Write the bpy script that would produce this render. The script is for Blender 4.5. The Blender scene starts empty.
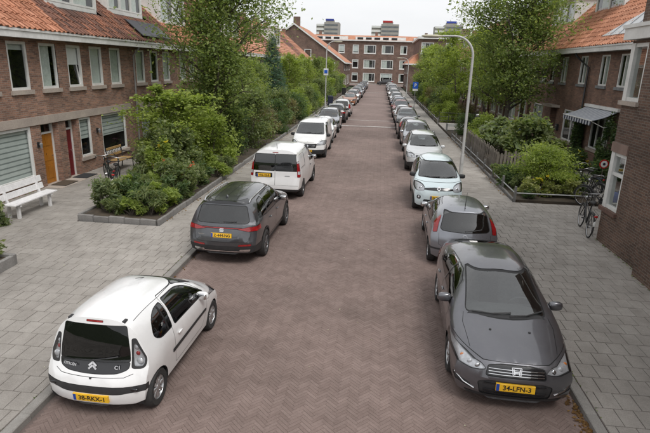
import bpy, bmesh, math, random
import numpy as np
from mathutils import Vector, Matrix
from mathutils.bvhtree import BVHTree
R_ = math.radians
PI = math.pi
scene = bpy.context.scene
COL = scene.collection
# ------------------------------------------------------------------ camera
# street runs along +Y, x to the right, z up; the camera stands 4.35 m above the road
def camera_matrix(vp=(381, 67), f=510.0, roll=1.66, size=(650, 433)):
    d = Vector((vp[0] - size[0] / 2, -(vp[1] - size[1] / 2), -f)).normalized()
    r = R_(roll)
    u = Vector((math.sin(r), math.cos(r), 0))
    z = (u + Vector((0, 0, 1)) * (-(u.dot(d)) / d.z)).normalized()
    x = d.cross(z)
    return Matrix((x, d, z))
cam_d = bpy.data.cameras.new('camera')
cam_d.sensor_width = 36.0
cam_d.lens = 510.0 / 650 * 36
cam_d.clip_end = 3000
cam_d.clip_start = 0.1
cam = bpy.data.objects.new('camera', cam_d)
COL.objects.link(cam)
cam.matrix_world = Matrix.Translation((0, 0, 4.35)) @ camera_matrix().to_4x4()
scene.camera = cam
# ------------------------------------------------------------------ sky, sun, exposure
SUN_EL, SUN_AZ = 56.0, 140.0          # degrees; azimuth clockwise from the street direction
w = bpy.data.worlds.new('World')
scene.world = w
w.use_nodes = True
nt = w.node_tree
nt.nodes.clear()
sky = nt.nodes.new('ShaderNodeTexSky')
sky.sky_type = 'NISHITA'
sky.sun_disc = False
sky.sun_elevation = R_(SUN_EL)
sky.sun_rotation = R_(SUN_AZ)
sky.air_density = 1.0
sky.dust_density = 4.0
sky.ozone_density = 1.0
hs = nt.nodes.new('ShaderNodeHueSaturation')
hs.inputs['Saturation'].default_value = 0.10
tc = nt.nodes.new('ShaderNodeTexCoord')
mp = nt.nodes.new('ShaderNodeMapping')
mp.inputs['Scale'].default_value = (1.0, 1.0, 3.0)
cn = nt.nodes.new('ShaderNodeTexNoise')
cn.inputs['Scale'].default_value = 1.7
cn.inputs['Detail'].default_value = 6
cn.inputs['Roughness'].default_value = 0.55
cr = nt.nodes.new('ShaderNodeValToRGB')
cr.color_ramp.elements[0].position = 0.3
cr.color_ramp.elements[0].color = (6.3, 6.45, 6.65, 1)
cr.color_ramp.elements[1].position = 0.7
cr.color_ramp.elements[1].color = (7.7, 7.75, 7.85, 1)
mx = nt.nodes.new('ShaderNodeMix')
mx.data_type = 'RGBA'
mx.inputs[0].default_value = 0.76        # cloud cover
bg = nt.nodes.new('ShaderNodeBackground')
bg.inputs['Strength'].default_value = 0.115
out = nt.nodes.new('ShaderNodeOutputWorld')
L = nt.links.new
L(sky.outputs[0], hs.inputs['Color'])
L(tc.outputs['Generated'], mp.inputs[0])
L(mp.outputs[0], cn.inputs['Vector'])
L(cn.outputs['Fac'], cr.inputs[0])
L(hs.outputs[0], mx.inputs[6])
L(cr.outputs[0], mx.inputs[7])
L(mx.outputs[2], bg.inputs['Color'])
L(bg.outputs[0], out.inputs[0])
sun_d = bpy.data.lights.new('sun', 'SUN')
sun_d.energy = 1.5
sun_d.angle = R_(25)
sun_d.color = (1.0, 0.97, 0.93)
sun = bpy.data.objects.new('sun', sun_d)
COL.objects.link(sun)
az, el = R_(SUN_AZ), R_(SUN_EL)
sdir = Vector((math.sin(az) * math.cos(el), math.cos(az) * math.cos(el), math.sin(el)))
sun.rotation_euler = sdir.to_track_quat('Z', 'Y').to_euler()
sun.location = sdir * 100
vs = scene.view_settings
vs.view_transform = 'Standard'
vs.look = 'None'
vs.exposure = 0.42
vs.gamma = 1.0
vs.use_curve_mapping = False
scene.cycles.max_bounces = 10
scene.cycles.diffuse_bounces = 7
scene.cycles.transmission_bounces = 8
scene.cycles.transparent_max_bounces = 24
scene.cycles.use_denoising = True
scene.cycles.caustics_reflective = False
scene.cycles.caustics_refractive = False
RNG = random.Random(7)
# ------------------------------------------------------------------ helpers
class MB:
    """collects faces and links them as ONE mesh object"""
    def __init__(s):
        s.v, s.f, s.m = [], [], []
    def add(s, vs, fs, mi=0):
        o = len(s.v)
        s.v.extend([tuple(p) for p in vs])
        s.f.extend([tuple(i + o for i in f) for f in fs])
        s.m.extend([mi] * len(fs))
        return s
    def quad(s, a, b, c, d, mi=0):
        return s.add((a, b, c, d), ((0, 1, 2, 3),), mi)
    def box(s, x0, x1, y0, y1, z0, z1, mi=0):
        v = [(x, y, z) for z in (z0, z1) for y in (y0, y1) for x in (x0, x1)]
        return s.add(v, ((0, 2, 3, 1), (4, 5, 7, 6), (0, 1, 5, 4), (2, 6, 7, 3), (0, 4, 6, 2), (1, 3, 7, 5)), mi)
    def bevbox(s, x0, x1, y0, y1, z0, z1, b=0.01, mi=0):
        """box with bevelled top edges"""
        v = [(x0, y0, z0), (x1, y0, z0), (x1, y1, z0), (x0, y1, z0),
             (x0, y0, z1 - b), (x1, y0, z1 - b), (x1, y1, z1 - b), (x0, y1, z1 - b),
             (x0 + b, y0 + b, z1), (x1 - b, y0 + b, z1), (x1 - b, y1 - b, z1), (x0 + b, y1 - b, z1)]
        f = [(8, 9, 10, 11)]
        for i in range(4):
            j = (i + 1) % 4
            f += [(i, j, j + 4, i + 4), (i + 4, j + 4, j + 8, i + 8)]
        return s.add(v, f, mi)
    def tube(s, pts, r, n=8, mi=0, cap=True):
        """tube along points, r a number or a list"""
        pts = [Vector(p) for p in pts]
        rs = r if isinstance(r, (list, tuple)) else [r] * len(pts)
        o = []
        up = Vector((0, 0, 1))
        t0 = (pts[1] - pts[0]).normalized()
        if abs(t0.z) > 0.9:
            up = Vector((1, 0, 0))
        a = t0.cross(up).normalized()
        for i, p in enumerate(pts):
            t = (pts[min(i + 1, len(pts) - 1)] - pts[max(i - 1, 0)]).normalized()
            a = (a - t * a.dot(t)).normalized()
            b = t.cross(a)
            for k in range(n):
                q = 2 * PI * k / n
                o.append(p + (a * math.cos(q) + b * math.sin(q)) * rs[i])
        f = []
        for i in range(len(pts) - 1):
            for k in range(n):
                k2 = (k + 1) % n
                f.append((i * n + k, i * n + k2, (i + 1) * n + k2, (i + 1) * n + k))
        if cap:
            f.append(tuple(range(n - 1, -1, -1)))
            f.append(tuple((len(pts) - 1) * n + k for k in range(n)))
        return s.add(o, f, mi)
    def lathe(s, prof, n=24, axis='z', c=(0, 0, 0), mi=0, closed=False):
        """prof list of (radius, height)"""
        o, f = [], []
        for (r, h) in prof:
            for k in range(n):
                q = 2 * PI * k / n
                p = (r * math.cos(q), r * math.sin(q), h)
                if axis == 'x':
                    p = (p[2], p[0], p[1])
                elif axis == 'y':
                    p = (p[1], p[2], p[0])
                o.append((p[0] + c[0], p[1] + c[1], p[2] + c[2]))
        m = len(prof)
        for i in range(m if closed else m - 1):
            for k in range(n):
                k2 = (k + 1) % n
                i2 = (i + 1) % m
                f.append((i * n + k, i * n + k2, i2 * n + k2, i2 * n + k))
        return s.add(o, f, mi)
    def torus(s, R, r, n=24, m=8, axis='x', c=(0, 0, 0), mi=0):
        return s.lathe([(R + r * math.cos(2 * PI * k / m), r * math.sin(2 * PI * k / m)) for k in range(m)], n, axis, c, mi, True)
    def prism(s, poly, y0, y1, axes='xz', mi=0):
        """polygon (u,v) extruded; axes names which two world axes u,v are; the third is y0..y1"""
        k = 'xyz'.index(({'x', 'y', 'z'} - set(axes)).pop())
        iu, iv = 'xyz'.index(axes[0]), 'xyz'.index(axes[1])
        n = len(poly)
        o = []
        for t in (y0, y1):
            for (u, v_) in poly:
                p = [0, 0, 0]
                p[iu], p[iv], p[k] = u, v_, t
                o.append(tuple(p))
        f = [tuple(range(n - 1, -1, -1)), tuple(range(n, 2 * n))]
        for i in range(n):
            j = (i + 1) % n
            f.append((i, j, j + n, i + n))
        return s.add(o, f, mi)
    def blob(s, c, r, n=10, m=7, p=2.4, mi=0):
        """superellipsoid"""
        o, f = [], []
        sg = lambda a: math.copysign(abs(a) ** (2 / p), a)
        for i in range(m + 1):
            t = -PI / 2 + PI * i / m
            for k in range(n):
                q = 2 * PI * k / n
                o.append((c[0] + r[0] * sg(math.cos(t)) * sg(math.cos(q)), c[1] + r[1] * sg(math.cos(t)) * sg(math.sin(q)), c[2] + r[2] * sg(math.sin(t))))
        for i in range(m):
            for k in range(n):
                k2 = (k + 1) % n
                f.append((i * n + k, i * n + k2, (i + 1) * n + k2, (i + 1) * n + k))
        return s.add(o, f, mi)
    def move(s, mat4):
        s.v = [tuple(mat4 @ Vector(p)) for p in s.v]
        return s
    def mesh(s, name, mats, smooth=None, uv=False, fixn=False):
        me = bpy.data.meshes.new(name)
        me.from_pydata(s.v, [], s.f)
        if fixn:
            bm = bmesh.new(); bm.from_mesh(me)
            bmesh.ops.recalc_face_normals(bm, faces=bm.faces)
            bm.to_mesh(me); bm.free()
        for mm in (mats if isinstance(mats, (list, tuple)) else [mats]):
            me.materials.append(mm)
        if max(s.m, default=0) > 0:
            me.polygons.foreach_set('material_index', s.m)
        if uv:
            box_uv(me)
        if smooth is not None:
            me.polygons.foreach_set('use_smooth', [True] * len(me.polygons))
            me.set_sharp_from_angle(angle=R_(smooth))
        return me
    def build(s, name, mats, parent=None, smooth=None, uv=False, fixn=False, **tags):
        return link(name, s.mesh(name, mats, smooth, uv, fixn), parent, **tags)
def box_uv(me):
    """UVs in metres, projected along the dominant axis of each face"""
    uvl = me.uv_layers.new(name='UVMap')
    n = len(me.loops)
    co = np.empty(len(me.vertices) * 3); me.vertices.foreach_get('co', co); co = co.reshape(-1, 3)
    li = np.empty(n, dtype=np.int32); me.loops.foreach_get('vertex_index', li)
    pn = np.empty(len(me.polygons) * 3); me.polygons.foreach_get('normal', pn); pn = np.abs(pn.reshape(-1, 3))
    tot = np.empty(len(me.polygons), dtype=np.int32); me.polygons.foreach_get('loop_total', tot)
    ax = np.repeat(pn.argmax(1), tot)
    c = co[li]
    u = np.where(ax == 0, c[:, 1], c[:, 0])
    v = np.where(ax == 2, c[:, 1], c[:, 2])
    uvl.data.foreach_set('uv', np.stack([u, v], 1).astype(np.float32).ravel())
CHILD = {}                                   # object name -> its parts
def link(name, data, parent=None, loc=None, rotz=None, **tags):
    o = bpy.data.objects.new(name, data)
    COL.objects.link(o)
    if parent is not None:
        o.parent = parent
        CHILD.setdefault(parent.name, []).append(o)
    if loc is not None:
        o.location = loc
    if rotz is not None:
        o.rotation_euler = (0, 0, rotz)
    for k, v in tags.items():
        o[k] = v
    return o
def thing(name, label, category, loc=(0, 0, 0), rotz=0.0, group=None):
    o = link(name, None, None, loc, rotz, label=label, category=category)
    o.empty_display_size = 0.2
    if group:
        o['group'] = group
    return o
def struct(o):
    o['kind'] = 'structure'
    return o
def copy_tree(o, parent=None, loc=None, rotz=None, label=None, group=None, swap=None):
    """a thing with copies of its parts and sub-parts; swap {material name: material} gives it its own paint"""
    def cp(src, par):
        c = src.copy()
        COL.objects.link(c)
        c.parent = par
        if par is not None:
            CHILD.setdefault(par.name, []).append(c)
        if swap and c.type == 'MESH':
            for i, sl in enumerate(src.data.materials):
                if sl and sl.name in swap:
                    c.material_slots[i].link = 'OBJECT'
                    c.material_slots[i].material = swap[sl.name]
        for ch in list(CHILD.get(src.name, ())):
            cp(ch, c)
        return c
    r = cp(o, parent)
    if loc is not None:
        r.location = loc
    if rotz is not None:
        r.rotation_euler = (0, 0, rotz)
    if label:
        r['label'] = label
    if group:
        r['group'] = group
    return r
# ------------------------------------------------------------------ materials
MATS = {}
def nodes_of(m):
    m.use_nodes = True
    n = m.node_tree
    b = n.nodes['Principled BSDF']
    return n, b
def col4(c):
    return (c[0], c[1], c[2], 1.0)
def noise(n, scale, detail=4, rough=0.6, coords='Object', vec=None, dist=0.0):
    t = n.nodes.new('ShaderNodeTexNoise')
    t.inputs['Scale'].default_value = scale
    t.inputs['Detail'].default_value = detail
    t.inputs['Roughness'].default_value = rough
    t.inputs['Distortion'].default_value = dist
    if vec is None:
        c = n.nodes.new('ShaderNodeTexCoord')
        vec = c.outputs[coords]
    n.links.new(vec, t.inputs['Vector'])
    return t.outputs['Fac']
def ramp(n, fac, stops):
    r = n.nodes.new('ShaderNodeValToRGB')
    el = r.color_ramp.elements
    while len(el) < len(stops):
        el.new(0.5)
    for e, (p, c) in zip(el, stops):
        e.position = p
        e.color = col4(c) if len(c) == 3 else c
    n.links.new(fac, r.inputs[0])
    return r.outputs[0]
def mixc(n, fac, a, b, mode='MIX'):
    m = n.nodes.new('ShaderNodeMix')
    m.data_type = 'RGBA'
    m.blend_type = mode
    for i, v in ((0, fac), (6, a), (7, b)):
        if hasattr(v, 'links'):
            n.links.new(v, m.inputs[i])
        elif i == 0:
            m.inputs[0].default_value = v
        else:
            m.inputs[i].default_value = col4(v)
    return m.outputs[2]
def mathn(n, op, a, b=None):
    m = n.nodes.new('ShaderNodeMath')
    m.operation = op
    for i, v in ((0, a), (1, b)):
        if v is None:
            continue
        if hasattr(v, 'links'):
            n.links.new(v, m.inputs[i])
        else:
            m.inputs[i].default_value = v
    return m.outputs[0]
def bump(n, b, h, strength, dist=0.01):
    k = n.nodes.new('ShaderNodeBump')
    k.inputs['Strength'].default_value = strength
    k.inputs['Distance'].default_value = dist
    n.links.new(h, k.inputs['Height'])
    n.links.new(k.outputs[0], b.inputs['Normal'])
def vary(n, c, per_object=0.0, per_island=0.0):
    """brightness that differs from piece to piece"""
    if per_object:
        o = n.nodes.new('ShaderNodeObjectInfo')
        src, amt = o.outputs['Random'], per_object
    elif per_island:
        g = n.nodes.new('ShaderNodeNewGeometry')
        src, amt = g.outputs['Random Per Island'], per_island
    else:
        return c
    v = mathn(n, 'ADD', mathn(n, 'MULTIPLY', src, 2 * amt), 1 - amt)
    cb = n.nodes.new('ShaderNodeCombineColor')
    for i in range(3):
        n.links.new(v, cb.inputs[i])
    return mixc(n, 1.0, c, cb.outputs[0], 'MULTIPLY')
def mat(name, c1, c2=None, scale=4.0, detail=5, rough=0.7, metal=0.0, coat=0.0, bmp=0.0, bscale=60.0, spec=0.5, obj=0.0, isl=0.0, coords='Object', lo=0.35, hi=0.65, fine=None):
    if name in MATS:
        return MATS[name]
    m = bpy.data.materials.new(name)
    n, b = nodes_of(m)
    b.inputs['Roughness'].default_value = rough
    b.inputs['Metallic'].default_value = metal
    b.inputs['Coat Weight'].default_value = coat
    b.inputs['Coat Roughness'].default_value = 0.04
    b.inputs['Specular IOR Level'].default_value = spec
    if c2 is None:
        c2 = tuple(x * 0.86 for x in c1)
    c = ramp(n, noise(n, scale, detail, 0.6, coords), [(lo, c2), (hi, c1)])
    if fine:
        f = noise(n, fine[0], 3, 0.6, coords)
        g = ramp(n, f, [(0.3, (1 - fine[1],) * 3), (0.7, (1 + fine[1],) * 3)])
        c = mixc(n, 1.0, c, g, 'MULTIPLY')
    c = vary(n, c, obj, isl)
    n.links.new(c, b.inputs['Base Color'])
    if bmp:
        bump(n, b, noise(n, bscale, 3, 0.6, coords), bmp)
    MATS[name] = m
    return m
def brick_mat(name, c1, c2, mortar, rough=0.9, w=0.215, h=0.063, mort=0.011, weather=(0.5, 0.5, 0.5)):
    m = bpy.data.materials.new(name)
    n, b = nodes_of(m)
    uv = n.nodes.new('ShaderNodeTexCoord').outputs['UV']
    t = n.nodes.new('ShaderNodeTexBrick')
    t.offset = 0.5
    t.inputs['Color1'].default_value = col4(c1)
    t.inputs['Color2'].default_value = col4(c2)
    t.inputs['Mortar'].default_value = col4(mortar)
    t.inputs['Scale'].default_value = 1.0
    t.inputs['Mortar Size'].default_value = mort * 0.55
    t.inputs['Mortar Smooth'].default_value = 0.2
    t.inputs['Bias'].default_value = -0.1
    t.inputs['Brick Width'].default_value = w
    t.inputs['Row Height'].default_value = h
    n.links.new(uv, t.inputs['Vector'])
    g = ramp(n, noise(n, 0.9, 5, 0.65, 'UV', uv), [(0.3, tuple(x * 0.62 for x in (1, 1, 1))), (0.7, (1.2, 1.17, 1.15))])
    c = mixc(n, 1.0, t.outputs['Color'], g, 'MULTIPLY')
    g2 = ramp(n, noise(n, 26, 2, 0.5, 'UV', uv), [(0.3, (0.8, 0.8, 0.8)), (0.7, (1.18, 1.15, 1.12))])
    c = mixc(n, 1.0, c, g2, 'MULTIPLY')
    n.links.new(c, b.inputs['Base Color'])
    b.inputs['Roughness'].default_value = rough
    b.inputs['Specular IOR Level'].default_value = 0.25
    bump(n, b, mathn(n, 'SUBTRACT', mathn(n, 'MULTIPLY', noise(n, 40, 2, 0.5, 'UV', uv), 0.4), t.outputs['Fac']), 0.55, 0.008)
    MATS[name] = m
    return m
def glass_mat(name, tint=(0.55, 0.6, 0.6), rough=0.01, ior=1.5):
    """thin pane: tinted see-through with a mirror sheen by Fresnel"""
    m = bpy.data.materials.new(name)
    m.use_nodes = True
    n = m.node_tree
    n.nodes.clear()
    o = n.nodes.new('ShaderNodeOutputMaterial')
    t = n.nodes.new('ShaderNodeBsdfTransparent')
    g = n.nodes.new('ShaderNodeBsdfGlossy')
    g.inputs['Roughness'].default_value = rough
    # Schlick's law on both faces of the sheet
    ge = n.nodes.new('ShaderNodeNewGeometry')
    dt = n.nodes.new('ShaderNodeVectorMath'); dt.operation = 'DOT_PRODUCT'
    n.links.new(ge.outputs['Incoming'], dt.inputs[0]); n.links.new(ge.outputs['Normal'], dt.inputs[1])
    inv = mathn(n, 'SUBTRACT', 1.0, mathn(n, 'ABSOLUTE', dt.outputs['Value']))
    f0 = 2 * ((ior - 1) / (ior + 1)) ** 2
    fres = mathn(n, 'ADD', mathn(n, 'MULTIPLY', mathn(n, 'POWER', inv, 4.0), 1 - f0), f0)
    mixs = n.nodes.new('ShaderNodeMixShader')
    nz = noise(n, 1.2, 3, 0.5)
    cc = ramp(n, nz, [(0.3, tuple(x * 0.9 for x in tint)), (0.7, tint)])
    n.links.new(cc, t.inputs['Color'])
    n.links.new(fres, mixs.inputs[0])
    n.links.new(t.outputs[0], mixs.inputs[1])
    n.links.new(g.outputs[0], mixs.inputs[2])
    n.links.new(mixs.outputs[0], o.inputs[0])
    MATS[name] = m
    return m
def paint(name, c, metallic=0.0, rough=0.35, flake=0.0):
    if name in MATS:
        return MATS[name]
    m = bpy.data.materials.new(name)
    n, b = nodes_of(m)
    g = ramp(n, noise(n, 2.2, 5, 0.65), [(0.3, tuple(x * 0.9 for x in c)), (0.7, c)])
    # dust and rain marks
    d = ramp(n, noise(n, 9.0, 6, 0.7), [(0.5, (0, 0, 0)), (0.8, (0.10, 0.10, 0.10))])
    g = mixc(n, d, g, (0.30, 0.28, 0.25))
    n.links.new(g, b.inputs['Base Color'])
    b.inputs['Metallic'].default_value = metallic
    r = mathn(n, 'ADD', mathn(n, 'MULTIPLY', noise(n, 14, 4, 0.6), 0.14), rough - 0.07)
    n.links.new(r, b.inputs['Roughness'])
    b.inputs['Coat Weight'].default_value = 1.0
    b.inputs['Coat Roughness'].default_value = 0.045
    MATS[name] = m
    return m
# ------------------------------------------------------------------ the ground, the road, pavements and kerbs
KL, KR = -4.10, 2.92            # kerb faces
PZ = 0.085                      # pavement height
Y0, YN, YF, YEND = -5.0, 38.9, 34.0, 124.0
M_CHROME = mat("chrome", (0.75, 0.75, 0.76), (0.62, 0.62, 0.63), 6, rough=0.12, metal=1.0)
M_SOIL = mat('soil', (0.085, 0.065, 0.045), (0.05, 0.04, 0.03), 3, rough=0.95, bmp=0.6, bscale=30, fine=(60, .3))
M_SAND = mat('joint_sand', (0.150, 0.115, 0.105), (0.115, 0.090, 0.082), 2, rough=0.95, bmp=0.3, bscale=120)
def piece_mat(name, c1, c2, c3, rough, isl, obj, stain=(0.25, 0.7), bmp=.25):
    """paving: a colour of its own for each piece, plus stains over the whole surface in world metres"""
    m = bpy.data.materials.new(name)
    n, b = nodes_of(m)
    g = n.nodes.new('ShaderNodeNewGeometry')
    pos = g.outputs['Position']
    if obj:
        src = n.nodes.new('ShaderNodeObjectInfo').outputs['Random']
    else:
        src = g.outputs['Random Per Island']
    c = ramp(n, src, [(0.0, c1), (0.5, c2), (1.0, c3)])
    s1 = ramp(n, noise(n, stain[0], 6, 0.62, vec=pos), [(0.32, (0.72, 0.71, 0.70)), (0.68, (1.14, 1.13, 1.12))])
    c = mixc(n, 1.0, c, s1, 'MULTIPLY')
    s2 = ramp(n, noise(n, 2.3, 6, 0.7, vec=pos), [(0.30, (0.80, 0.79, 0.78)), (0.70, (1.12, 1.12, 1.12))])
    c = mixc(n, 1.0, c, s2, 'MULTIPLY')
    s3 = ramp(n, noise(n, 60, 3, 0.7, vec=pos), [(0.3, (0.82, 0.82, 0.82)), (0.7, (1.15, 1.15, 1.15))])
    c = mixc(n, 1.0, c, s3, 'MULTIPLY')
    n.links.new(c, b.inputs['Base Color'])
    b.inputs['Roughness'].default_value = rough
    b.inputs['Specular IOR Level'].default_value = 0.3
    bump(n, b, noise(n, 90, 3, 0.6, vec=pos), bmp, .004)
    MATS[name] = m
    return m
BR = ((0.202, 0.151, 0.136), (0.220, 0.166, 0.150), (0.240, 0.183, 0.166))
SL = ((0.308, 0.288, 0.266), (0.322, 0.302, 0.280), (0.337, 0.317, 0.294))
M_BRICK_P = piece_mat('clinker', *BR, .82, 0, True)
M_BRICK_I = piece_mat('clinker_field', *BR, .82, 1, False)
M_SLAB_P = piece_mat('slab', *SL, .9, 0, True)
M_SLAB_I = piece_mat('slab_field', *SL, .9, 1, False)
M_KERB = piece_mat('kerb_concrete', (0.24, 0.23, 0.215), (0.275, 0.265, 0.25), (0.30, 0.29, 0.275), .9, 0, True)
def tiled_sheet_mat(name, cols, w, h, mortar, mix):
    m = bpy.data.materials.new(name)
    n, b = nodes_of(m)
    pos = n.nodes.new('ShaderNodeNewGeometry').outputs['Position']
    t = n.nodes.new('ShaderNodeTexBrick')
    t.inputs['Color1'].default_value = col4(cols[0]); t.inputs['Color2'].default_value = col4(cols[2])
    t.inputs['Mortar'].default_value = col4(mortar)
    t.inputs['Scale'].default_value = 1; t.inputs['Brick Width'].default_value = w; t.inputs['Row Height'].default_value = h
    t.inputs['Mortar Size'].default_value = .006
    n.links.new(pos, t.inputs['Vector'])
    s1 = ramp(n, noise(n, 0.25, 6, 0.62, vec=pos), [(0.32, (0.78, 0.77, 0.76)), (0.68, (1.12, 1.12, 1.12))])
    c = mixc(n, 1.0, t.outputs['Color'], s1, 'MULTIPLY')
    s2 = ramp(n, noise(n, 2.3, 6, 0.7, vec=pos), [(0.3, (0.84, 0.84, 0.84)), (0.7, (1.1, 1.1, 1.1))])
    c = mixc(n, 1.0, c, s2, 'MULTIPLY')
    n.links.new(c, b.inputs['Base Color'])
    b.inputs['Roughness'].default_value = .85
    b.inputs['Specular IOR Level'].default_value = 0.3
    MATS[name] = m
    return m
M_ROADFAR = tiled_sheet_mat('road_far', BR, .2, .1, BR[0], 1)
M_SLABFAR = tiled_sheet_mat('pavement_far', SL, .3, .3, (0.15, 0.14, 0.13), 1)
M_TURF = mat('turf', (0.05, 0.075, 0.025), (0.03, 0.045, 0.018), 2, rough=.95, bmp=.6, bscale=40)
struct(MB().quad((-1500, -400, -.30), (1500, -400, -.30), (1500, 2500, -.30), (-1500, 2500, -.30)).build('ground', M_TURF))
road = struct(MB().quad((KL - .1, Y0, -.0045), (KR + .1, Y0, -.0045), (KR + .1, YN + .1, -.0045), (KL - .1, YN + .1, -.0045), 0).add(
    [(KL - .1, YN, 0), (KR + .1, YN, 0), (KR + .1, YEND, 0), (KL - .1, YEND, 0), (-90, YEND, 0), (90, YEND, 0), (90, 136, 0), (-90, 136, 0)],
    [(0, 1, 2, 3), (4, 5, 6, 7)], 1).build('road', [M_SAND, M_ROADFAR]))
def in_view(x, y, z=0.0, pad=0.0):
    q = CAMINV @ Vector((x, y, z))
    if q.z > -0.3:
        return False
    u, v = q.x / -q.z, q.y / -q.z
    return abs(u) < 325 / 510 + pad and abs(v) < 216.5 / 510 + pad
CAMINV = cam.matrix_world.inverted()
# clinkers in herringbone at 45 degrees
def brick_verts(w, l, h, b):
    a, c = w / 2, l / 2
    return [(-a, -c, -h), (a, -c, -h), (a, c, -h), (-a, c, -h), (-a + b, -c + b, 0), (a - b, -c + b, 0), (a - b, c - b, 0), (-a + b, c - b, 0)], \
           [(4, 5, 6, 7), (0, 1, 5, 4), (1, 2, 6, 5), (2, 3, 7, 6), (3, 0, 4, 7)]
def lay(parent, verts, faces, places, mat_p, mat_i, name, field, count=300, keep=lambda p: True):
    """the nearest pieces as objects, the rest joined as one field; places (x, y, z, angle, tilt x, tilt y)"""
    order = sorted([p for p in places if in_view(p[0], p[1], p[2], -.01) and keep(p)], key=lambda p: p[0] ** 2 + p[1] ** 2)[:count]
    near = set(order)
    mb = MB(); mb.add(verts, faces)
    me = mb.mesh(name, mat_p)
    for p in order:
        o = link(name, me, parent)
        o.location = p[:3]
        o.rotation_euler = (p[4], p[5], p[3])
    rest = [p for p in places if p not in near]
    V = np.array(verts, float)
    A = np.array(rest, float)
    c, s_ = np.cos(A[:, 3])[:, None], np.sin(A[:, 3])[:, None]
    X = A[:, 0:1] + V[None, :, 0] * c - V[None, :, 1] * s_
    Y = A[:, 1:2] + V[None, :, 0] * s_ + V[None, :, 1] * c
    Z = A[:, 2:3] + V[None, :, 2] + V[None, :, 1] * A[:, 4:5] - V[None, :, 0] * A[:, 5:6]
    co = np.stack([X, Y, Z], 2).reshape(-1, 3)
    F = (np.array(faces)[None] + (np.arange(len(rest)) * len(verts))[:, None, None]).reshape(-1, len(faces[0]))
    fm = quads_mesh(field, co, F, mat_i)
    return link(field, fm, parent, kind='stuff')
def quads_mesh(name, co, F, material):
    me = bpy.data.meshes.new(name)
    n, k = F.shape
    me.vertices.add(len(co)); me.vertices.foreach_set('co', co.astype(np.float32).ravel())
    me.loops.add(n * k); me.loops.foreach_set('vertex_index', F.astype(np.int32).ravel())
    me.polygons.add(n)
    me.polygons.foreach_set('loop_start', np.arange(0, n * k, k, dtype=np.int32))
    me.update(calc_edges=True)
    me.shade_flat()
    me.materials.append(material)
    return me
pl = []
S_, NB = .0505, 4               # bond unit and brick length in units
kmax = int((YN - Y0) / (S_ * 1.4142)) + 12
mmax = int(8 / (S_ * 1.4142 * NB)) + 3
for k in range(-12, kmax):
    for m_ in range(-mmax, mmax):
        for (cx, cy, an) in ((k + NB * m_ + NB / 2, k - NB * m_ + .5, PI / 2), (k + NB * m_ + NB + .5, k - NB * m_ + 1 - NB / 2, 0.0)):
            # the bond is turned by 45 degrees so its zigzags run along the street
            x, y = (cx - cy) * S_ * .70711 - .6, (cx + cy) * S_ * .70711 + Y0
            if KL + .02 < x < KR - .02 and Y0 < y < YN:
                pl.append((x, y, RNG.gauss(0, .0007), an + PI / 4 + RNG.gauss(0, .010), RNG.gauss(0, .004), RNG.gauss(0, .004)))
v_, f_ = brick_verts(.0490, .2005, .006, .0012)
lay(road, v_, f_, pl, M_BRICK_P, M_BRICK_I, 'clinker_brick', 'clinker_field', 300, lambda p: -2.4 < p[0] < 1.0 and p[1] < 14)
# white lines across the road
M_WPAINT = mat('road_paint', (0.62, 0.61, 0.58), (0.34, 0.32, 0.30), 5, rough=.8, lo=.3, hi=.55)
for (y, w_, nm, lb) in ((39.0, .26, 'white_line', 'thick white line painted across the brick road'), (43.6, .12, 'white_line', None), (92.0, .3, 'white_line', None)):
    z = .006
    o = MB().quad((KL + .05, y, z), (KR - .05, y, z), (KR - .05, y + w_, z), (KL + .05, y + w_, z)).build(nm, M_WPAINT, road)
# pavements: a bed under slabs, slabs near, a sheet beyond
def pavement(name, rects, far, first):
    mb = MB()
    for (x0, x1, y0, y1) in rects:
        mb.box(x0, x1, y0, y1, -.25, PZ - .012)
    for (x0, x1, y0, y1) in far:
        mb.box(x0, x1, y0, y1, -.25, PZ, 1)
    o = struct(mb.build(name, [M_SAND, M_SLABFAR]))
    P = []
    for (x0, x1, y0, y1) in rects:
        nx = max(1, round((x1 - x0) / .248)); sx = (x1 - x0) / nx
        ny = max(1, round((y1 - y0) / .36)); sy = (y1 - y0) / ny
        for j in range(ny):
            for i in range(-1, nx):
                cx = x0 + (i + .5 + (.5 if j % 2 else 0)) * sx
                if cx - sx * .5 < x0 - .01 or cx + sx * .5 > x1 + .01:
                    continue
                P.append((cx, y0 + (j + .5) * sy, PZ + RNG.gauss(0, .0015), RNG.gauss(0, .006), RNG.gauss(0, .005), RNG.gauss(0, .005)))
    v, f = brick_verts(.242, .353, .02, .004)
    lay(o, v, f, P, M_SLAB_P, M_SLAB_I, 'paving_slab', 'slab_field', 300, first)
    # half slabs close the staggered rows at their ends
    hv, hf = brick_verts(.118, .353, .02, .004)
    H = []
    for (x0, x1, y0, y1) in rects:
        nx = max(1, round((x1 - x0) / .248)); sx = (x1 - x0) / nx
        ny = max(1, round((y1 - y0) / .36)); sy = (y1 - y0) / ny
        for j in range(1, ny, 2):
            for cx in (x0 + sx * .25, x1 - sx * .25):
                H.append((cx, y0 + (j + .5) * sy, PZ + RNG.gauss(0, .0015), 0, 0, 0))
    lay(o, hv, hf, H, M_SLAB_P, M_SLAB_I, 'half_slab', 'half_slab_field', 0)
    return o
LB0, LB1 = -8.0, -5.68          # front bed on the left
pavement('pavement_left', [(-11.2, KL - .15, Y0, 12.55), (LB1 + .0, KL - .15, 12.55, YF), (-11.2, LB0 - .04, 12.55, 21.6)],
         [(LB1, KL - .15, YF, YEND)], lambda p: p[0] < -4.2 and p[1] < 13)
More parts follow.
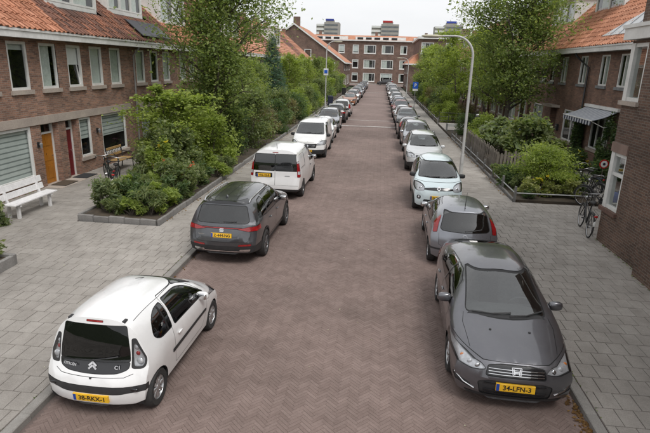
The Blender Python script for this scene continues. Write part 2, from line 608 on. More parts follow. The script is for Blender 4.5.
pavement('pavement_right', [(KR + .15, 6.05, Y0, 13.7), (KR + .15, 10.2, 13.7, 17.3), (KR + .15, 4.70, 17.3, YF), (7.65, 10.2, 17.3, 27.2)],
         [(KR + .15, 4.70, YF, YEND)], lambda p: p[0] > 3.0)
struct(MB().box(-90, 90, 136, 139.9, -.25, PZ).build('pavement_far', M_SLABFAR))
for (nm, x0, x1) in (('kerb_left', KL - .15, KL), ('kerb_right', KR, KR + .15)):
    mb = MB()
    mb.box(x0 + .012, x1 - .012, Y0, YEND, -.25, PZ - .006)
    mb.bevbox(x0 + .003, x1 - .003, 46.005, YEND, -.2, PZ + .004, .012)
    kb = struct(mb.build(nm, M_KERB))
    ks = MB().bevbox(x0 + .003, x1 - .003, .005, .995, -.2, PZ + .004, .012).mesh('kerbstone', M_KERB)
    for i in range(int(Y0), 46):
        o = link('kerbstone', ks, kb)
        o.location = (RNG.gauss(0, .003), i, RNG.gauss(0, .003))
# planted ground between pavement and houses
struct(MB().box(LB0, LB1 - .10, 12.75, 21.6, -.2, .20).box(-11.15, LB1 - .10, 21.62, 98, -.2, .13).build('garden_soil_left', M_SOIL))
struct(MB().box(4.82, 7.6, 17.45, 27.2, -.2, .14).box(4.82, 10.1, 27.22, 98, -.2, .12).build('garden_soil_right', M_SOIL))
# ------------------------------------------------------------------ houses
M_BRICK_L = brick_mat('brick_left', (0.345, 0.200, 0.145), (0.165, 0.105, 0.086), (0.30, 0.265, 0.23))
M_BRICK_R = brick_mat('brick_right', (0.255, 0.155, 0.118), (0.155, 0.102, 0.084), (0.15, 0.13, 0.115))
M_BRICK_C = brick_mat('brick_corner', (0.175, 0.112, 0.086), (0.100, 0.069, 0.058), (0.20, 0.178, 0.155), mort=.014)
M_BRICK_F = brick_mat('brick_far', (0.205, 0.130, 0.105), (0.145, 0.097, 0.082), (0.20, 0.18, 0.16))
M_STONE = mat('concrete_band', (0.42, 0.36, 0.31), (0.33, 0.28, 0.245), 1.5, rough=.9, bmp=.2, bscale=90, fine=(25, .12))
M_WHITE = mat('white_paint', (0.74, 0.74, 0.72), (0.62, 0.62, 0.60), 2.0, rough=.45, fine=(14, .05))
M_CORN = mat('cornice_paint', (0.74, 0.735, 0.72), (0.60, 0.595, 0.58), 1.2, rough=.6, fine=(9, .08))
M_SOFFIT = mat('soffit_paint', (0.40, 0.38, 0.36), (0.32, 0.30, 0.285), 2.0, rough=.7)
M_WGLASS = glass_mat('window_glass', (0.90, 0.93, 0.92), 0.015)
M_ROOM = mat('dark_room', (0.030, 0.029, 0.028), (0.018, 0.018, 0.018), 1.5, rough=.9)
M_BLIND = mat('blind_pale', (0.72, 0.76, 0.74), (0.66, 0.70, 0.68), 3, rough=.8)
M_BLINDD = mat('blind_sheer', (0.34, 0.38, 0.37), (0.28, 0.32, 0.31), 3, rough=.8)
M_CURT = mat('curtain_cloth', (0.66, 0.70, 0.66), (0.52, 0.56, 0.52), 7, rough=.9)
M_YDOOR = mat('door_ochre', (0.42, 0.17, 0.022), (0.33, 0.125, 0.016), 3, rough=.35, fine=(30, .12))
M_RDOOR = mat('door_red', (0.17, 0.012, 0.018), (0.12, 0.009, 0.013), 3, rough=.35)
M_PIPE = mat('zinc_pipe', (0.36, 0.35, 0.35), (0.26, 0.255, 0.25), 3, rough=.5, metal=.3)
M_BLACK = mat('black_metal', (0.02, 0.02, 0.022), (0.03, 0.03, 0.03), 6, rough=.5)
M_LEAD = mat('lead_flashing', (0.22, 0.225, 0.235), (0.16, 0.165, 0.17), 3, rough=.6)
M_PANEL = mat('solar_cell', (0.012, 0.014, 0.022), (0.02, 0.023, 0.035), 8, rough=.3, spec=.25)
def tile_mat(name, c1, c2, c3, obj):
    m = bpy.data.materials.new(name)
    n, b = nodes_of(m)
    g = n.nodes.new('ShaderNodeNewGeometry')
    src = n.nodes.new('ShaderNodeObjectInfo').outputs['Random'] if obj else g.outputs['Random Per Island']
    c = ramp(n, src, [(0.0, c1), (0.55, c2), (1.0, c3)])
    d = ramp(n, noise(n, 1.1, 6, .7, vec=g.outputs['Position']), [(0.3, (0.70, 0.68, 0.66)), (0.66, (1.12, 1.1, 1.1))])
    c = mixc(n, 1.0, c, d, 'MULTIPLY')
    e = ramp(n, noise(n, 38, 3, .7, vec=g.outputs['Position']), [(0.3, (0.82, 0.82, 0.82)), (0.7, (1.14, 1.14, 1.14))])
    c = mixc(n, 1.0, c, e, 'MULTIPLY')
    n.links.new(c, b.inputs['Base Color'])
    b.inputs['Roughness'].default_value = .75
    b.inputs['Specular IOR Level'].default_value = .3
    MATS[name] = m
    return m
ORG = ((0.35, 0.155, 0.092), (0.45, 0.205, 0.122), (0.54, 0.27, 0.175))
BRN = ((0.115, 0.068, 0.055), (0.20, 0.100, 0.072), (0.33, 0.145, 0.090))
TM = {'orange': (tile_mat('tile_orange', *ORG, True), tile_mat('tile_orange_field', *ORG, False)),
      'brown': (tile_mat('tile_brown', *BRN, True), tile_mat('tile_brown_field', *BRN, False))}
def wall_grid(mb, P, u0, u1, z0, z1, openings, depth):
    """quads of a plane with openings; P(u, d, z) gives the world point, d metres out of the facade"""
    us = sorted({u0, u1, *[o[0] for o in openings], *[o[1] for o in openings]})
    zs = sorted({z0, z1, *[o[2] for o in openings], *[o[3] for o in openings]})
    us = [u for u in us if u0 - 1e-6 <= u <= u1 + 1e-6]; zs = [z for z in zs if z0 - 1e-6 <= z <= z1 + 1e-6]
    for a, b in zip(us[:-1], us[1:]):
        for c, d in zip(zs[:-1], zs[1:]):
            mu, mz = (a + b) / 2, (c + d) / 2
            if any(o[0] < mu < o[1] and o[2] < mz < o[3] for o in openings):
                continue
            mb.quad(P(a, 0, c), P(b, 0, c), P(b, 0, d), P(a, 0, d))
    for o in openings:
        a, b, c, d = o[:4]
        dp = -(o[4] if len(o) > 4 else depth)
        mb.quad(P(a, 0, c), P(a, dp, c), P(a, dp, d), P(a, 0, d))
        mb.quad(P(b, dp, c), P(b, 0, c), P(b, 0, d), P(b, dp, d))
        mb.quad(P(a, dp, d), P(b, dp, d), P(b, 0, d), P(a, 0, d))
        mb.quad(P(a, 0, c), P(b, 0, c), P(b, dp, c), P(a, dp, c))
    return mb
def pbox(mb, P, u0, u1, d0, d1, z0, z1, mi=0):
    v = [P(u, d, z) for z in (z0, z1) for d in (d0, d1) for u in (u0, u1)]
    mb.add(v, ((0, 2, 3, 1), (4, 5, 7, 6), (0, 1, 5, 4), (2, 6, 7, 3), (0, 4, 6, 2), (1, 3, 7, 5)), mi)
    return mb
def window(house, P, u0, u1, z0, z1, blind=None, frac=1.0, bars=(), trans=(), depth=.09, fw=.07, sill=True, sillmat=None, room=True, tilt=False, framemat=None, name='window'):
    """an opening's window: frame, pane, what hangs behind it, sill"""
    fm = framemat or M_WHITE
    w = link(name, None, house)
    w.empty_display_size = .2
    f = MB()
    a, b = -depth, -depth + .07
    pbox(f, P, u0, u0 + fw, a, b, z0, z1); pbox(f, P, u1 - fw, u1, a, b, z0, z1)
    pbox(f, P, u0 + fw, u1 - fw, a, b, z0, z0 + fw); pbox(f, P, u0 + fw, u1 - fw, a, b, z1 - fw, z1)
    for t in bars:
        c = u0 + (u1 - u0) * t
        pbox(f, P, c - .03, c + .03, a + .005, b - .005, z0 + fw, z1 - fw)
    for t in trans:
        c = z0 + (z1 - z0) * t
        pbox(f, P, u0 + fw, u1 - fw, a + .008, b - .008, c - .03, c + .03)
    f.build('frame', fm, w, fixn=True)
    g = MB()
    m = -depth + .025
    if tilt:
        g.quad(P(u0 + fw, m - .02, z0 + fw), P(u1 - fw, m - .02, z0 + fw), P(u1 - fw, m - .16, z1 - fw), P(u0 + fw, m - .16, z1 - fw))
        t2 = MB()
        for (ua, ub) in ((u0 + fw, u0 + fw + .05), (u1 - fw - .05, u1 - fw)):
            t2.add([P(ua, m - .03, z0 + fw), P(ub, m - .03, z0 + fw), P(ub, m, z0 + fw), P(ua, m, z0 + fw), P(ua, m - .19, z1 - fw), P(ub, m - .19, z1 - fw), P(ub, m - .15, z1 - fw), P(ua, m - .15, z1 - fw)],
                   [(0, 1, 5, 4), (1, 2, 6, 5), (2, 3, 7, 6), (3, 0, 4, 7)])
        t2.build('sash', fm, w, fixn=True)
    else:
        g.quad(P(u0 + fw * .8, m, z0 + fw * .8), P(u1 - fw * .8, m, z0 + fw * .8), P(u1 - fw * .8, m, z1 - fw * .8), P(u0 + fw * .8, m, z1 - fw * .8))
    g.build('pane', M_WGLASS, w)
    if blind:
        bm_ = MB()
        zb = z1 - (z1 - z0) * frac
        d = -depth - .05
        if blind == 'stripes':
            k = 0
            z = z1 - fw
            while z > zb + .02:
                h = .115 if k % 2 == 0 else .042
                bm_.quad(P(u0, d - .004 * (k % 2), max(z - h, zb)), P(u1, d - .004 * (k % 2), max(z - h, zb)), P(u1, d - .004 * (k % 2), z), P(u0, d - .004 * (k % 2), z), k % 2)
                z -= h; k += 1
            bm_.build('striped_blind', [M_BLIND, M_BLINDD], w)
        elif blind == 'roller':
            bm_.quad(P(u0, d, zb), P(u1, d, zb), P(u1, d, z1), P(u0, d, z1)); pbox(bm_, P, u0, u1, d - .01, d + .012, zb - .02, zb)
            bm_.build('roller_blind', M_BLIND, w)
        else:
            n = 14
            for (ua, ub) in (((u0, u0 + (u1 - u0) * frac),) if frac < 1 else ((u0, u1),)):
                pts = [(ua + (ub - ua) * i / n, d + .022 * math.sin(i * 2.1)) for i in range(n + 1)]
                for p, q in zip(pts[:-1], pts[1:]):
                    bm_.quad(P(p[0], p[1], z0), P(q[0], q[1], z0), P(q[0], q[1], z1), P(p[0], p[1], z1))
            bm_.build('curtain', M_CURT, w, smooth=80)
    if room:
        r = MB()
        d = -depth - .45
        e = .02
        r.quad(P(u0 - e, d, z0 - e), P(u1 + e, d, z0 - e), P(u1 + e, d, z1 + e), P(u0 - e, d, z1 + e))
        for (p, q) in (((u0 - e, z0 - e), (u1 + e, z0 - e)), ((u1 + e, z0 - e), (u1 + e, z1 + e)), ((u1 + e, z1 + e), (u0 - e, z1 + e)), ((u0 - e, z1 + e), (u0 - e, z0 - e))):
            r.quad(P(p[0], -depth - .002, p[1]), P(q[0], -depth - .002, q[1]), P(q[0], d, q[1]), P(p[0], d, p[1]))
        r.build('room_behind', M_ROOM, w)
    if sill:
        sm = MB()
        pbox(sm, P, u0 - .06, u1 + .06, -depth + .072, .07, z0 - .13, z0 - .002)
        sm.build('sill', sillmat or M_STONE, w, fixn=True)
    return w
def door(house, P, u0, u1, z0, z1, material, rec, glazed=.32):
    """panelled door with frame and fanlight, set back by rec"""
    d = link('front_door', None, house)
    d.empty_display_size = .2
    a, b = -rec, -rec + .08
    f = MB()
    pbox(f, P, u0, u0 + .07, a, b, z0, z1); pbox(f, P, u1 - .07, u1, a, b, z0, z1)
    pbox(f, P, u0 + .07, u1 - .07, a, b, z1 - .06, z1); pbox(f, P, u0 + .07, u1 - .07, a, b, z1 - glazed - .06, z1 - glazed)
    f.build('door_frame', M_WHITE, d, fixn=True)
    l = MB()
    zt = z1 - glazed - .06
    pbox(l, P, u0 + .07, u1 - .07, a + .01, a + .05, z0 + .02, zt)
    l.build('door_leaf', material, d, fixn=True)
    for (c, e) in ((.10, .36), (.46, .70), (.76, .95)):
        for (ua, ub) in ((.14, .47), (.53, .86)):
            pm = MB()
            uu = lambda t: u0 + .07 + (u1 - u0 - .14) * t
            zz = lambda t: z0 + .02 + (zt - z0 - .02) * t
            pbox(pm, P, uu(ua), uu(ub), a + .05, a + .062, zz(c), zz(e))
            pm.build('door_panel', material, d, fixn=True)
    MB().quad(P(u0 + .07, a + .03, zt + .06), P(u1 - .07, a + .03, zt + .06), P(u1 - .07, a + .03, z1 - .06), P(u0 + .07, a + .03, z1 - .06)).build('fanlight', M_WGLASS, d)
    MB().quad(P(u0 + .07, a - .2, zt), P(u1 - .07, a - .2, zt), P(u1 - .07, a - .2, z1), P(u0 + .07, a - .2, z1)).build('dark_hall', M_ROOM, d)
    h = MB()
    p = Vector(P(u1 - .15, a + .05, z0 + .98))
    q = Vector(P(u1 - .15, a + .11, z0 + .98)); r = Vector(P(u1 - .27, a + .11, z0 + .98))
    h.tube([p, q, r], .011, 6)
    pbox(h, P, u0 + .30, u1 - .30, a + .05, a + .058, z0 + 1.05, z0 + 1.09)
    h.build('door_handle', M_CHROME, d)
    pbox(MB(), P, u0 - .0, u1 + .0, -rec, .0, z0 - .04, z0 + .015).build('threshold', M_STONE, d, fixn=True)
    return d
def pantile():
    """one S-shaped roof tile lying in the xy plane, x across, y up the slope, with a lip at its lower end"""
    n = 6
    v, f = [], []
    for (y, dz) in ((-.01, .034), (.38, .0)):
        for i in range(n + 1):
            t = i / n
            v.append((-.135 + .275 * t, y, dz + .036 * math.sin(t * 2 * PI * .98 + .5)))
    for i in range(n + 1):
        t = i / n
        v.append((-.135 + .275 * t, -.01, -.012 + .036 * math.sin(t * 2 * PI * .98 + .5)))
    for i in range(n):
        f.append((i, i + 1, n + 2 + i, n + 1 + i))
        f.append((2 * (n + 1) + i, 2 * (n + 1) + i + 1, i + 1, i))
    return v, f
TILE_V, TILE_F = pantile()
M_ROOFDECK = mat('roof_underlay', (0.05, 0.035, 0.03), rough=.95)
def roof_slope(house, X, s, y0, y1, xe, ze, pitch, run, kind, mode, holes=(), name='roof', limit=300):
    """a slope rising away from the street; mode 'tiles' lays every tile, 'sheet' only a ridged sheet"""
    tp = math.tan(R_(pitch)); L_ = run / math.cos(R_(pitch))
    Q = lambda y, t, h=0.0: (xe - s * t * math.cos(R_(pitch)) + s * h * math.sin(R_(pitch)), y, ze + t * math.sin(R_(pitch)) + h * math.cos(R_(pitch)))
    base = MB()
    base.quad(Q(y0, 0, -.03), Q(y1, 0, -.03), Q(y1, L_, -.03), Q(y0, L_, -.03))
    bx = house.location
    r = base.build(name, M_ROOFDECK if mode == 'tiles' else TM[kind][1], house)
    if mode == 'sheet':
        m = MB()
        n = int((y1 - y0) / .22)
        k = int(L_ / .32)
        for j in range(k):
            a, b = Q(y0, j * L_ / k, .035), Q(y1, j * L_ / k, .035)
            c, d = Q(y1, (j + 1) * L_ / k, .0), Q(y0, (j + 1) * L_ / k, .0)
            m.quad(a, b, c, d)
        m.build('tile_courses', TM[kind][1], r, kind='stuff')
        return r, Q
    nx = max(1, int(round((y1 - y0) / .25))); ny = int(L_ / .335)
    ang = R_(pitch)
    # tile axes: across = along the street, up = up the slope
    ex = Vector((0, 1, 0)) * (1 if s > 0 else -1)
    ey = Vector((-s * math.cos(ang), 0, math.sin(ang)))
    ez = Vector((s * math.sin(ang), 0, math.cos(ang)))
    Rm = Matrix((ex, ey, ez)).transposed()
    places = []
    for j in range(ny):
        for i in range(nx):
            y = y0 + (i + .5) * (y1 - y0) / nx
            t = j * .335
            if any(h[0] < y < h[1] and h[2] < t + .15 < h[3] for h in holes):
                continue
            places.append(Q(y + RNG.gauss(0, .004), t + RNG.gauss(0, .006), .028 + RNG.gauss(0, .003)))
    vis = sorted([p for p in places if in_view(*p, .01)], key=lambda p: (Vector(p) - cam.location).length)[:limit]
    vs_ = set(vis)
    me = MB().add(TILE_V, TILE_F).mesh('roof_tile', TM[kind][0], smooth=50)
    eu = Rm.to_euler()
    for p in vis:
        o = link('roof_tile', me, r)
        o.location = p
        o.rotation_euler = (eu.x + RNG.gauss(0, .012), eu.y + RNG.gauss(0, .01), eu.z)
    rest = [p for p in places if p not in vs_]
    if rest:
        V = np.array(TILE_V) @ np.array(Rm).T
        co = (np.array(rest)[:, None, :] + V[None]).reshape(-1, 3)
        F = (np.array(TILE_F)[None] + (np.arange(len(rest)) * len(V))[:, None, None]).reshape(-1, 4)
        fm = quads_mesh('tile_field', co, F, TM[kind][1])
        fm.polygons.foreach_set('use_smooth', [True] * len(fm.polygons))
        fm.set_sharp_from_angle(angle=R_(50))
        link('tile_field', fm, r, kind='stuff')
    return r, Q
def solid_box(house, name, material, x0, x1, y0, y1, z0, z1, uv=False, bev=0):
    m = MB()
    if bev:
        m.bevbox(x0, x1, y0, y1, z0, z1, bev)
    else:
        m.box(x0, x1, y0, y1, z0, z1)
    return m.build(name, material, house, uv=uv)
def dormer(house, X, s, y0, y1, d0, d1, z0, z1, nwin=2, cur=True):
    """flat-roofed white dormer: front at d0 metres behind the facade plane, running back to d1"""
    P = lambda u, d, z: (X + s * d, u, z)
    root = link('dormer', None, house)
    root.empty_display_size = .3
    m = MB()
    ops = []
    w = (y1 - y0 - .24) / nwin
    for i in range(nwin):
        ops.append((y0 + .12 + i * w, y0 + .12 + (i + 1) * w - .02, z0 + .28, z1 - .12))
    wall_grid(m, lambda u, d, z: P(u, -d0 + d, z), y0, y1, z0, z1, ops, .06)
    for y, sg in ((y0, -1), (y1, 1)):
        m.quad(P(y, -d0, z0), P(y, -d1, z0), P(y, -d1, z1), P(y, -d0, z1))
    m.build('cheeks', M_WHITE, root)
    pbox(MB(), P, y0 - .12, y1 + .12, -d1, -d0 + .18, z1, z1 + .16).build('flat_roof', M_CORN, root, fixn=True)
    for o in ops:
        window(root, lambda u, d, z: P(u, -d0 + d, z), *o[:4], blind='curtain' if cur else 'roller', frac=.75, depth=.06, sill=False)
    return root
def row_house(X, s, y0, y1, label, brick, roofkind, mode, wins, ground, band=None, eave=4.9, ov=.42, pitch=40, run=4.6, holes=(), pipe=None, simple=False, name='terraced_house', backd=8.0, gable0=False, gable1=False, corn=None, limit=300):
    P = lambda u, d, z: (X + s * d, u, z)
    h = thing(name, label, 'house', (0, 0, 0))
    m = MB()
    ops = [(a, b, c, d, .12) for (a, b, c, d, *_r) in wins] + [g['o'] for g in ground]
    wall_grid(m, P, y0, y1, 0.0, eave + .02, ops, .12)
    for y in (y0, y1):
        m.quad(P(y, 0, 0), P(y, -backd, 0), P(y, -backd, eave), P(y, 0, eave))
    tp = math.tan(R_(pitch))
    for fl, y in ((gable0, y0), (gable1, y1)):
        if fl:
            zt = eave + .1 + (run - ov) * tp
            m.add([P(y, 0, eave), P(y, -(run - ov) * 2, eave), P(y, -(run - ov), zt)], [(0, 1, 2)])
    m.build('wall', brick, h, uv=True, fixn=False)
    # gutter box, soffit
    c = MB()
    pbox(c, P, y0, y1, ov - .02, ov + .04, eave, eave + .25); pbox(c, P, y0, y1, ov + .04, ov + .07, eave + .19, eave + .26)
    c.build('gutter_board', corn or M_CORN, h, fixn=True)
    pbox(MB(), P, y0, y1, .002, ov - .02, eave + .0, eave + .05).build('soffit', M_SOFFIT, h, fixn=True)
    roof, Q = roof_slope(h, X, s, y0, y1, X + s * (ov + .05), eave + .25, pitch, run, roofkind, mode, holes, limit=limit)
    # far slope and ridge
    tp_ = run * math.tan(R_(pitch))
    xr = X + s * (ov + .05) - s * run
    bk = MB().quad((xr, y0, eave + .25 + tp_ + .02), (xr, y1, eave + .25 + tp_ + .02), (xr - s * run, y1, eave + .25), (xr - s * run, y0, eave + .25))
    bk.build('rear_slope', TM[roofkind][1], roof)
    rg = MB()
    n = max(2, int((y1 - y0) / .4))
    for i in range(n):
        ya = y0 + (y1 - y0) * i / n
        rg.tube([(xr, ya, eave + .26 + tp_), (xr, ya + (y1 - y0) / n + .03, eave + .28 + tp_)], .11, 8)
    rg.build('ridge_tiles', TM[roofkind][1], roof, smooth=60, kind='stuff')
    if band:
        for (a, b, z0, z1) in band:
            pbox(MB(), P, a, b, -.05, .045, z0, z1).build('concrete_band', M_STONE, h, fixn=True)
    for w in wins:
        a, b, z0, z1 = w[:4]
        kw = w[4] if len(w) > 4 else {}
        window(h, P, a, b, z0, z1, **kw)
    for g in ground:
        a, b, z0, z1 = g['o'][:4]
        if g.get('door'):
            door(h, P, a, b, z0, z1, g['door'], g['o'][4])
        else:
            window(h, P, a, b, z0, z1, **g.get('w', {}))
    if pipe:
        for y in pipe:
            pm = MB()
            pm.tube([P(y, ov - .05, eave + .02), P(y, ov - .05, eave - .05), P(y, .09, eave - .38), P(y, .09, .75)], .042, 8)
            pm.build('downpipe', M_PIPE if s > 0 else M_BLACK, h, smooth=50)
            MB().tube([P(y, .09, .75), P(y, .09, .02)], .05, 8).build('standpipe', M_BLACK, h, smooth=50)
    return h, P, Q
LX, RX = -11.2, 10.2
def upper(c, wd=.92, z0=3.33, z1=4.80, **kw):
    return (c - wd / 2, c + wd / 2, z0, z1, dict(dict(fw=.085), **kw))
# --- left row
A_wins = [upper(9.4, blind='curtain'), upper(10.9, blind='roller', frac=.3), upper(12.42, blind='curtain', frac=.6), upper(13.94, blind='curtain'), upper(15.45, blind='roller', frac=.16), upper(16.97, blind='curtain', frac=.8)]
A_ground = [dict(o=(8.6, 11.4, .5, 2.18, .12), w=dict(blind='stripes')), dict(o=(12.3, 15.6, .50, 2.18, .12), w=dict(blind='stripes', fw=.09)),
            dict(o=(16.10, 17.06, .05, 2.19, .30), door=M_YDOOR)]
hA, PA, QA = row_house(LX, 1, 7.0, 17.42, 'nearest left brick house with bright orange tiled roof and ochre front door', M_BRICK_L, 'orange', 'tiles', A_wins, A_ground, [(7.0, 17.44, 2.2, 2.47)])
B_wins = [upper(18.50, tilt=True, blind='roller', frac=.45), upper(20.0, blind='roller'), upper(21.52, blind='curtain')]
B_ground = [dict(o=(17.50, 18.22, .05, 2.19, .30), door=M_RDOOR), dict(o=(18.36, 19.16, .70, 2.18, .12), w=dict(blind='stripes', frac=.55)), dict(o=(19.96, 22.02, .55, 2.18, .12), w=dict(blind='stripes', frac=.55))]
hB, PB, QB = row_house(LX, 1, 17.42, 22.72, 'left brick house with brown tiled roof, red front door and striped blinds', M_BRICK_L, 'brown', 'tiles', B_wins, B_ground, [(17.44, 22.5, 2.2, 2.47)], holes=((18.6, 21.7, 1.25, 9),))
C_wins = [upper(23.86, blind='curtain'), upper(25.38, blind='curtain', frac=.5), upper(26.9, blind='curtain')]
C_ground = [dict(o=(23.6, 25.5, .55, 2.18, .12), w=dict(blind='curtain', frac=.6)), dict(o=(26.0, 26.9, .05, 2.19, .30), door=M_BLACK), dict(o=(27.1, 28.0, .7, 2.18, .12), w=dict(blind='roller', frac=.5))]
hC, PC, QC = row_house(LX, 1, 22.74, 28.2, 'left brick house with a solar panel on its brown tiled roof below a white dormer', M_BRICK_L, 'brown', 'tiles', C_wins, C_ground, [(23.25, 28.2, 2.2, 2.47)], pipe=(23.02,), holes=((23.3, 26.6, 1.55, 9),))
dormer(hB, LX, 1, 18.25, 21.75, .75, 3.4, 6.02, 7.75, 2)
dormer(hC, LX, 1, 23.1, 26.6, 1.0, 3.4, 6.25, 8.1, 3)
# lead apron under each dormer
for (hh, y0, y1, d0, z0) in ((hB, 18.45, 21.85, .70, 6.0), (hC, 23.0, 26.7, .95, 6.22)):
    MB().add([(LX - d0 + .34, y0, z0 - .24), (LX - d0 + .34, y1, z0 - .24), (LX - d0 - .06, y1, z0 + .13), (LX - d0 - .06, y0, z0 + .13)], [(0, 1, 2, 3)]).build('lead_apron', M_WHITE, hh)
# solar panel on the slope
def slope_panel(house, Q, y0, y1, t0, t1, h, material, framem, name, split=2):
    root = link(name, None, house)
    m = MB()
    def bx(a, b, c, d, h0, h1):
        v = [Q(y, t, hh) for hh in (h0, h1) for t in (c, d) for y in (a, b)]
        m.add(v, ((0, 2, 3, 1), (4, 5, 7, 6), (0, 1, 5, 4), (2, 6, 7, 3), (0, 4, 6, 2), (1, 3, 7, 5)))
    bx(y0, y1, t0, t1, h - .035, h)
    m.build('panel_frame', framem, root, fixn=True)
    w = (y1 - y0) / split
    for i in range(split):
        c = MB().quad(*[Q(y, t, h + .004) for (y, t) in ((y0 + i * w + .03, t0 + .03), (y0 + (i + 1) * w - .03, t0 + .03), (y0 + (i + 1) * w - .03, t1 - .03), (y0 + i * w + .03, t1 - .03))])
        c.build('cell_sheet', material, root)
    b = MB()
    for y in (y0 + .3, y1 - .3):
        b.tube([Q(y, t0 + .1, .02), Q(y, t0 + .1, h)], .015, 5); b.tube([Q(y, t1 - .1, .02), Q(y, t1 - .1, h)], .015, 5)
    b.build('brackets', M_BLACK, root)
    return root
slope_panel(hC, QC, 23.5, 26.7, .22, 1.3, .17, M_PANEL, M_BLACK, 'solar_panel', 3)
# the rest of the left row, mostly behind the trees
ords = ['fourth', 'fifth', 'sixth', 'seventh', 'eighth', 'ninth', 'tenth', 'eleventh', 'twelfth']
y = 28.22
for i in range(9):
    y1 = y + 6.15
    k = ('orange', 'brown', 'orange', 'orange', 'brown', 'orange', 'orange', 'brown', 'orange')[i]
    ws = [upper(y + 1.0 + 1.45 * j, blind='curtain', room=False) for j in range(3 if i % 2 else 4)]
    gr = [dict(o=(y + .5, y + 2.3, .55, 2.18, .12), w=dict(blind='curtain', room=False)), dict(o=(y + 2.8, y + 3.7, .05, 2.19, .3), door=M_RDOOR if i % 2 else M_BLACK), dict(o=(y + 4.1, y + 5.7, .55, 2.18, .12), w=dict(blind='roller', frac=.4, room=False))]
    h, P_, Q_ = row_house(LX, 1, y + .01, y1, '%s house of the left brick row counted from the camera, %s tiled roof' % (ords[i], k), M_BRICK_L, k, 'tiles' if i < 2 else 'sheet', ws, gr, [(y + .1, y1 - .1, 2.2, 2.47)], limit=60, gable1=(i == 8))
    if i in (0, 2, 5):
        dormer(h, LX, 1, y + .15, y + 3.9, .85, 3.4, 6.15, 8.2, 2)
    # chimney on the party wall
    cm = MB().box(LX - 4.5, LX - 3.9, y1 - .45, y1 + .0, 7.8, 9.55)
    cm.build('chimney', M_BRICK_L, h, uv=True)
    MB().box(LX - 4.55, LX - 3.85, y1 - .50, y1 + .05, 9.55, 9.65).build('chimney_cap', M_STONE, h)
    y = y1
# --- right row
def up_r(c, wd=.95, **kw):
    return (c - wd / 2, c + wd / 2, 3.80, 5.17, dict(bars=(.5,), sillmat=M_LEAD, **kw))
G_ = lambda a, b, c, d, **kw: dict(o=(a, b, c, d, .12), w=kw)
R1_wins = [up_r(17.5, blind='curtain'), up_r(20.6, blind='curtain'), up_r(23.6, blind='curtain', frac=.7), up_r(25.6, blind='curtain', frac=.8)]
R1_ground = [dict(o=(18.0, 18.9, .05, 2.30, .30), door=M_BLACK), G_(20.4, 22.0, .95, 2.4, blind='curtain', frac=.5, bars=(.5,)), G_(23.95, 26.0, .90, 2.42, blind='curtain', frac=.4, bars=(.33, .66))]
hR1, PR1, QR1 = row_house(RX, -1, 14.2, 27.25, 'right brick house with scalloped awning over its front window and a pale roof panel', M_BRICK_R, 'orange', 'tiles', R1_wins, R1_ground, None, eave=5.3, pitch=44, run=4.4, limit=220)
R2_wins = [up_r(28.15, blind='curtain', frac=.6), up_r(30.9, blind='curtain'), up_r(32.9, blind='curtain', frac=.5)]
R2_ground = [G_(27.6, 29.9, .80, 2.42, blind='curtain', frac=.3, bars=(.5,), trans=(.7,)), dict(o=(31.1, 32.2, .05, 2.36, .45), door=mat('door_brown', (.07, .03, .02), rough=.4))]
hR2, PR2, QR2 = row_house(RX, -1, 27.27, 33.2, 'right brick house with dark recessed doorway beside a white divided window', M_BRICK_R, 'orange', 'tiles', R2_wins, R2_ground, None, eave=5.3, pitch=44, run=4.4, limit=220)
pbox(MB(), PR2, 30.7, 32.6, -.0, .45, 2.42, 2.55).build('door_canopy', M_STONE, hR2, fixn=True)
# pale standing-seam roof panel on the right roof
pr = link('roof_panel', None, hR1)
mm = MB()
mm.quad(QR1(20.5, .55, .09), QR1(26.2, .55, .09), QR1(22.6, 3.6, .09), QR1(20.5, 3.6, .09)); mm.quad(QR1(26.2, .55, .09), QR1(20.5, .55, .09), QR1(20.5, .55, .02), QR1(26.2, .55, .02)); mm.quad(QR1(26.2, .55, .09), QR1(26.2, .55, .02), QR1(22.6, 3.6, .02), QR1(22.6, 3.6, .09))
mm.build('panel_sheet', mat('pale_sheet', (.62, .63, .65), (.52, .53, .55), 2, rough=.4, metal=.2), pr)
for k in range(6):
    y = 21.0 + k * .85
    t1 = .57 + min(3.0, (26.2 - y) / 3.6 * 3.05)
    MB().tube([QR1(y, .57, .10), QR1(y, t1, .10)], .02, 5).build('seam_rib', M_LEAD, pr)
dormer(hR2, RX, -1, 28.6, 32.2, 1.6, 4.0, 7.0, 8.6, 2)
y = 33.22
ords2 = ['third', 'fourth', 'fifth', 'sixth', 'seventh', 'eighth', 'ninth', 'tenth']
for i in range(8):
    y1 = y + 6.6
    ws = [up_r(y + 1.2 + 1.9 * j, blind='curtain', room=False) for j in range(3)]
    gr = [G_(y + .5, y + 2.5, .8, 2.4, blind='curtain', bars=(.5,), room=False), dict(o=(y + 3.1, y + 4.0, .05, 2.3, .3), door=M_BLACK), G_(y + 4.4, y + 6.2, .8, 2.4, blind='curtain', frac=.5, room=False)]
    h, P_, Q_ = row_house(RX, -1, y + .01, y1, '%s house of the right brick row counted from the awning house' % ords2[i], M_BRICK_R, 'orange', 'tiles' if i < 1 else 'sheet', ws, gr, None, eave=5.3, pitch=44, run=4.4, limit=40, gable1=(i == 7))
    if i % 2 == 0:
        dormer(h, RX, -1, y + 1.0, y + 5.2, 1.2, 4.0, 6.9, 8.6, 3)
    MB().box(RX + 3.6, RX + 4.2, y1 - .4, y1 + .1, 8.6, 10.2).build('chimney', M_BRICK_R, h, uv=True)
    y = y1
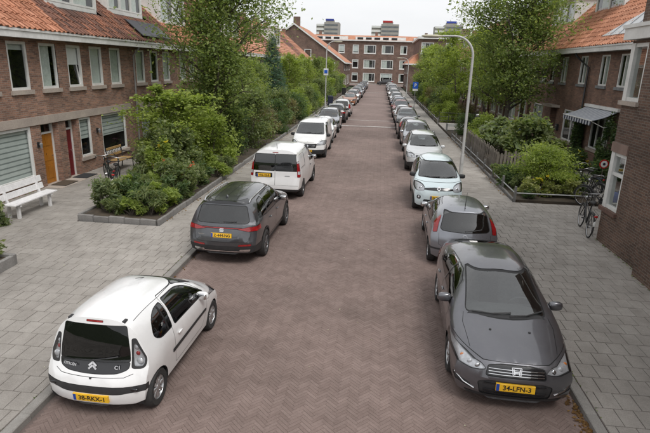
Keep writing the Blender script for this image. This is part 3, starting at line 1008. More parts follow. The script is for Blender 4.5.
# --- corner building on the right: long brick flank with windows that turn the corner
hc = thing('corner_house', 'dark brick corner building with white corner windows at the right edge', 'house')
CX, CY = 6.0, 13.66
P = lambda u, d, z: (CX - d, u, z)
m = MB()
ops = [(12.86, CY, 1.02, 2.46, .14), (12.86, CY, 3.72, 5.06, .14)]
wall_grid(m, P, -6.0, CY, 0, 5.12, ops, .14)
m.quad((CX, CY, 0), (CX + 9, CY, 0), (CX + 9, CY, 1.02), (CX, CY, 1.02)); m.quad((CX, CY, 2.46), (CX + 9, CY, 2.46), (CX + 9, CY, 3.72), (CX, CY, 3.72))
m.quad((CX + .9, CY, 1.02), (CX + 9, CY, 1.02), (CX + 9, CY, 2.46), (CX + .9, CY, 2.46)); m.quad((CX + .9, CY, 3.72), (CX + 9, CY, 3.72), (CX + 9, CY, 5.12), (CX + .9, CY, 5.12))
m.box(CX + 8.8, CX + 9, -6, CY, 0, 5.1)
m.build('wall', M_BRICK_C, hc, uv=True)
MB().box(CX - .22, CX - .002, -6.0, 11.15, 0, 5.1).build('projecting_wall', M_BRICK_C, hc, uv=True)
for (z0, z1, nm) in ((1.02, 2.46, 'lower'), (3.72, 5.06, 'upper')):
    w = link('corner_window', None, hc)
    f = MB()
    f.box(CX - .01, CX + .16, CY - .17, CY + .01, z0, z1)                    # corner post
    for zz in (z0, z1 - .09):
        f.box(CX + .02, CX + .12, 12.86, CY - .17, zz, zz + .09); f.box(CX + .16, CX + .9, CY - .12, CY - .02, zz, zz + .09)
    f.box(CX + .02, CX + .12, 12.86, 12.95, z0 + .09, z1 - .09); f.box(CX + .81, CX + .9, CY - .12, CY - .02, z0 + .09, z1 - .09)
    if nm == 'lower':
        f.box(CX + .03, CX + .11, 12.95, CY - .17, z0 + .86, z0 + .94); f.box(CX + .16, CX + .81, CY - .11, CY - .03, z0 + .86, z0 + .94)
    f.build('frame', M_WHITE, w)
    MB().quad((CX + .07, 12.9, z0), (CX + .07, CY - .1, z0), (CX + .07, CY - .1, z1), (CX + .07, 12.9, z1)).quad((CX + .1, CY - .07, z0), (CX + .86, CY - .07, z0), (CX + .86, CY - .07, z1), (CX + .1, CY - .07, z1)).build('pane', M_WGLASS, w)
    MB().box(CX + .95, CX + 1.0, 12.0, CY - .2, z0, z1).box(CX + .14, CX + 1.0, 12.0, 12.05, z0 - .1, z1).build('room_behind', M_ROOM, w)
    cu = MB()
    pts = [(CX + .2 + .015 * math.sin(i * 2.2), 12.9 + i * .03) for i in range(14)]
    for p, q in zip(pts[:-1], pts[1:]):
        cu.quad((p[0], p[1], z0), (q[0], q[1], z0), (q[0], q[1], z1), (p[0], p[1], z1))
    cu.build('curtain', M_CURT, w, smooth=80)
    MB().box(CX - .07, CX + .04, 12.80, CY + .07, z0 - .10, z0 - .004).build('sill', mat('brick_sill', (.16, .09, .07), (.11, .065, .05), 9, rough=.9) if nm == 'lower' else M_STONE, w)
MB().box(CX - .035, CX + .9, 12.83, CY + .03, 2.462, 2.70).build('lintel_stone', mat('lintel', (.26, .18, .15), (.20, .14, .115), 4, rough=.9), hc)
MB().box(CX - .16, CX + 1.1, -6.0, CY + .18, 5.14, 5.46).box(CX - .20, CX + 1.1, -6.0, CY + .22, 5.40, 5.485).build('cornice', M_WHITE, hc)
MB().box(CX + .02, CX + 8.9, -6.0, 13.42, 5.46, 9.0).build('upper_wall', M_BRICK_C, hc, uv=True)
MB().box(CX - .02, CX + 9, -6.0, 13.46, 9.0, 9.2).build('parapet', M_STONE, hc)
# --- far end of the street: two corner blocks and the terrace that closes it
def far_windows(house, P, specs, detail=True):
    for (u0, u1, z0, z1, bars) in specs:
        window(house, P, u0, u1, z0, z1, blind='curtain' if RNG.random() < .6 else 'roller', frac=RNG.choice((.3, .5, .8)), bars=bars, depth=.10, fw=.16, sill=True, sillmat=M_WHITE, room=True)
ft = thing('end_terrace', 'three-storey brick terrace closing the far end of the street', 'building')
FY = 140.0
Pf = lambda u, d, z: (u, FY - d, z)
specs = []
for k0 in (-40.0, -20.0, 0.0, 20.0):
    for c, wd, bars in ((-10.5, 1.6, ()), (-6.8, 1.6, ()), (-3.1, 3.1, (.22, .78)), (1.5, 3.1, (.22, .78)), (5.6, 1.75, ())):
        c += k0
        if abs(c) < 38:
            specs += [(c - wd / 2, c + wd / 2, 7.65, 9.75, bars), (c - wd / 2, c + wd / 2, 3.95, 6.1, bars), (c - wd / 2, c + wd / 2, .6, 2.75, bars)]
m = MB()
wall_grid(m, Pf, -40, 40, 0, 10.65, [s_[:4] for s_ in specs], .12)
m.quad((-40, FY, 0), (-40, FY + 9, 0), (-40, FY + 9, 10.6), (-40, FY, 10.6)); m.quad((40, FY, 0), (40, FY, 10.6), (40, FY + 9, 10.6), (40, FY + 9, 0))
m.build('wall', M_BRICK_F, ft, uv=True)
far_windows(ft, Pf, specs)
pbox(MB(), Pf, -40.2, 40.2, -.2, .45, 10.66, 10.95).build('cornice', M_CORN, ft, fixn=True)
for x0, x1 in ((-36, -24), (-22, -9), (-7, 6), (8, 22), (24, 37)):
    pbox(MB(), Pf, x0, x1, -2.2, -.5, 10.95, 11.75).build('dormer_strip', M_WHITE, ft, fixn=True)
    for k in range(int((x1 - x0) / 2.2)):
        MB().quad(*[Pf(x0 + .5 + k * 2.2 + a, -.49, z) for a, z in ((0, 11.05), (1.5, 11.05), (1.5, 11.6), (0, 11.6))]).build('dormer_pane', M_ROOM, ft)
MB().add([Pf(-40, -.2, 10.93), Pf(40, -.2, 10.93), Pf(40, -4.0, 12.25), Pf(-40, -4.0, 12.25), Pf(40, -9, 10.93), Pf(-40, -9, 10.93)], [(0, 1, 2, 3), (3, 2, 4, 5)]).build('roof', TM['orange'][1], ft)
for x in (-30, -17, -2, 11, 26):
    MB().box(x, x + .7, FY + 4, FY + 4.7, 11.9, 13.2).build('chimney', M_BRICK_F, ft, uv=True)
for x in (-12.5, 9.0):
    door(ft, Pf, x - .5, x + .5, .05, 2.6, M_BLACK, .02)
MB().tube([Pf(-12.0, -4.5, 12.0), Pf(-12.0, -4.5, 15.3)], .12, 8).build('vent_pipe', M_PIPE, ft)
# left block: gable end towards the camera
gl = thing('gable_house', 'steep-roofed brick house showing its tall gable at the far left', 'house')
gy0, gy1, gx0, gx1, ez, rz = 100.0, 121.0, -26.0, -7.0, 5.2, 11.6
m = MB().add([(gx0, gy0, 0), (gx1, gy0, 0), (gx1, gy0, ez), ((gx0 + gx1) / 2, gy0, rz), (gx0, gy0, ez), (gx0, gy1, 0), (gx1, gy1, 0), (gx1, gy1, ez), ((gx0 + gx1) / 2, gy1, rz), (gx0, gy1, ez)],
             [(0, 1, 2, 3, 4), (9, 8, 7, 6, 5)])
Pg = lambda u, d, z: (gx1 + d, u, z)
gsp = [(102, 104, .8, 2.6, (.5,)), (107, 109, .8, 2.6, (.5,)), (112, 114, .8, 2.6, (.5,)), (117, 119, .8, 2.6, (.5,)), (102, 104, 3.6, 4.9, (.5,)), (107, 109, 3.6, 4.9, (.5,)), (112, 114, 3.6, 4.9, (.5,)), (117, 119, 3.6, 4.9, (.5,))]
wall_grid(m, Pg, gy0, gy1, 0, ez, [q[:4] for q in gsp], .12)
m.build('wall', M_BRICK_F, gl, uv=True)
far_windows(gl, Pg, gsp)
Pq = lambda u, d, z: (u, gy0 - d, z)
for (u0, u1, z0, z1) in ((-9.6, -8.6, 3.4, 4.9), (-14.5, -13.2, 5.8, 7.2), (-12.6, -11.4, 3.4, 4.9)):
    w = window(gl, lambda u, d, z: (u, gy0 - d - .11, z), u0, u1, z0, z1, blind='curtain', room=False, sill=True, fw=.12)
mid = (gx0 + gx1) / 2
MB().add([(gx1 + .5, gy0 - .25, ez - .25), (gx1 + .5, gy1, ez - .25), (mid, gy1, rz + .2), (mid, gy0 - .25, rz + .2), (gx0 - .5, gy1, ez - .25), (gx0 - .5, gy0 - .25, ez - .25)], [(0, 1, 2, 3), (3, 2, 4, 5)]).build('roof', TM['orange'][1], gl)
MB().add([(gx1 + .5, gy0 - .27, ez - .28), (mid, gy0 - .27, rz + .18), (mid, gy0 - .27, rz - .12), (gx1 + .3, gy0 - .27, ez - .45), (gx0 - .5, gy0 - .27, ez - .28), (gx0 - .3, gy0 - .27, ez - .45)], [(0, 1, 2, 3), (4, 5, 2, 1)]).build('verge_board', M_CORN, gl)
MB().box(gx1 + .35, gx1 + .62, gy0 - .2, gy1, ez - .45, ez - .2).build('gutter_board', M_CORN, gl)
MB().box(mid - .2, mid + 1.0, gy0 + .3, gy0 + 1.0, rz - .3, rz + 1.3).build('chimney', M_BRICK_F, gl, uv=True)
# right block: hipped orange roof below a flat-topped upper storey
gr_ = thing('flat_topped_house', 'red brick house with white flat cornice and hipped orange lower roof', 'house')
Pr = lambda u, d, z: (5.2 - d, u, z)
rsp = [(104, 106, .8, 2.6, (.5,)), (109, 111, .8, 2.6, (.5,)), (115, 117, .8, 2.6, (.5,)), (104, 106, 3.3, 4.7, (.5,)), (109, 111, 3.3, 4.7, (.5,)), (115, 117, 3.3, 4.7, (.5,))]
Pr2 = lambda u, d, z: (u, 102 - d, z)
rs2 = [(6.0, 7.2, 3.2, 4.7, ()), (8.0, 10.0, 3.2, 4.7, (.5,))]
m = MB()
r3 = [(7.3, 9.6, 7.0, 9.0, (.33, .66)), (11.8, 13.2, 7.2, 9.0, ())]
wall_grid(m, Pr, 102, 121, 0, 5.1, [q[:4] for q in rsp], .12)
wall_grid(m, Pr2, 5.2, 7.0, 0, 5.1, [], .12)
wall_grid(m, Pr2, 7.0, 16, 0, 9.6, [rs2[1][:4]] + [q[:4] for q in r3], .12)
m.quad((7.0, 102, 5.0), (7.0, 121, 5.0), (7.0, 121, 9.6), (7.0, 102, 9.6))
m.build('wall', M_BRICK_F, gr_, uv=True)
far_windows(gr_, Pr, rsp); far_windows(gr_, Pr2, [rs2[1]] + r3)
MB().add([(4.7, 101.6, 5.1), (7.02, 101.95, 5.15), (7.02, 103.9, 7.1), (7.02, 121, 7.1), (4.7, 121, 5.1)], [(0, 1, 2), (0, 2, 3, 4)]).build('roof', TM['orange'][1], gr_)
MB().box(4.55, 7.4, 101.45, 101.62, 4.9, 5.14).box(4.55, 4.7, 101.62, 121, 4.9, 5.14).build('gutter_board', M_CORN, gr_)
MB().box(6.6, 16.3, 101.6, 121.3, 9.6, 10.0).build('cornice', M_WHITE, gr_)
MB().box(14.8, 16.2, 103.2, 104.6, 9.9, 11.6).build('chimney', M_BRICK_F, gr_, uv=True)
# three tower blocks beyond the terrace
M_TOWER = mat('tower_concrete', (0.36, 0.34, 0.31), (0.30, 0.285, 0.26), .2, rough=.9)
M_TWIN = mat('tower_window', (0.10, 0.11, 0.12), (0.16, 0.17, 0.18), .5, rough=.3)
for (x, y, w_, top, sign, lb) in ((-41, 400, 17, 35, (0.03, 0.05, 0.30), 'grey tower block with blue rooftop sign at the left'), (1.5, 400, 20, 34.5, (0.42, 0.02, 0.02), 'grey tower block with red rooftop sign behind the terrace'), (47.5, 400, 20, 35, (0.03, 0.06, 0.36), 'grey tower block with blue rooftop sign at the right')):
    t = thing('tower_block', lb, 'tower', (x, y, 0), 0, 'tower blocks on the horizon')
    MB().box(-w_ * .15, w_ / 2, 0, 14, 0, top).box(-w_ / 2, -w_ * .15, 1.2, 13, 0, top - 1.2).build('shaft', M_TOWER, t)
    for k in range(11):
        z = top - 2.6 - k * 2.9
        if z < 8:
            break
        MB().box(-w_ / 2 - .0, -w_ * .15 - .1, .6, 1.25, z, z + 1.3).build('balcony_row', M_WHITE, t)
        MB().box(-w_ * .15 + .4, w_ / 2 - .4, -.08, .02, z + .1, z + 1.25).build('window_band', M_TWIN, t)
    mk_ = mat('sign_%d' % int(x), sign, rough=.5)
    MB().box(-w_ * .1, w_ * .28, 2, 6, top, top + 1.6).build('roof_house', M_TOWER, t)
    MB().box(-w_ * .10, w_ * .26, 1.7, 1.95, top + 1.2, top + 2.5).build('roof_sign', mk_, t)
# ------------------------------------------------------------------ trees, shrubs and beds
def leaf_mat(name, c1, c2, c3):
    m = bpy.data.materials.new(name)
    m.use_nodes = True
    n = m.node_tree
    b = n.nodes['Principled BSDF']
    o = n.nodes['Material Output']
    g = n.nodes.new('ShaderNodeNewGeometry')
    c = ramp(n, g.outputs['Random Per Island'], [(0.0, c1), (0.5, c2), (1.0, c3)])
    k = ramp(n, noise(n, .9, 4, .6), [(0.3, (0.78, 0.80, 0.78)), (0.7, (1.2, 1.17, 1.05))])
    c = mixc(n, 1.0, c, k, 'MULTIPLY')
    n.links.new(c, b.inputs['Base Color'])
    b.inputs['Roughness'].default_value = .5
    b.inputs['Specular IOR Level'].default_value = .35
    t = n.nodes.new('ShaderNodeBsdfTranslucent')
    tcx = mixc(n, 1.0, c, (1.45, 1.5, .75), 'MULTIPLY')
    n.links.new(tcx, t.inputs['Color'])
    ms = n.nodes.new('ShaderNodeMixShader')
    ms.inputs[0].default_value = .50
    n.links.new(b.outputs[0], ms.inputs[1]); n.links.new(t.outputs[0], ms.inputs[2])
    n.links.new(ms.outputs[0], o.inputs[0])
    MATS[name] = m
    return m
LM = {
    'maple': leaf_mat('leaf_maple', (0.138, 0.196, 0.079), (0.214, 0.279, 0.109), (0.327, 0.382, 0.156)),
    'fresh': leaf_mat('leaf_fresh', (0.195, 0.262, 0.066), (0.268, 0.340, 0.092), (0.365, 0.425, 0.130)),
    'dark': leaf_mat('leaf_dark', (0.064, 0.113, 0.056), (0.106, 0.164, 0.074), (0.176, 0.233, 0.107)),
    'mid': leaf_mat('leaf_mid', (0.113, 0.159, 0.074), (0.182, 0.227, 0.107), (0.288, 0.318, 0.171)),
    'grey': leaf_mat('leaf_grey', (0.151, 0.199, 0.113), (0.217, 0.265, 0.155), (0.312, 0.350, 0.217)),
    'spruce': leaf_mat('leaf_spruce', (0.066, 0.133, 0.110), (0.104, 0.179, 0.151), (0.161, 0.246, 0.209)),
    'varieg': leaf_mat('leaf_variegated', (0.16, 0.20, 0.05), (0.30, 0.32, 0.13), (0.46, 0.47, 0.27)),
    'brown': leaf_mat('leaf_brown', (0.142, 0.123, 0.076), (0.199, 0.179, 0.104), (0.265, 0.246, 0.142)),
    'yellowf': leaf_mat('flower_yellow', (0.55, 0.42, 0.03), (0.62, 0.50, 0.05), (0.68, 0.58, 0.10)),
    'redf': leaf_mat('flower_red', (0.50, 0.05, 0.03), (0.62, 0.10, 0.06), (0.70, 0.22, 0.14)),
    'whitef': leaf_mat('flower_white', (0.55, 0.55, 0.50), (0.65, 0.65, 0.6), (0.75, 0.75, 0.7)),
    'purplef': leaf_mat('flower_purple', (0.25, 0.10, 0.22), (0.33, 0.16, 0.30), (0.45, 0.25, 0.42)),
    'dry': leaf_mat('leaf_dry', (0.16, 0.085, 0.03), (0.24, 0.135, 0.05), (0.34, 0.21, 0.09)),
}
M_BARK = mat('bark', (0.12, 0.10, 0.082), (0.065, 0.055, 0.045), 9, rough=.95, bmp=.6, bscale=40)
def leaves(rng, C, size, up=.35, aspect=.62, name='crown', material=None):
    """many leaf-sized faces: C (n,3) centres"""
    n = len(C)
    a = rng.normal(size=(n, 3)); a[:, 2] = a[:, 2] * .6 - .15
    a /= np.linalg.norm(a, axis=1, keepdims=True)
    h = rng.normal(size=(n, 3)); h[:, 2] += up * 4
    b = np.cross(a, h); b /= np.linalg.norm(b, axis=1, keepdims=True) + 1e-9
    nn = np.cross(b, a)
    s = size * np.clip(rng.gamma(5.0, .2, (n, 1)), .35, 2.0)
    tip, mid = C + a * s * .55, C + a * s * .02
    root = C - a * s * .45
    co = np.stack([root, mid + b * s * aspect * .5 + nn * s * .10, tip, mid - b * s * aspect * .5 + nn * s * .10], 1).reshape(-1, 3)
    F = np.arange(n * 4).reshape(n, 4)
    return quads_mesh(name, co, F, material)
def skeleton(rng, H, r0, base, spread, n1, rise=.6, stems=1, top_bias=1.0):
    """branch polylines [(points, radii)] and the points leaves hang from"""
    br, tips = [], []
    for s in range(stems):
        lean = rng.normal(0, .03 if stems == 1 else .16, 2)
        P, k = [], 9
        for i in range(k + 1):
            t = i / k
            P.append(np.array([lean[0] * t * H + .10 * H * .1 * math.sin(3 * t + s), lean[1] * t * H + .05 * H * .2 * math.sin(4 * t + 1 + s), H * t * (1 - .06 * s)]))
        R = [r0 / (1 + .35 * (stems - 1)) * (1 - .9 * (i / k)) + .008 for i in range(k + 1)]
        br.append((P, R))
        m = max(4, n1 // stems)
        for j in range(m):
            t = base / H + (1 - base / H) * ((j + rng.uniform(.1, .9)) / m)
            q = t * k; i = min(int(q), k - 1); o = P[i] + (P[i + 1] - P[i]) * (q - i)
            az = j * 2.4 + rng.normal(0, .4) + s
            prof = math.sin(min(1, max(.05, (t - base / H * .6) / (1 - base / H * .6))) ** .8 * PI * .92 + .12) ** .7
            ln = spread * max(.18, prof) * rng.uniform(.75, 1.15)
            up = rise * rng.uniform(.7, 1.3) + .5 * t
            d = np.array([math.cos(az), math.sin(az), up]); d /= np.linalg.norm(d)
            pts = [o]
            for u in range(1, 6):
                d2 = d + np.array([0, 0, -.10 * u * (1 - t)]) + rng.normal(0, .10, 3)
                pts.append(pts[-1] + d2 / np.linalg.norm(d2) * ln / 5)
            r1 = R[i] * .5
            br.append((pts, [r1 * (1 - .85 * u / 5) + .004 for u in range(6)]))
            for u in range(2, 6):
                tips.append((pts[u], ln * .18))
            for w_ in range(int(rng.integers(4, 7))):
                u = int(rng.integers(1, 5))
                d3 = rng.normal(0, 1, 3); d3[2] = abs(d3[2]) * .6 + .1; d3 = d3 / np.linalg.norm(d3) + d * .6
                l2 = ln * rng.uniform(.25, .5)
                q0 = pts[u]; q1 = q0 + d3 * l2 * .5; q2 = q1 + (d3 + rng.normal(0, .25, 3)) * l2 * .5
                br.append(([q0, q1, q2], [r1 * .35 + .003, r1 * .22 + .003, .003]))
                tips += [(q1, l2 * .28), (q2, l2 * .30), ((q1 + q2) / 2, l2 * .28)]
    return br, tips
def make_tree(seed, H, r0, base, spread, n1, nleaf, leaf, lm, rise=.6, stems=1, clump=1.0):
    rng = np.random.default_rng(seed)
    br, tips = skeleton(rng, H, r0, base, spread, n1, rise, stems)
    mb = MB()
    for P, R in br:
        mb.tube(P, R, 6 if R[0] > .03 else 4, cap=False)
    tm = mb.mesh('trunk', M_BARK, smooth=70)
    T = np.array([t[0] for t in tips]); S = np.array([t[1] for t in tips]) * clump
    keep = rng.random(len(T)) > .08
    T, S = T[keep], S[keep]
    i = rng.integers(0, len(T), nleaf)
    C = T[i] + rng.normal(size=(nleaf, 3)) * S[i][:, None] * np.array([1, 1, .8])
    return leaves(rng, C, leaf, .45, .62, 'crown', LM[lm]), tm
def tree(name, label, meshes, loc, rotz=0.0, scale=1.0, group=None, cat='tree', crown='crown'):
    t = thing(name, label, cat, loc, rotz, group)
    t.scale = (scale,) * 3 if isinstance(scale, (int, float)) else scale
    link(crown, meshes[0], t)
    link('trunk' if crown == 'crown' else 'stems', meshes[1], t)
    return t
def make_shrub(seed, rx, ry, h, nleaf, leaf, lm, lumps=16, up=.4, stemr=.02, shell=.55, aspect=.62, flowers=None):
    rng = np.random.default_rng(seed)
    # lumps spread over the outside of an egg shape, leaves thicker towards their surfaces
    L_ = []
    for k in range(lumps):
        az = k * 2.39996 + rng.normal(0, .3)
        z = rng.uniform(.12, 1.0)
        rad = math.sqrt(max(.02, 1 - ((z - .38) / .66) ** 2)) * rng.uniform(.45, .95)
        L_.append((rx * rad * math.cos(az) * .78, ry * rad * math.sin(az) * .78, h * (z * .86), rng.uniform(.22, .42)))
    L_ = np.array(L_)
    i = rng.integers(0, len(L_), nleaf)
    d = rng.normal(size=(nleaf, 3)); d /= np.linalg.norm(d, axis=1, keepdims=True)
    rr = rng.random(nleaf) ** shell
    rr = rr[:, None] * L_[i, 3:4] * np.array([rx, ry, h * .62]) * rng.uniform(.8, 1.25, (nleaf, 1))
    C = L_[i, :3] + d * rr
    C[:, 2] = np.abs(C[:, 2])
    cm = leaves(rng, C, leaf, up, aspect, 'foliage', LM[lm])
    mb = MB()
    for k in range(len(L_)):
        x, y, z, _ = L_[k]
        mb.tube([(x * .12, y * .12, -.02), (x * .5, y * .5, z * .5), (x, y, z)], [stemr, stemr * .7, stemr * .3], 4, cap=False)
    sm = mb.mesh('stems', M_BARK)
    fm = None
    if flowers:
        fl, nf, fs = flowers
        j = rng.integers(0, nleaf, nf)
        fc = C[j] + d[j] * .06 + np.array([0, 0, .05])
        fm = leaves(rng, np.repeat(fc, 4, 0) + rng.normal(size=(nf * 4, 3)) * fs * .35, fs, .8, .9, 'flowers', LM[fl])
    return cm, sm, fm
def shrub(name, label, meshes, loc, rotz=0.0, scale=1.0, group=None, cat='shrub'):
    t = thing(name, label, cat, loc, rotz, group)
    t.scale = (scale,) * 3 if isinstance(scale, (int, float)) else scale
    link('foliage', meshes[0], t); link('stems', meshes[1], t)
    if len(meshes) > 2 and meshes[2]:
        link('flowers', meshes[2], t)
    return t
GZ = .14
# --- left side
tL = make_tree(3, 10.5, .13, 1.2, 3.0, 54, 62000, .110, 'maple', .8, 1, 1.15)
tree('maple_tree', 'tall airy maple with several stems towering over the left garden', tL, (-7.5, 22.6, GZ), .4)
tm2 = make_tree(8, 5.2, .09, 1.0, 2.0, 24, 15000, .13, 'fresh', .6, 2)
tree('small_tree', 'bright green young tree at the foot of the tall left maple', tm2, (-7.9, 19.2, GZ), 1.0, (.80, .85, .58))
sA = make_shrub(11, 1.35, 1.25, 2.1, 9000, .10, 'mid', 20)
shrub('bushy_shrub', 'rounded mid-green shrub behind the flower bed', sA, (-7.1, 17.2, .2))
shrub('bushy_shrub', 'tangled grey-green shrub beside the left front path', make_shrub(12, 1.15, 1.1, 1.75, 6500, .085, 'grey', 18, shell=.8), (-8.3, 18.8, .1), .5)
shrub('rose_bush', 'loose shrub with coral roses near the pavement edge', make_shrub(13, .95, .85, 1.15, 4200, .085, 'mid', 14, flowers=('redf', 7, .08)), (-6.35, 15.3, .2))
shrub('yellow_lily', 'tall leafy plant with yellow flowers in the left garden', make_shrub(14, .55, .5, 1.9, 2200, .10, 'fresh', 10, flowers=('yellowf', 7, .10)), (-7.1, 16.0, .2))
shrub('corner_shrub', 'small pale shrub at the near corner of the raised bed', make_shrub(15, .52, .5, .95, 1900, .075, 'grey', 10, shell=.9), (-7.65, 13.35, .2))
lowm = [make_shrub(20 + k, .42, .40, .55, 1300, .085, lm, 9, up=.2, aspect=.3) for k, lm in enumerate(('mid', 'fresh', 'dark', 'mid'))]
bed = [(-7.2, 13.15, 0, 'grassy tuft beside the small pale corner shrub'), (-6.7, 13.1, 1, 'bright grassy tuft in the middle of the bed front'), (-6.2, 13.2, 3, 'grassy tuft near the bed corner by the pavement'), (-7.0, 13.9, 2, 'dark leafy clump in the second row of the bed'),
       (-6.35, 13.9, 0, 'leafy clump by the right edging of the bed'), (-7.6, 14.4, 1, 'bright leafy clump on the path side of the bed'), (-6.9, 14.6, 3, 'mid-green clump in the centre of the bed'), (-6.1, 14.5, 2, 'dark clump just before the coral roses'),
       (-7.5, 15.3, 0, 'leafy clump left of the yellow lilies'), (-6.9, 15.2, 1, 'bright clump before the yellow lilies'), (-6.1, 16.3, 3, 'clump along the edging behind the roses'), (-6.2, 17.3, 2, 'dark clump between edging and rounded shrub'),
       (-7.5, 13.75, 3, 'leafy clump just behind the small pale corner shrub'), (-6.65, 13.5, 2, 'dark clump behind the bright front tuft'), (-6.05, 13.65, 1, 'bright clump near the right front corner of the bed'), (-7.3, 14.9, 2, 'dark clump on the path side behind the bright one'), (-6.5, 14.4, 3, 'mid-green clump between bed centre and edging'), (-6.05, 15.3, 0, 'leafy clump at the edging beside the roses'), (-7.8, 16.2, 3, 'clump on the path side by the yellow lilies'), (-6.0, 18.4, 1, 'bright clump at the edging past the rounded shrub'), (-6.0, 19.4, 0, 'leafy clump at the edging further along')]
for (x, y, k, lb) in bed:
    shrub('bed_plant', lb, lowm[k], (x, y, .2), RNG.uniform(0, 6), RNG.uniform(1.15, 1.6), 'low plants in the raised bed', 'plant')
sB = make_shrub(31, 1.75, 1.7, 3.1, 15000, .10, 'dark', 26)
shrub('dense_bush', 'large dense dark green bush beside the white van', sB, (-7.55, 23.9, GZ), 0, (.95, 1.0, 1.05))
sC = make_shrub(32, 1.5, 1.6, 2.6, 9000, .10, 'mid', 22)
sD = make_shrub(33, 1.3, 1.5, 2.1, 7500, .09, 'brown', 20, shell=.75)
sE = make_shrub(34, 1.4, 1.5, 2.0, 8000, .085, 'dark', 20)
sF = make_shrub(35, 1.5, 1.5, 2.4, 8000, .10, 'fresh', 20)
left_hedge = [(-6.95, 20.6, sF, 1.0, 'bright leafy bush under the tall left maple'), (-6.85, 27.0, sC, 1.15, 'mid-green bush just past the dense dark bush'), (-6.90, 29.8, sD, 1.0, 'brownish feathery bush on the left beyond the white van'), (-6.75, 32.5, sE, 1.05, 'dark low bush opposite the second white van'),
              (-6.95, 35.2, sC, 1.0, 'mid-green bush opposite the small white car'), (-6.85, 38.0, sD, .95, 'second brownish bush along the left hedge'), (-6.75, 41.0, sE, 1.0, 'dark bush along the left hedge, opposite the dark car'), (-6.85, 44.0, sF, 1.0, 'bright bush along the left hedge before the lamp'),
              (-6.75, 47.2, sC, .95, 'mid-green bush just before the left lamp'), (-6.85, 50.5, sE, .95, 'dark bush beside the left lamp'), (-6.95, 54.5, sF, 1.0, 'bright bush just beyond the left lamp'), (-6.85, 59, sC, 1.1, 'mid-green bush far along the left side'),
              (-7.05, 64, sE, 1.2, 'dark bush far along the left side'), (-7.05, 70, sF, 1.2, 'bright bush far along the left side'), (-7.05, 77, sC, 1.2, 'mid-green bush near the end of the left row'), (-7.25, 85, sE, 1.3, 'dark bush at the end of the left row'), (-7.25, 92, sF, 1.3, 'bright bush in front of the gable house')]
for (x, y, ms, sc, lb) in left_hedge:
    shrub('hedge_bush', lb, ms, (x, y, .12), RNG.uniform(0, 6), sc, 'bushes along the left pavement')
tm3 = make_tree(41, 6.0, .10, 1.2, 2.1, 26, 12000, .14, 'maple', .5, 1)
tm4 = make_tree(42, 6.5, .10, 1.3, 2.3, 26, 12000, .14, 'fresh', .6, 2)
def make_conifer(seed, H, r, n, leaf, lm):
    rng = np.random.default_rng(seed)
    mb = MB(); mb.tube([(0, 0, 0), (0, 0, H)], [.12, .01], 6)
    C = []
    for k in range(150):
        t = (k + rng.random()) / 150
        z = .5 + (H - .5) * t; ln = r * (1 - t) ** .85 + .08
        az = k * 2.4
        e = np.array([math.cos(az) * ln, math.sin(az) * ln, z - .22 * ln])
        mb.tube([(0, 0, z), tuple(e)], [.02, .004], 3, cap=False)
        m = max(12, int(n * ln / (150 * r * .5)))
        u = rng.random(m) ** .6
        C.append(np.array([0, 0, z]) + (e - np.array([0, 0, z])) * u[:, None] + rng.normal(size=(m, 3)) * np.array([.09, .09, .06]) * (1 + ln * .3))
    return leaves(rng, np.concatenate(C), leaf, .3, .25, 'crown', LM[lm]), mb.mesh('trunk', M_BARK)
cn_ = make_conifer(51, 6.6, 1.7, 14000, .16, 'spruce')
tree('blue_spruce', 'blue-green spruce standing above the left hedge', cn_, (-8.9, 43.0, .12), 0, 1.0)
ltrees = [(-9.3, 29.5, tm3, 0.78, 'small maple just beyond the tall left maple'), (-8.6, 34.5, tm4, 0.66, 'light green tree before the blue spruce'), (-9.4, 38.5, tm3, 0.70, 'small maple close to the blue spruce'), (-9.0, 49.5, tm4, 0.74, 'light green tree just past the blue spruce'), (-9.2, 57, tm3, 0.74, 'small maple beyond the left lamp'),
          (-9.0, 66, tm4, 0.78, 'light green tree far along the left row'), (-9.2, 76, tm3, 0.82, 'small maple far along the left row'), (-9.0, 90, tm4, 0.78, 'light green tree beside the gable house'), (-9.4, 96.5, tm3, 0.86, 'small maple at the foot of the brick gable')]
for (x, y, ms, sc, lb) in ltrees:
    tree('garden_tree', lb, ms, (x, y, .12), RNG.uniform(0, 6), sc, 'small trees in the left gardens')
tree('street_tree', 'round green treetop between gable house and end terrace', tm3, (-22, 132, 0), 1, (1.5, 1.5, 2.0))
# --- right side
tR = make_tree(61, 11.0, .16, 1.9, 3.2, 54, 60000, .125, 'maple', .75, 1, 1.15)
tree('maple_tree', 'tall bright tree in front of the right brick houses', tR, (7.55, 31.5, .12), .8)
tR2 = make_tree(62, 7.2, .10, 1.2, 2.6, 26, 14000, .15, 'fresh', .6, 2)
tree('garden_tree', 'yellow-green tree behind the curved lamp post', tR2, (7.1, 47.5, .12), 2.0, 1.0)
for (x, y, ms, sc, lb) in ((8.6, 43.5, tm4, .95, 'light green tree close behind the tall right tree'), (6.9, 56, tm3, 1.0, 'small maple left of the yellow-green right tree'), (7.2, 66, tm4, 1.0, 'light green tree far along the right gardens'), (7.0, 77, tm3, 1.1, 'small maple far along the right gardens'), (7.6, 90, tm4, 1.1, 'light green tree before the flat-topped house')):
    tree('garden_tree', lb, ms, (x, y, .12), RNG.uniform(0, 6), sc, 'small trees in the right gardens')
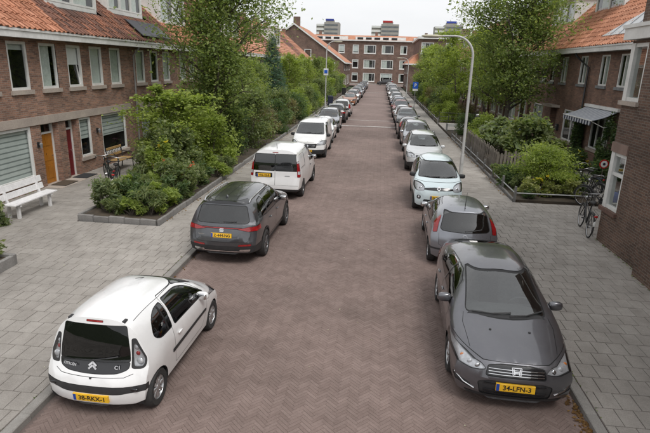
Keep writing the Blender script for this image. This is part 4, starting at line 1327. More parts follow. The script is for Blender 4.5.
def make_layered(seed, r, h, n, leaf, lm):
    """low spreading maple: shelves of foliage on a short trunk"""
    rng = np.random.default_rng(seed)
    mb = MB(); C = []
    for k in range(34):
        az = k * 2.4 + rng.normal(0, .3); t = rng.uniform(.0, 1)
        rad = r * math.sqrt(max(.04, 1 - (t * .97) ** 2)) * rng.uniform(.55, .95)
        c = np.array([math.cos(az) * rad, math.sin(az) * rad, h * (.20 + .76 * t)])
        mb.tube([(0, 0, 0), (c[0] * .4, c[1] * .4, c[2] * .7), tuple(c)], [.05, .025, .006], 5, cap=False)
        m = n // 34
        C.append(c + rng.normal(size=(m, 3)) * np.array([.28, .28, .085]) * r / 1.1)
    return leaves(rng, np.concatenate(C), leaf, .8, .5, 'foliage', LM[lm]), mb.mesh('stems', M_BARK), None
shrub('spreading_maple', 'low spreading bright green maple in the fenced right garden', make_layered(71, 1.08, 1.65, 13000, .075, 'fresh'), (6.25, 19.3, GZ))
shrub('large_leaved_shrub', 'broad-leaved grey-green shrub behind the picket fence', make_shrub(72, 1.7, 1.6, 2.3, 4200, .22, 'mid', 22, up=.5), (7.0, 24.2, GZ))
shrub('large_leaved_shrub', 'broad-leaved shrub below the blue tarpaulin', make_shrub(73, 1.3, 1.5, 1.9, 3000, .20, 'grey', 18, up=.5), (6.6, 27.8, .12))
vg = make_shrub(74, .55, .42, .62, 1500, .09, 'varieg', 10)
for (x, y, sc, lb) in ((5.35, 18.05, 1.0, 'pale variegated shrub nearest the rail corner'), (6.15, 18.1, .85, 'pale variegated shrub in the middle of the near rail'), (6.85, 18.15, 1.05, 'pale variegated shrub beside the parked bicycles')):
    shrub('variegated_shrub', lb, vg, (x, y, GZ), RNG.uniform(0, 6), sc, 'variegated shrubs behind the low rail')
shrub('yellow_shrub', 'small yellow-flowered plant among the variegated shrubs', make_shrub(75, .3, .3, .75, 500, .08, 'fresh', 7, flowers=('yellowf', 22, .09)), (5.8, 18.15, GZ))
for (x, y, k, sc, lb) in ((5.15, 19.6, 2, 1.5, 'dark tuft along the right side rail'), (5.1, 20.7, 0, 1.6, 'leafy tuft beside the picket fence end'), (5.3, 18.9, 3, 1.2, 'leafy tuft near the rail corner post'), (7.2, 18.7, 2, 1.3, 'dark leafy clump behind the standing bicycles'), (7.25, 20.6, 0, 1.6, 'leafy clump right of the spreading maple'), (5.3, 17.72, 2, .7, 'low dark tuft under the near rail')):
    shrub('bed_plant', lb, lowm[k], (x, y, GZ), RNG.uniform(0, 6), sc, 'low plants in the right garden', 'plant')
right_hedge = [(6.0, 30.2, sF, .8, 'bright bush behind the curved lamp post'), (6.0, 35.6, sE, .7, 'dark bush beside the low white rail'), (5.9, 43.6, sF, .7, 'bright bush past the paved gap'), (7.3, 44.6, sD, .8, 'brownish bush along the right hedge'), (6.1, 47, sF, 1.0, 'bright bush along the right hedge'), (6.2, 51, sC, 1.0, 'mid-green bush along the right hedge'),
               (6.1, 55, sE, .95, 'dark bush by the blue parking sign'), (6.2, 60, sD, 1.2, 'brownish bush past the blue parking sign'), (6.2, 65, sF, 1.2, 'bright bush far along the right side'), (6.2, 70.5, sE, 1.2, 'dark bush far along the right side'), (6.4, 77, sC, 1.3, 'mid-green bush near the far right lamp'), (6.5, 84, sE, 1.4, 'dark bush past the far right lamp'), (6.8, 92, sF, 1.4, 'bright bush at the end of the right row')]
for (x, y, ms, sc, lb) in right_hedge:
    shrub('hedge_bush', lb, ms, (x, y, .12), RNG.uniform(0, 6), sc, 'bushes along the right pavement')
shrub('climbing_plant', 'dark climber growing up the wall under the awning', make_shrub(81, .55, .7, 2.5, 5200, .10, 'dark', 22), (9.85, 23.1, .1))
shrub('climbing_plant', 'narrow climber left of the awning window', make_shrub(82, .35, .45, 2.7, 3200, .10, 'dark', 18), (9.95, 26.75, .1))
shrub('front_garden_bush', 'dark bush with yellow flowers below the awning window', make_shrub(83, .75, 1.3, .95, 4200, .09, 'dark', 16, flowers=('yellowf', 9, .16)), (9.2, 24.6, .1))
shrub('front_garden_bush', 'bright low bush by the divided window on the right', make_shrub(84, .7, .9, .9, 2600, .09, 'fresh', 14), (9.3, 27.6, .1))
shrub('front_garden_bush', 'dark bush against the wall behind the corner building', make_shrub(85, .8, 1.2, 1.0, 3400, .09, 'dark', 14), (9.35, 21.2, .1))
# the raised box at the left edge
shrub('box_plant', 'leafy plant in the small box at the left edge', make_shrub(86, .45, .7, .5, 1600, .09, 'mid', 10), (-8.0, 8.95, .25), 0, 1.0, None, 'plant')
shrub('bench_plant', 'leafy plant growing at the near end of the white bench', make_shrub(87, .55, .6, .8, 2000, .10, 'mid', 11), (-9.9, 11.55, .085), 0, 1.0, None, 'plant')
# far-off greenery and dead leaves
def scatter(name, label, pts, size, lm, cat, flat=True):
    rng = np.random.default_rng(len(pts))
    me = leaves(rng, np.array(pts), size, 3.0, .7, name, LM[lm])
    o = link(name, me)
    o['kind'] = 'stuff'; o['label'] = label; o['category'] = cat
    return o
rg = np.random.default_rng(5)
pt = [(KR - abs(rg.normal(0, .06)) - .02, rg.normal(5.9, .35), .012) for _ in range(160)] + [(KL + abs(rg.normal(0, .06)) + .02, rg.uniform(9, 34), .012) for _ in range(160)] + [(rg.uniform(4.55, 4.75), rg.uniform(18, 34), PZ + .012) for _ in range(420)] + [(LB1 + abs(rg.normal(0, .1)), rg.uniform(13, 40), PZ + .012) for _ in range(380)]
scatter('fallen_leaves', 'dry brown leaves lying along kerbs and garden edges', pt, .045, 'dry', 'leaves')
pt = [(rg.uniform(KL, KR), rg.uniform(5, 30), .012) for _ in range(150)] + [(rg.uniform(-10, -4.3), rg.uniform(5, 13), PZ + .012) for _ in range(40)]
scatter('fallen_petals', 'pale petals and crumbs scattered over the paving', pt, .022, 'whitef', 'petals')

pt = [(KL - .15 + rg.normal(0, .012), rg.uniform(4, 34), PZ + abs(rg.normal(0, .012))) for _ in range(260)] + [(KR + .15 + rg.normal(0, .012), rg.uniform(4, 34), PZ + abs(rg.normal(0, .012))) for _ in range(220)] + [(5.98 - abs(rg.normal(0, .03)), rg.uniform(11.2, 13.6), PZ + abs(rg.normal(0, .02))) for _ in range(60)] + [(5.76 - abs(rg.normal(0, .03)), rg.uniform(6, 11.1), PZ + abs(rg.normal(0, .02))) for _ in range(90)] + [(-11.16 + abs(rg.normal(0, .03)), rg.uniform(9, 15.8), PZ + abs(rg.normal(0, .02))) for _ in range(120)]
scatter('joint_weeds', 'small weeds and moss growing in kerb joints and along wall feet', pt, .04, 'mid', 'weeds')
# ------------------------------------------------------------------ street furniture, garden edges, bicycles
M_STEEL = mat('galvanised', (0.40, 0.405, 0.41), (0.30, 0.305, 0.31), 5, rough=.5, metal=.4)
M_POSTG = mat('post_grey', (0.20, 0.195, 0.185), (0.14, 0.137, 0.13), 5, rough=.8)
M_POLE = mat('lamp_grey', (0.50, 0.50, 0.49), (0.42, 0.42, 0.41), 3, rough=.5)
M_WOOD = mat('grey_wood', (0.20, 0.175, 0.145), (0.12, 0.105, 0.09), 6, rough=.9, obj=.15, bmp=.3, bscale=40)
M_PINE = mat('yellow_wood', (0.45, 0.29, 0.12), (0.34, 0.21, 0.085), 8, rough=.6)
M_EDGE = mat('edging_concrete', (0.235, 0.225, 0.215), (0.165, 0.158, 0.15), 3, rough=.95, obj=.14, fine=(30, .15), bmp=.3)
M_MATB = mat('coir_mat', (0.09, 0.065, 0.045), (0.06, 0.045, 0.03), 30, rough=1)
M_MATK = mat('rubber_mat', (0.03, 0.031, 0.034), rough=.9)
M_BENCHW = mat('bench_white', (0.74, 0.73, 0.73), (0.64, 0.63, 0.63), 5, rough=.5, fine=(20, .06))
M_BLUE = mat('blue_tarpaulin', (0.012, 0.07, 0.46), (0.008, 0.05, 0.36), 4, rough=.45)
M_SIGNB = mat('sign_blue', (0.012, 0.10, 0.50), rough=.4)
M_NAVY = mat('navy_plastic', (0.015, 0.02, 0.045), rough=.5)
M_SPOKE = mat('spoke_steel', (0.5, 0.5, 0.51), rough=.3, metal=.9)
M_SADDLE = mat('saddle_black', (0.018, 0.017, 0.017), rough=.6)
M_REDL = mat('rear_light_red', (0.45, 0.015, 0.015), rough=.2)
def lamp_post(label, loc, h, reach, sx, sign=None, head=True):
    t = thing('street_lamp', label, 'street lamp', loc, 0, 'street lamps')
    pts = [(0, 0, 0), (0, 0, h * .5), (0, 0, h - .75)]
    rad = [.062, .055, .048]
    for k in range(1, 8):
        q = k / 7 * PI / 2
        pts.append((sx * .75 * (1 - math.cos(q)), 0, h - .75 + .75 * math.sin(q))); rad.append(.048 - .010 * k / 7)
    pts.append((sx * (reach - .5), 0, h - .01)); rad.append(.036)
    MB().tube(pts, rad, 10).build('pole', M_POLE, t, smooth=60)
    MB().tube([(0, 0, 0), (0, 0, .9)], [.082, .078], 12).build('base_sleeve', M_POLE, t, smooth=60)
    m = MB()
    m.blob((sx * (reach - .12), 0, h - .02), (.42, .13, .055), 14, 7, 2.8)
    m.build('lamp_head', mat('lamp_head_beige', (0.50, 0.47, 0.36), rough=.5), t, smooth=60)
    MB().blob((sx * (reach - .08), 0, h - .07), (.30, .09, .03), 12, 6, 2.4).build('lamp_glass', M_WHITE, t, smooth=60)
    MB().box(-.045, .045, -.085, -.06, .5, .85).build('service_hatch', M_POLE, t)
    return t
lamp_post('tall curved lamp post beside the pale blue car', (3.56, 21.45, PZ), 5.5, 1.75, -1)
lamp_post('far curved lamp post on the right pavement', (3.9, 77, PZ), 5.6, 1.4, -1)
lamp_post('lamp post on the left pavement carrying a small blue sign', (-5.3, 51.5, PZ), 6.5, 1.2, 1)
def sign(label, loc, post, panels, rz=0.0):
    t = thing('parking_sign', label, 'sign', loc, rz)
    if post:
        MB().tube([(0, 0, 0), (0, 0, post)], .035, 8).build('post', M_STEEL, t, smooth=60)
    for (w_, h_, z, m, nm) in panels:
        MB().bevbox(-w_ / 2, w_ / 2, -h_ / 2, h_ / 2, -.02, 0, .004).move(Matrix.Translation((0, -.06, z)) @ Matrix.Rotation(PI / 2, 4, 'X')).build(nm, m, t)
    return t
sg1 = sign('blue parking sign with white lower plate on the right pavement', (3.85, 58.0, PZ), 2.9, [(.58, .70, 2.45, M_SIGNB, 'blue_panel'), (.58, .20, 1.98, M_WHITE, 'lower_plate')])
text_P = [('P', sg1, (0.0, -.075, 2.45), .5)]
sg2 = sign('white-edged blue sign on the left lamp post', (-5.3, 51.36, 0), 0, [(.46, .64, 3.75, M_WHITE, 'white_panel')])
MB().box(-.15, .15, -.088, -.066, 3.62, 3.93).build('blue_square', M_SIGNB, sg2)
# raised bed edging on the left
eb = thing('bed_edging', 'low concrete block edging around the left flower bed', 'edging')
def blocks(parent, p, q, ln, th, z0, z1, name='edging_block'):
    p, q = Vector(p), Vector(q)
    n = max(1, round((q - p).length / ln)); d = (q - p) / n
    me = MB().bevbox(-d.length / 2 + .004, d.length / 2 - .004, -th / 2, th / 2, z0, z1, .012).mesh(name, M_EDGE)
    for i in range(n):
        o = link(name, me, parent)
        c = p + d * (i + .5)
        o.location = (c.x + RNG.gauss(0, .004), c.y + RNG.gauss(0, .004), RNG.gauss(0, .006))
        o.rotation_euler = (RNG.gauss(0, .015), RNG.gauss(0, .01), math.atan2(d.y, d.x) + RNG.gauss(0, .008))
blocks(eb, (-8.05, 12.70), (LB1 - .12, 12.62), .5, .075, 0, .245)
blocks(eb, (LB1 - .05, 12.60), (LB1 - .05, 21.6), .5, .075, 0, .24)
blocks(eb, (-8.05, 12.75), (-8.05, 21.6), .5, .075, 0, .24)
eb2 = thing('hedge_edging', 'low concrete edging along the left hedge', 'edging')
blocks(eb2, (LB1 - .05, 21.65), (LB1 - .05, 60), 1.0, .10, 0, .24)
bx_ = thing('planter_box', 'small concrete planter box at the left edge of the pavement', 'planter')
blocks(bx_, (-8.6, 9.42), (-7.52, 9.42), .54, .09, .02, .32, 'box_side'); blocks(bx_, (-7.55, 8.35), (-7.55, 9.38), .52, .09, .02, .32, 'box_side'); blocks(bx_, (-8.6, 8.35), (-7.58, 8.35), .5, .09, .02, .32, 'box_side'); blocks(bx_, (-8.6, 8.39), (-8.6, 9.38), .5, .09, .02, .32, 'box_side')
MB().box(-8.55, -7.6, 8.4, 9.38, .05, .26).build('soil', M_SOIL, bx_)
# low rails and posts on the right
def rail(label, pts, h, post_h, every, r=.022):
    t = thing('low_rail', label, 'fence')
    for a, b in zip(pts[:-1], pts[1:]):
        a, b = Vector(a), Vector(b)
        d = (b - a); n = max(1, round(d.length / every))
        MB().tube([a + Vector((0, 0, h)), b + Vector((0, 0, h))], r, 8).build('rail_bar', M_STEEL, t, smooth=60)
        for i in range(n + 1):
            c = a + d * i / n
            if i == n and b != Vector(pts[-1]):
                continue
            MB().bevbox(c.x - .035, c.x + .035, c.y - .035, c.y + .035, 0, post_h, .01).build('rail_post', M_POSTG, t)
    return t
rail('low galvanised rail with square posts around the right garden corner', [(4.76, 33.5, PZ), (4.76, 17.38, PZ), (7.35, 17.42, PZ)], .30, .62, 1.75)
rail('low rail along the far right garden edge', [(4.76, 42, PZ), (4.76, 70, PZ)], .35, .6, 3.0)
blocks(thing('garden_edging', 'low concrete edging under the right rail', 'edging'), (4.76, 17.5), (4.76, 33.5), 1.0, .08, .0, .17)
wr = thing('low_white_rail', 'low white board rail across the second right garden', 'fence')
MB().box(4.85, 8.2, 37.3, 37.42, .42, .62).build('board', M_WHITE, wr)
for x in (4.9, 6.5, 8.1):
    MB().box(x - .05, x + .05, 37.28, 37.44, .05, .64).build('rail_post', M_STEEL, wr)
struct(MB().box(4.84, 10.1, 37.6, 42.5, .1, .155).build('garden_path', M_SLABFAR))
gf = thing('wire_fence', 'low dark wire fence beyond the paved gap', 'fence')
for x in np.arange(4.9, 9.4, .75):
    MB().tube([(x, 42.6, .1), (x, 42.6, 1.0)], .025, 6).build('fence_post', M_BLACK, gf)
for z in (.35, .65, .95):
    MB().tube([(4.9, 42.6, z), (9.4, 42.6, z)], .012, 5).build('fence_wire', M_BLACK, gf)
# picket fence
pf = thing('picket_fence', 'weathered grey picket fence inside the right garden', 'fence')
pk = [MB().prism([(-.045, 0), (.045, 0), (.045, h), (0, h + .04), (-.045, h)], -.010, .010, 'xz').mesh('picket', M_WOOD) for h in (.95, 1.02, .90)]
for i in range(74):
    o = link('picket', pk[i % 3], pf)
    o.location = (5.0 + RNG.gauss(0, .008), 21.7 + i * .105, GZ)
    o.rotation_euler = (RNG.gauss(0, .02), RNG.gauss(0, .02), PI / 2)
for i in range(14):
    o = link('picket', pk[(i * 2) % 3], pf)
    o.location = (5.05 + i * .14, 21.65 + RNG.gauss(0, .008), GZ)
    o.rotation_euler = (RNG.gauss(0, .02), RNG.gauss(0, .02), 0)
for z in (.35, .8):
    MB().box(5.015, 5.05, 21.7, 29.4, GZ + z, GZ + z + .06).build('fence_rail', M_WOOD, pf)
    MB().box(5.0, 6.95, 21.665, 21.70, GZ + z, GZ + z + .06).build('fence_rail', M_WOOD, pf)
# benches
wb = thing('white_bench', 'white slatted wooden bench under the big striped window', 'bench', (-9.80, 13.15, PZ), 0)
for (x, z, tilt, w_) in ((.02, .44, 0, .17), (.20, .44, 0, .17)):
    MB().bevbox(x - w_ / 2, x + w_ / 2, -.93, .93, z - .035, z, .006).build('seat_plank', M_BENCHW, wb)
for (x, z) in ((-.17, .58), (-.215, .79)):
    m = MB().bevbox(-.02, .02, -.93, .93, -.085, .085, .006)
    m.move(Matrix.Translation((x, 0, z)) @ Matrix.Rotation(R_(-12), 4, 'Y')).build('back_plank', M_BENCHW, wb)
for y in (-.68, .68):
    m = MB()
    m.box(.14, .21, y - .04, y + .04, 0, .405); m.box(-.14, -.07, y - .04, y + .04, 0, .405); m.box(-.14, .27, y - .035, y + .035, .34, .404)
    m.prism([(-.15, .40), (-.09, .40), (-.20, .90), (-.245, .90)], y - .035, y + .035, 'xz')
    m.build('leg_frame', M_BENCHW, wb)
pb = thing('garden_bench', 'small wooden bench with black iron ends below the wide window', 'bench', (-10.35, 19.5, PZ), 0)
for k in range(4):
    MB().bevbox(-.12 + k * .11, -.02 + k * .11, -.58, .58, .40, .43, .004).build('seat_plank', M_PINE, pb)
for z in (.60, .86):
    MB().bevbox(-.20, -.165, -.58, .58, z - .045, z + .045, .004).build('back_plank', M_PINE, pb)
m = MB()
for k in range(9):
    y = -.5 + k * .125
    m.tube([(-.18, y, .64), (-.18, y + .06, .73), (-.18, y, .82)], .012, 5)
m.build('iron_lattice', M_BLACK, pb)
for y in (-.6, .6):
    m = MB()
    m.tube([(.30, y, 0), (.28, y, .42), (-.14, y, .40), (-.20, y, .92)], .022, 6); m.tube([(-.2, y, 0), (-.14, y, .40)], .022, 6); m.tube([(.28, y, .42), (.27, y, .62), (-.17, y, .64)], .02, 6)
    m.build('iron_end', M_BLACK, pb)
# door mats, step stone, wall lamps, letter boxes
for (x, y, m, lb) in ((-10.88, 16.58, M_MATB, 'brown coir mat before the ochre door'), (-10.86, 17.86, M_MATK, 'black rubber mat before the red door')):
    t = thing('door_mat', lb, 'mat', (x, y, PZ + .02))
    MB().bevbox(-.26, .26, -.38, .38, 0, .022, .006).build('pile', m, t)
    MB().box(-.28, .28, -.40, .40, 0, .008).build('border', M_MATK, t)
struct(MB().bevbox(-11.19, -10.55, 15.9, 18.4, PZ - .05, PZ + .018, .006).build('door_step', M_STONE))
for (y, z, lb) in ((15.86, 1.55, 'small wall lantern between the big window and ochre door'), (19.55, 1.6, 'small wall lantern between narrow and wide striped windows')):
    t = thing('wall_lantern', lb, 'lantern', (LX + .002, y, z))
    MB().box(.0, .03, -.05, .05, -.09, .09).tube([(.03, 0, .05), (.11, 0, .08)], .012, 6).build('bracket', M_BLACK, t)
    MB().lathe([(.03, -.10), (.055, .02), (.06, .03), (.0, .09)], 8, 'z', (.11, 0, 0)).build('shade', M_LEAD, t)
t = thing('letter_box', 'dark letter box beside the recessed right doorway', 'letter box', (RX - .002, 30.55, 1.35))
MB().bevbox(-.12, -.0, -.14, .14, -.18, .18, .01).build('box', M_BLACK, t); MB().box(-.125, -.12, -.10, .10, .08, .11).build('slot', M_STEEL, t)
# rain pipe with a jog on the right house
dp = MB().tube([PR1(28.4, .37, 5.3), PR1(28.4, .37, 5.2), PR1(28.35, .1, 4.95), PR1(27.2, .1, 4.6), PR1(27.2, .1, .1)], .045, 8)
dp.build('downpipe', M_BLACK, hR1, smooth=50)
# awning
aw = thing('awning', 'grey and white scalloped awning over the right front window', 'awning')
AX, A0, A1, ax1 = RX, 23.2, 26.7, 9.15
M_AWG = mat('awning_grey', (0.30, 0.32, 0.36), (0.26, 0.28, 0.32), 5, rough=.9); M_AWW = mat('awning_white', (0.46, 0.47, 0.50), (0.40, 0.41, 0.44), 5, rough=.9)
n = 22
sheet, val = MB(), MB()
for i in range(n):
    ya, yb = A0 + (A1 - A0) * i / n, A0 + (A1 - A0) * (i + 1) / n
    for j in range(4):
        ta, tb = j / 4, (j + 1) / 4
        q = lambda y, t: (AX - .05 + (ax1 - AX) * t, y, 2.80 - .42 * t - .05 * math.sin(PI * t))
        sheet.quad(q(ya, ta), q(yb, ta), q(yb, tb), q(ya, tb), i % 2)
    c = (ya + yb) / 2
    val.add([(ax1 - .055, ya, 2.375), (ax1 - .055, yb, 2.375), (ax1 - .06, yb, 2.22), (ax1 - .06, c + .04, 2.17), (ax1 - .06, c - .04, 2.17), (ax1 - .06, ya, 2.22)], [(0, 1, 2, 3, 4, 5)], i % 2)
sheet.build('canopy', [M_AWG, M_AWW], aw); val.build('scalloped_valance', [M_NAVY, M_AWW], aw)
MB().box(AX - .16, AX - .002, A0 - .1, A1 + .1, 2.79, 2.92).build('cassette', M_CORN, aw)
MB().tube([(ax1 - .05, A0 - .03, 2.38), (ax1 - .05, A1 + .03, 2.38)], .025, 8).build('front_bar', M_WHITE, aw)
for y in (A0 + .08, A1 - .08):
    MB().tube([(AX - .03, y, 2.2), ((AX + ax1) / 2, y, 2.10), (ax1 - .04, y, 2.36)], .02, 6).build('folding_arm', M_WHITE, aw)
# blue tarpaulin over garden things
tp = thing('covered_table', 'bright blue tarpaulin draped over a table in the right garden', 'tarpaulin', (7.55, 28.9, .12))
rng = np.random.default_rng(9)
N = 12
vv, ff = [], []
for j in range(N + 1):
    for i in range(N + 1):
        u, v = i / N * 2 - 1, j / N * 2 - 1
        e = max(abs(u), abs(v))
        z = 1.62 + .10 * math.sin(3 * u + 1) * math.cos(2 * v) - (max(0, e - .62) / .38) ** .8 * .55 + rng.normal(0, .02)
        vv.append((u * .75 * (1 - .12 * max(0, e - .62)), v * .55, z))
for j in range(N):
    for i in range(N):
        a = j * (N + 1) + i
        ff.append((a, a + 1, a + N + 2, a + N + 1))
MB().add(vv, ff).build('tarpaulin', M_BLUE, tp, smooth=50)
for x in (-.5, .5):
    for y in (-.35, .35):
        MB().box(x - .03, x + .03, y - .03, y + .03, 0, 1.57).build('leg', M_WOOD, tp)
# round garden disc on a stick
gd = thing('garden_disc', 'red and white round disc on a stick in the shaded right garden', 'ornament', (8.55, 20.0, .1))
MB().tube([(0, 0, 0), (0, 0, .95)], .012, 6).build('stick', M_WOOD, gd)
for (r, c, k) in ((.17, M_REDL, 0), (.125, M_WHITE, .004), (.05, M_NAVY, .008)):
    MB().lathe([(r, 0), (r, .012), (.001, .012)], 24, 'y', (0, 0, .98)).move(Matrix.Translation((0, -.03 - k, 0)) @ Matrix.Scale(-1, 4, (0, 1, 0))).build('ring' if r > .06 else 'bullseye', c, gd, fixn=True)
# flower pot by the downpipe
fp = shrub('flower_pot', 'pot of pink flowers at the foot of the left downpipe', make_shrub(91, .28, .28, .42, 500, .07, 'mid', 7, flowers=('purplef', 26, .07)), (-10.6, 22.4, .42), 0, 1.0, None, 'flower pot')
MB().lathe([(.12, -.34), (.17, 0), (.19, 0), (.19, .03), (.15, .03)], 16, 'z').build('pot', mat('terracotta', (.36, .16, .09), rough=.9), fp, smooth=50)
# bicycles
def bicycle(label, loc, rz, lean=0.0, frame=None, bag=None, name='bicycle'):
    t = thing(name, label, 'bicycle', loc, rz, 'parked bicycles')
    t.rotation_euler = (0, lean, rz)
    fm = frame or M_BLACK
    R = .34
    for (y, nm) in ((0, 'wheel'), (1.08, 'wheel')):
        w_ = link(nm, None, t, (0, y, R))
        MB().torus(R - .018, .018, 28, 8, 'x').build('tyre', M_RUB_, w_, smooth=60)
        m = MB().torus(R - .042, .010, 28, 6, 'x')
        m.tube([(-.05, 0, 0), (.05, 0, 0)], .02, 6)
        for k in range(14):
            q = 2 * PI * k / 14
            m.tube([(.02 * (-1) ** k, .02 * math.cos(q), .02 * math.sin(q)), (0, (R - .045) * math.cos(q + .2), (R - .045) * math.sin(q + .2))], .0022, 3, cap=False)
        m.build('rim_and_spokes', M_SPOKE, w_)
        f = MB()
        arc = [(0, (R + .025) * math.cos(q), (R + .025) * math.sin(q)) for q in np.linspace(R_(-5 if y else 20), R_(150 if y else 200), 12)]
        f.tube(arc, .018, 5); f.build('mudguard', fm, w_)
    m = MB()
    bbx, hd, st = (0, .47, .29), (0, .90, .86), (0, .30, .84)
    m.tube([(0, .94, .72), bbx], .02, 6); m.tube([(0, .92, .80), (0, .36, .60)], .016, 6); m.tube([bbx, st], .017, 6); m.tube([bbx, (.05, 0, R)], .012, 5); m.tube([bbx, (-.05, 0, R)], .012, 5)
    m.tube([(0, .32, .72), (.05, 0, R)], .010, 5); m.tube([(0, .32, .72), (-.05, 0, R)], .010, 5)
    m.tube([(0, .86, 1.0), (0, .95, .68), (.05, 1.08, R)], .015, 6); m.tube([(0, .95, .68), (-.05, 1.08, R)], .013, 6)
    m.build('frame', fm, t, smooth=60)
    MB().tube([(-.30, .68, 1.06), (-.26, .80, 1.07), (0, .86, 1.02), (.26, .80, 1.07), (.30, .68, 1.06)], .013, 6).build('handlebar', M_SPOKE, t, smooth=60)
    for s in (-1, 1):
        MB().tube([(s * .30, .70, 1.06), (s * .31, .57, 1.055)], .018, 6).build('grip', M_SADDLE, t)
    MB().blob((0, .24, .92), (.085, .14, .045), 10, 6, 2.2).tube([(0, .29, .82), (0, .26, .90)], .014, 6).build('saddle', M_SADDLE, t, smooth=60)
    r = MB()
    for s in (-.06, 0, .06):
        r.tube([(s, .22, .72), (s, -.30, .72)], .007, 5)
    r.tube([(.06, -.28, .72), (.06, 0, R)], .007, 5); r.tube([(-.06, -.28, .72), (-.06, 0, R)], .007, 5)
    r.build('luggage_rack', fm, t)
    MB().blob((0, -.34, .68), (.05, .02, .03), 8, 6).build('rear_light', M_REDL, t, smooth=60)
    MB().blob((0, -.37, .48), (.04, .012, .07), 8, 6, 3).build('reflector', M_WHITE, t, smooth=60)
    MB().blob((0, .98, .90), (.04, .05, .04), 8, 6).build('headlamp', M_SPOKE, t, smooth=60)
    k = MB().lathe([(.09, .055), (.09, .062), (.0, .062)], 18, 'x', bbx)
    k.tube([(.06, .47, .29), (.08, .55, .15)], .01, 5); k.tube([(-.06, .47, .29), (-.08, .39, .43)], .01, 5); k.box(.08, .16, .52, .58, .13, .155); k.box(-.16, -.08, .36, .42, .42, .445)
    k.build('crank_and_pedals', M_BLACK, t)
    MB().tube([(.04, .06, .30), (.16, .12, .02)], .010, 5).build('kickstand', M_SPOKE, t)
    if bag:
        for s in (-1, 1):
            MB().blob((s * .15, -.06, .56), (.065, .17, .17), 10, 6, 4).build('saddlebag', bag, t, smooth=60)
    return t
M_RUB_ = mat('bicycle_rubber', (0.020, 0.020, 0.021), rough=.85)
bicycle('black bicycle with red tail light leaning at the corner building', (5.80, 13.75, PZ), -.16, .06)
bicycle('dark bicycle standing at the end of the low rail', (7.62, 17.72, PZ), .35, -.05)
bicycle('dark bicycle parked behind the spreading maple', (7.85, 18.75, PZ), .5, -.05, mat('bike_blue', (.03, .04, .07), rough=.4))
bicycle('bicycle with blue saddlebags beside the corner building', (7.55, 16.45, PZ), .6, .05, None, mat('bag_blue', (.03, .09, .30), (.02, .06, .22), 9, rough=.9))
bicycle('black bicycle beside the left flower bed', (-8.62, 15.7, PZ), .35, .12)
bicycle('black bicycle leaning against another by the left flower bed', (-8.85, 16.25, PZ), .7, -.10, mat('bike_green', (.02, .03, .025), rough=.4))
# moped parked in the paved gap
mp_ = thing('moped', 'dark moped with small windscreen in the paved right garden', 'moped', (7.5, 40.2, .155), PI - .2)
for y in (0, 1.2):
    w_ = link('wheel', None, mp_, (0, y, .22)); MB().torus(.16, .055, 20, 8, 'x').build('tyre', M_RUB_, w_, smooth=60); MB().lathe([(.12, -.03), (.12, .03), (.0, .03)], 16, 'x').build('rim', M_SPOKE, w_)
MB().blob((0, .05, .55), (.16, .38, .20), 12, 8, 2.8).build('rear_body', M_NAVY, mp_, smooth=60)
MB().blob((0, .0, .80), (.13, .36, .06), 10, 6, 2.6).build('seat', M_SADDLE, mp_, smooth=60)
MB().blob((0, 1.0, .62), (.19, .09, .36), 12, 8, 2.8).blob((0, .55, .28), (.15, .40, .05), 10, 6, 3).build('leg_shield', M_NAVY, mp_, smooth=60)
MB().blob((0, 1.1, .98), (.13, .10, .10), 10, 6).build('headlamp', M_SPOKE, mp_, smooth=60)
MB().tube([(-.32, .88, 1.04), (0, .98, 1.02), (.32, .88, 1.04)], .018, 6).build('handlebar', M_BLACK, mp_)
MB().blob((0, 1.12, 1.22), (.17, .012, .20), 10, 6, 2.6).build('windscreen', M_WGLASS, mp_, smooth=60)
# wheelie bins on the far left pavement
for (x, y, m, lb) in ((-5.35, 57.5, M_NAVY, 'dark blue wheelie bin by the left hedge'), (-5.4, 80, M_BLACK, 'black wheelie bin far along the left pavement')):
    t = thing('wheelie_bin', lb, 'bin', (x, y, PZ), RNG.uniform(-.3, .3), 'wheelie bins')
    MB().add([(-.25, -.28, .06), (.25, -.28, .06), (.25, .28, .06), (-.25, .28, .06), (-.3, -.36, .98), (.3, -.36, .98), (.3, .36, .98), (-.3, .36, .98)], [(3, 2, 1, 0), (0, 1, 5, 4), (1, 2, 6, 5), (2, 3, 7, 6), (3, 0, 4, 7), (4, 5, 6, 7)]).build('tub', m, t)
    MB().bevbox(-.31, .31, -.38, .40, .985, 1.06, .03).build('lid', m, t)
    for s in (-1, 1):
        MB().lathe([(.1, -.03), (.1, .03), (.0, .03)], 14, 'x', (s * .24, .34, .1)).build('wheel', M_RUB_, t)
# ------------------------------------------------------------------ cars
M_RUB = mat('tyre_rubber', (0.022, 0.022, 0.023), (0.035, 0.033, 0.031), 12, rough=0.85, bmp=0.2)
M_TRIM = mat('black_plastic', (0.022, 0.022, 0.024), (0.032, 0.032, 0.033), 8, rough=0.55, bmp=0.1, bscale=200)
M_SEAL = mat('black_seal', (0.012, 0.012, 0.013), rough=0.6)
M_GLOSSB = mat('gloss_black', (0.010, 0.010, 0.012), rough=0.15, coat=0.6)
M_CHROME = mat('chrome', (0.75, 0.75, 0.76), (0.62, 0.62, 0.63), 6, rough=0.12, metal=1.0)
M_ALLOY = mat('alloy', (0.56, 0.57, 0.58), (0.42, 0.42, 0.43), 9, rough=0.32, metal=0.85)
M_ALLOYD = mat('dark_alloy', (0.16, 0.16, 0.17), (0.10, 0.10, 0.10), 9, rough=0.35, metal=0.7)
M_INT = mat('car_interior', (0.075, 0.075, 0.078), (0.05, 0.05, 0.052), 9, rough=0.85)
M_SEAT = mat('seat_fabric', (0.16, 0.16, 0.165), (0.10, 0.10, 0.105), 15, rough=0.9)
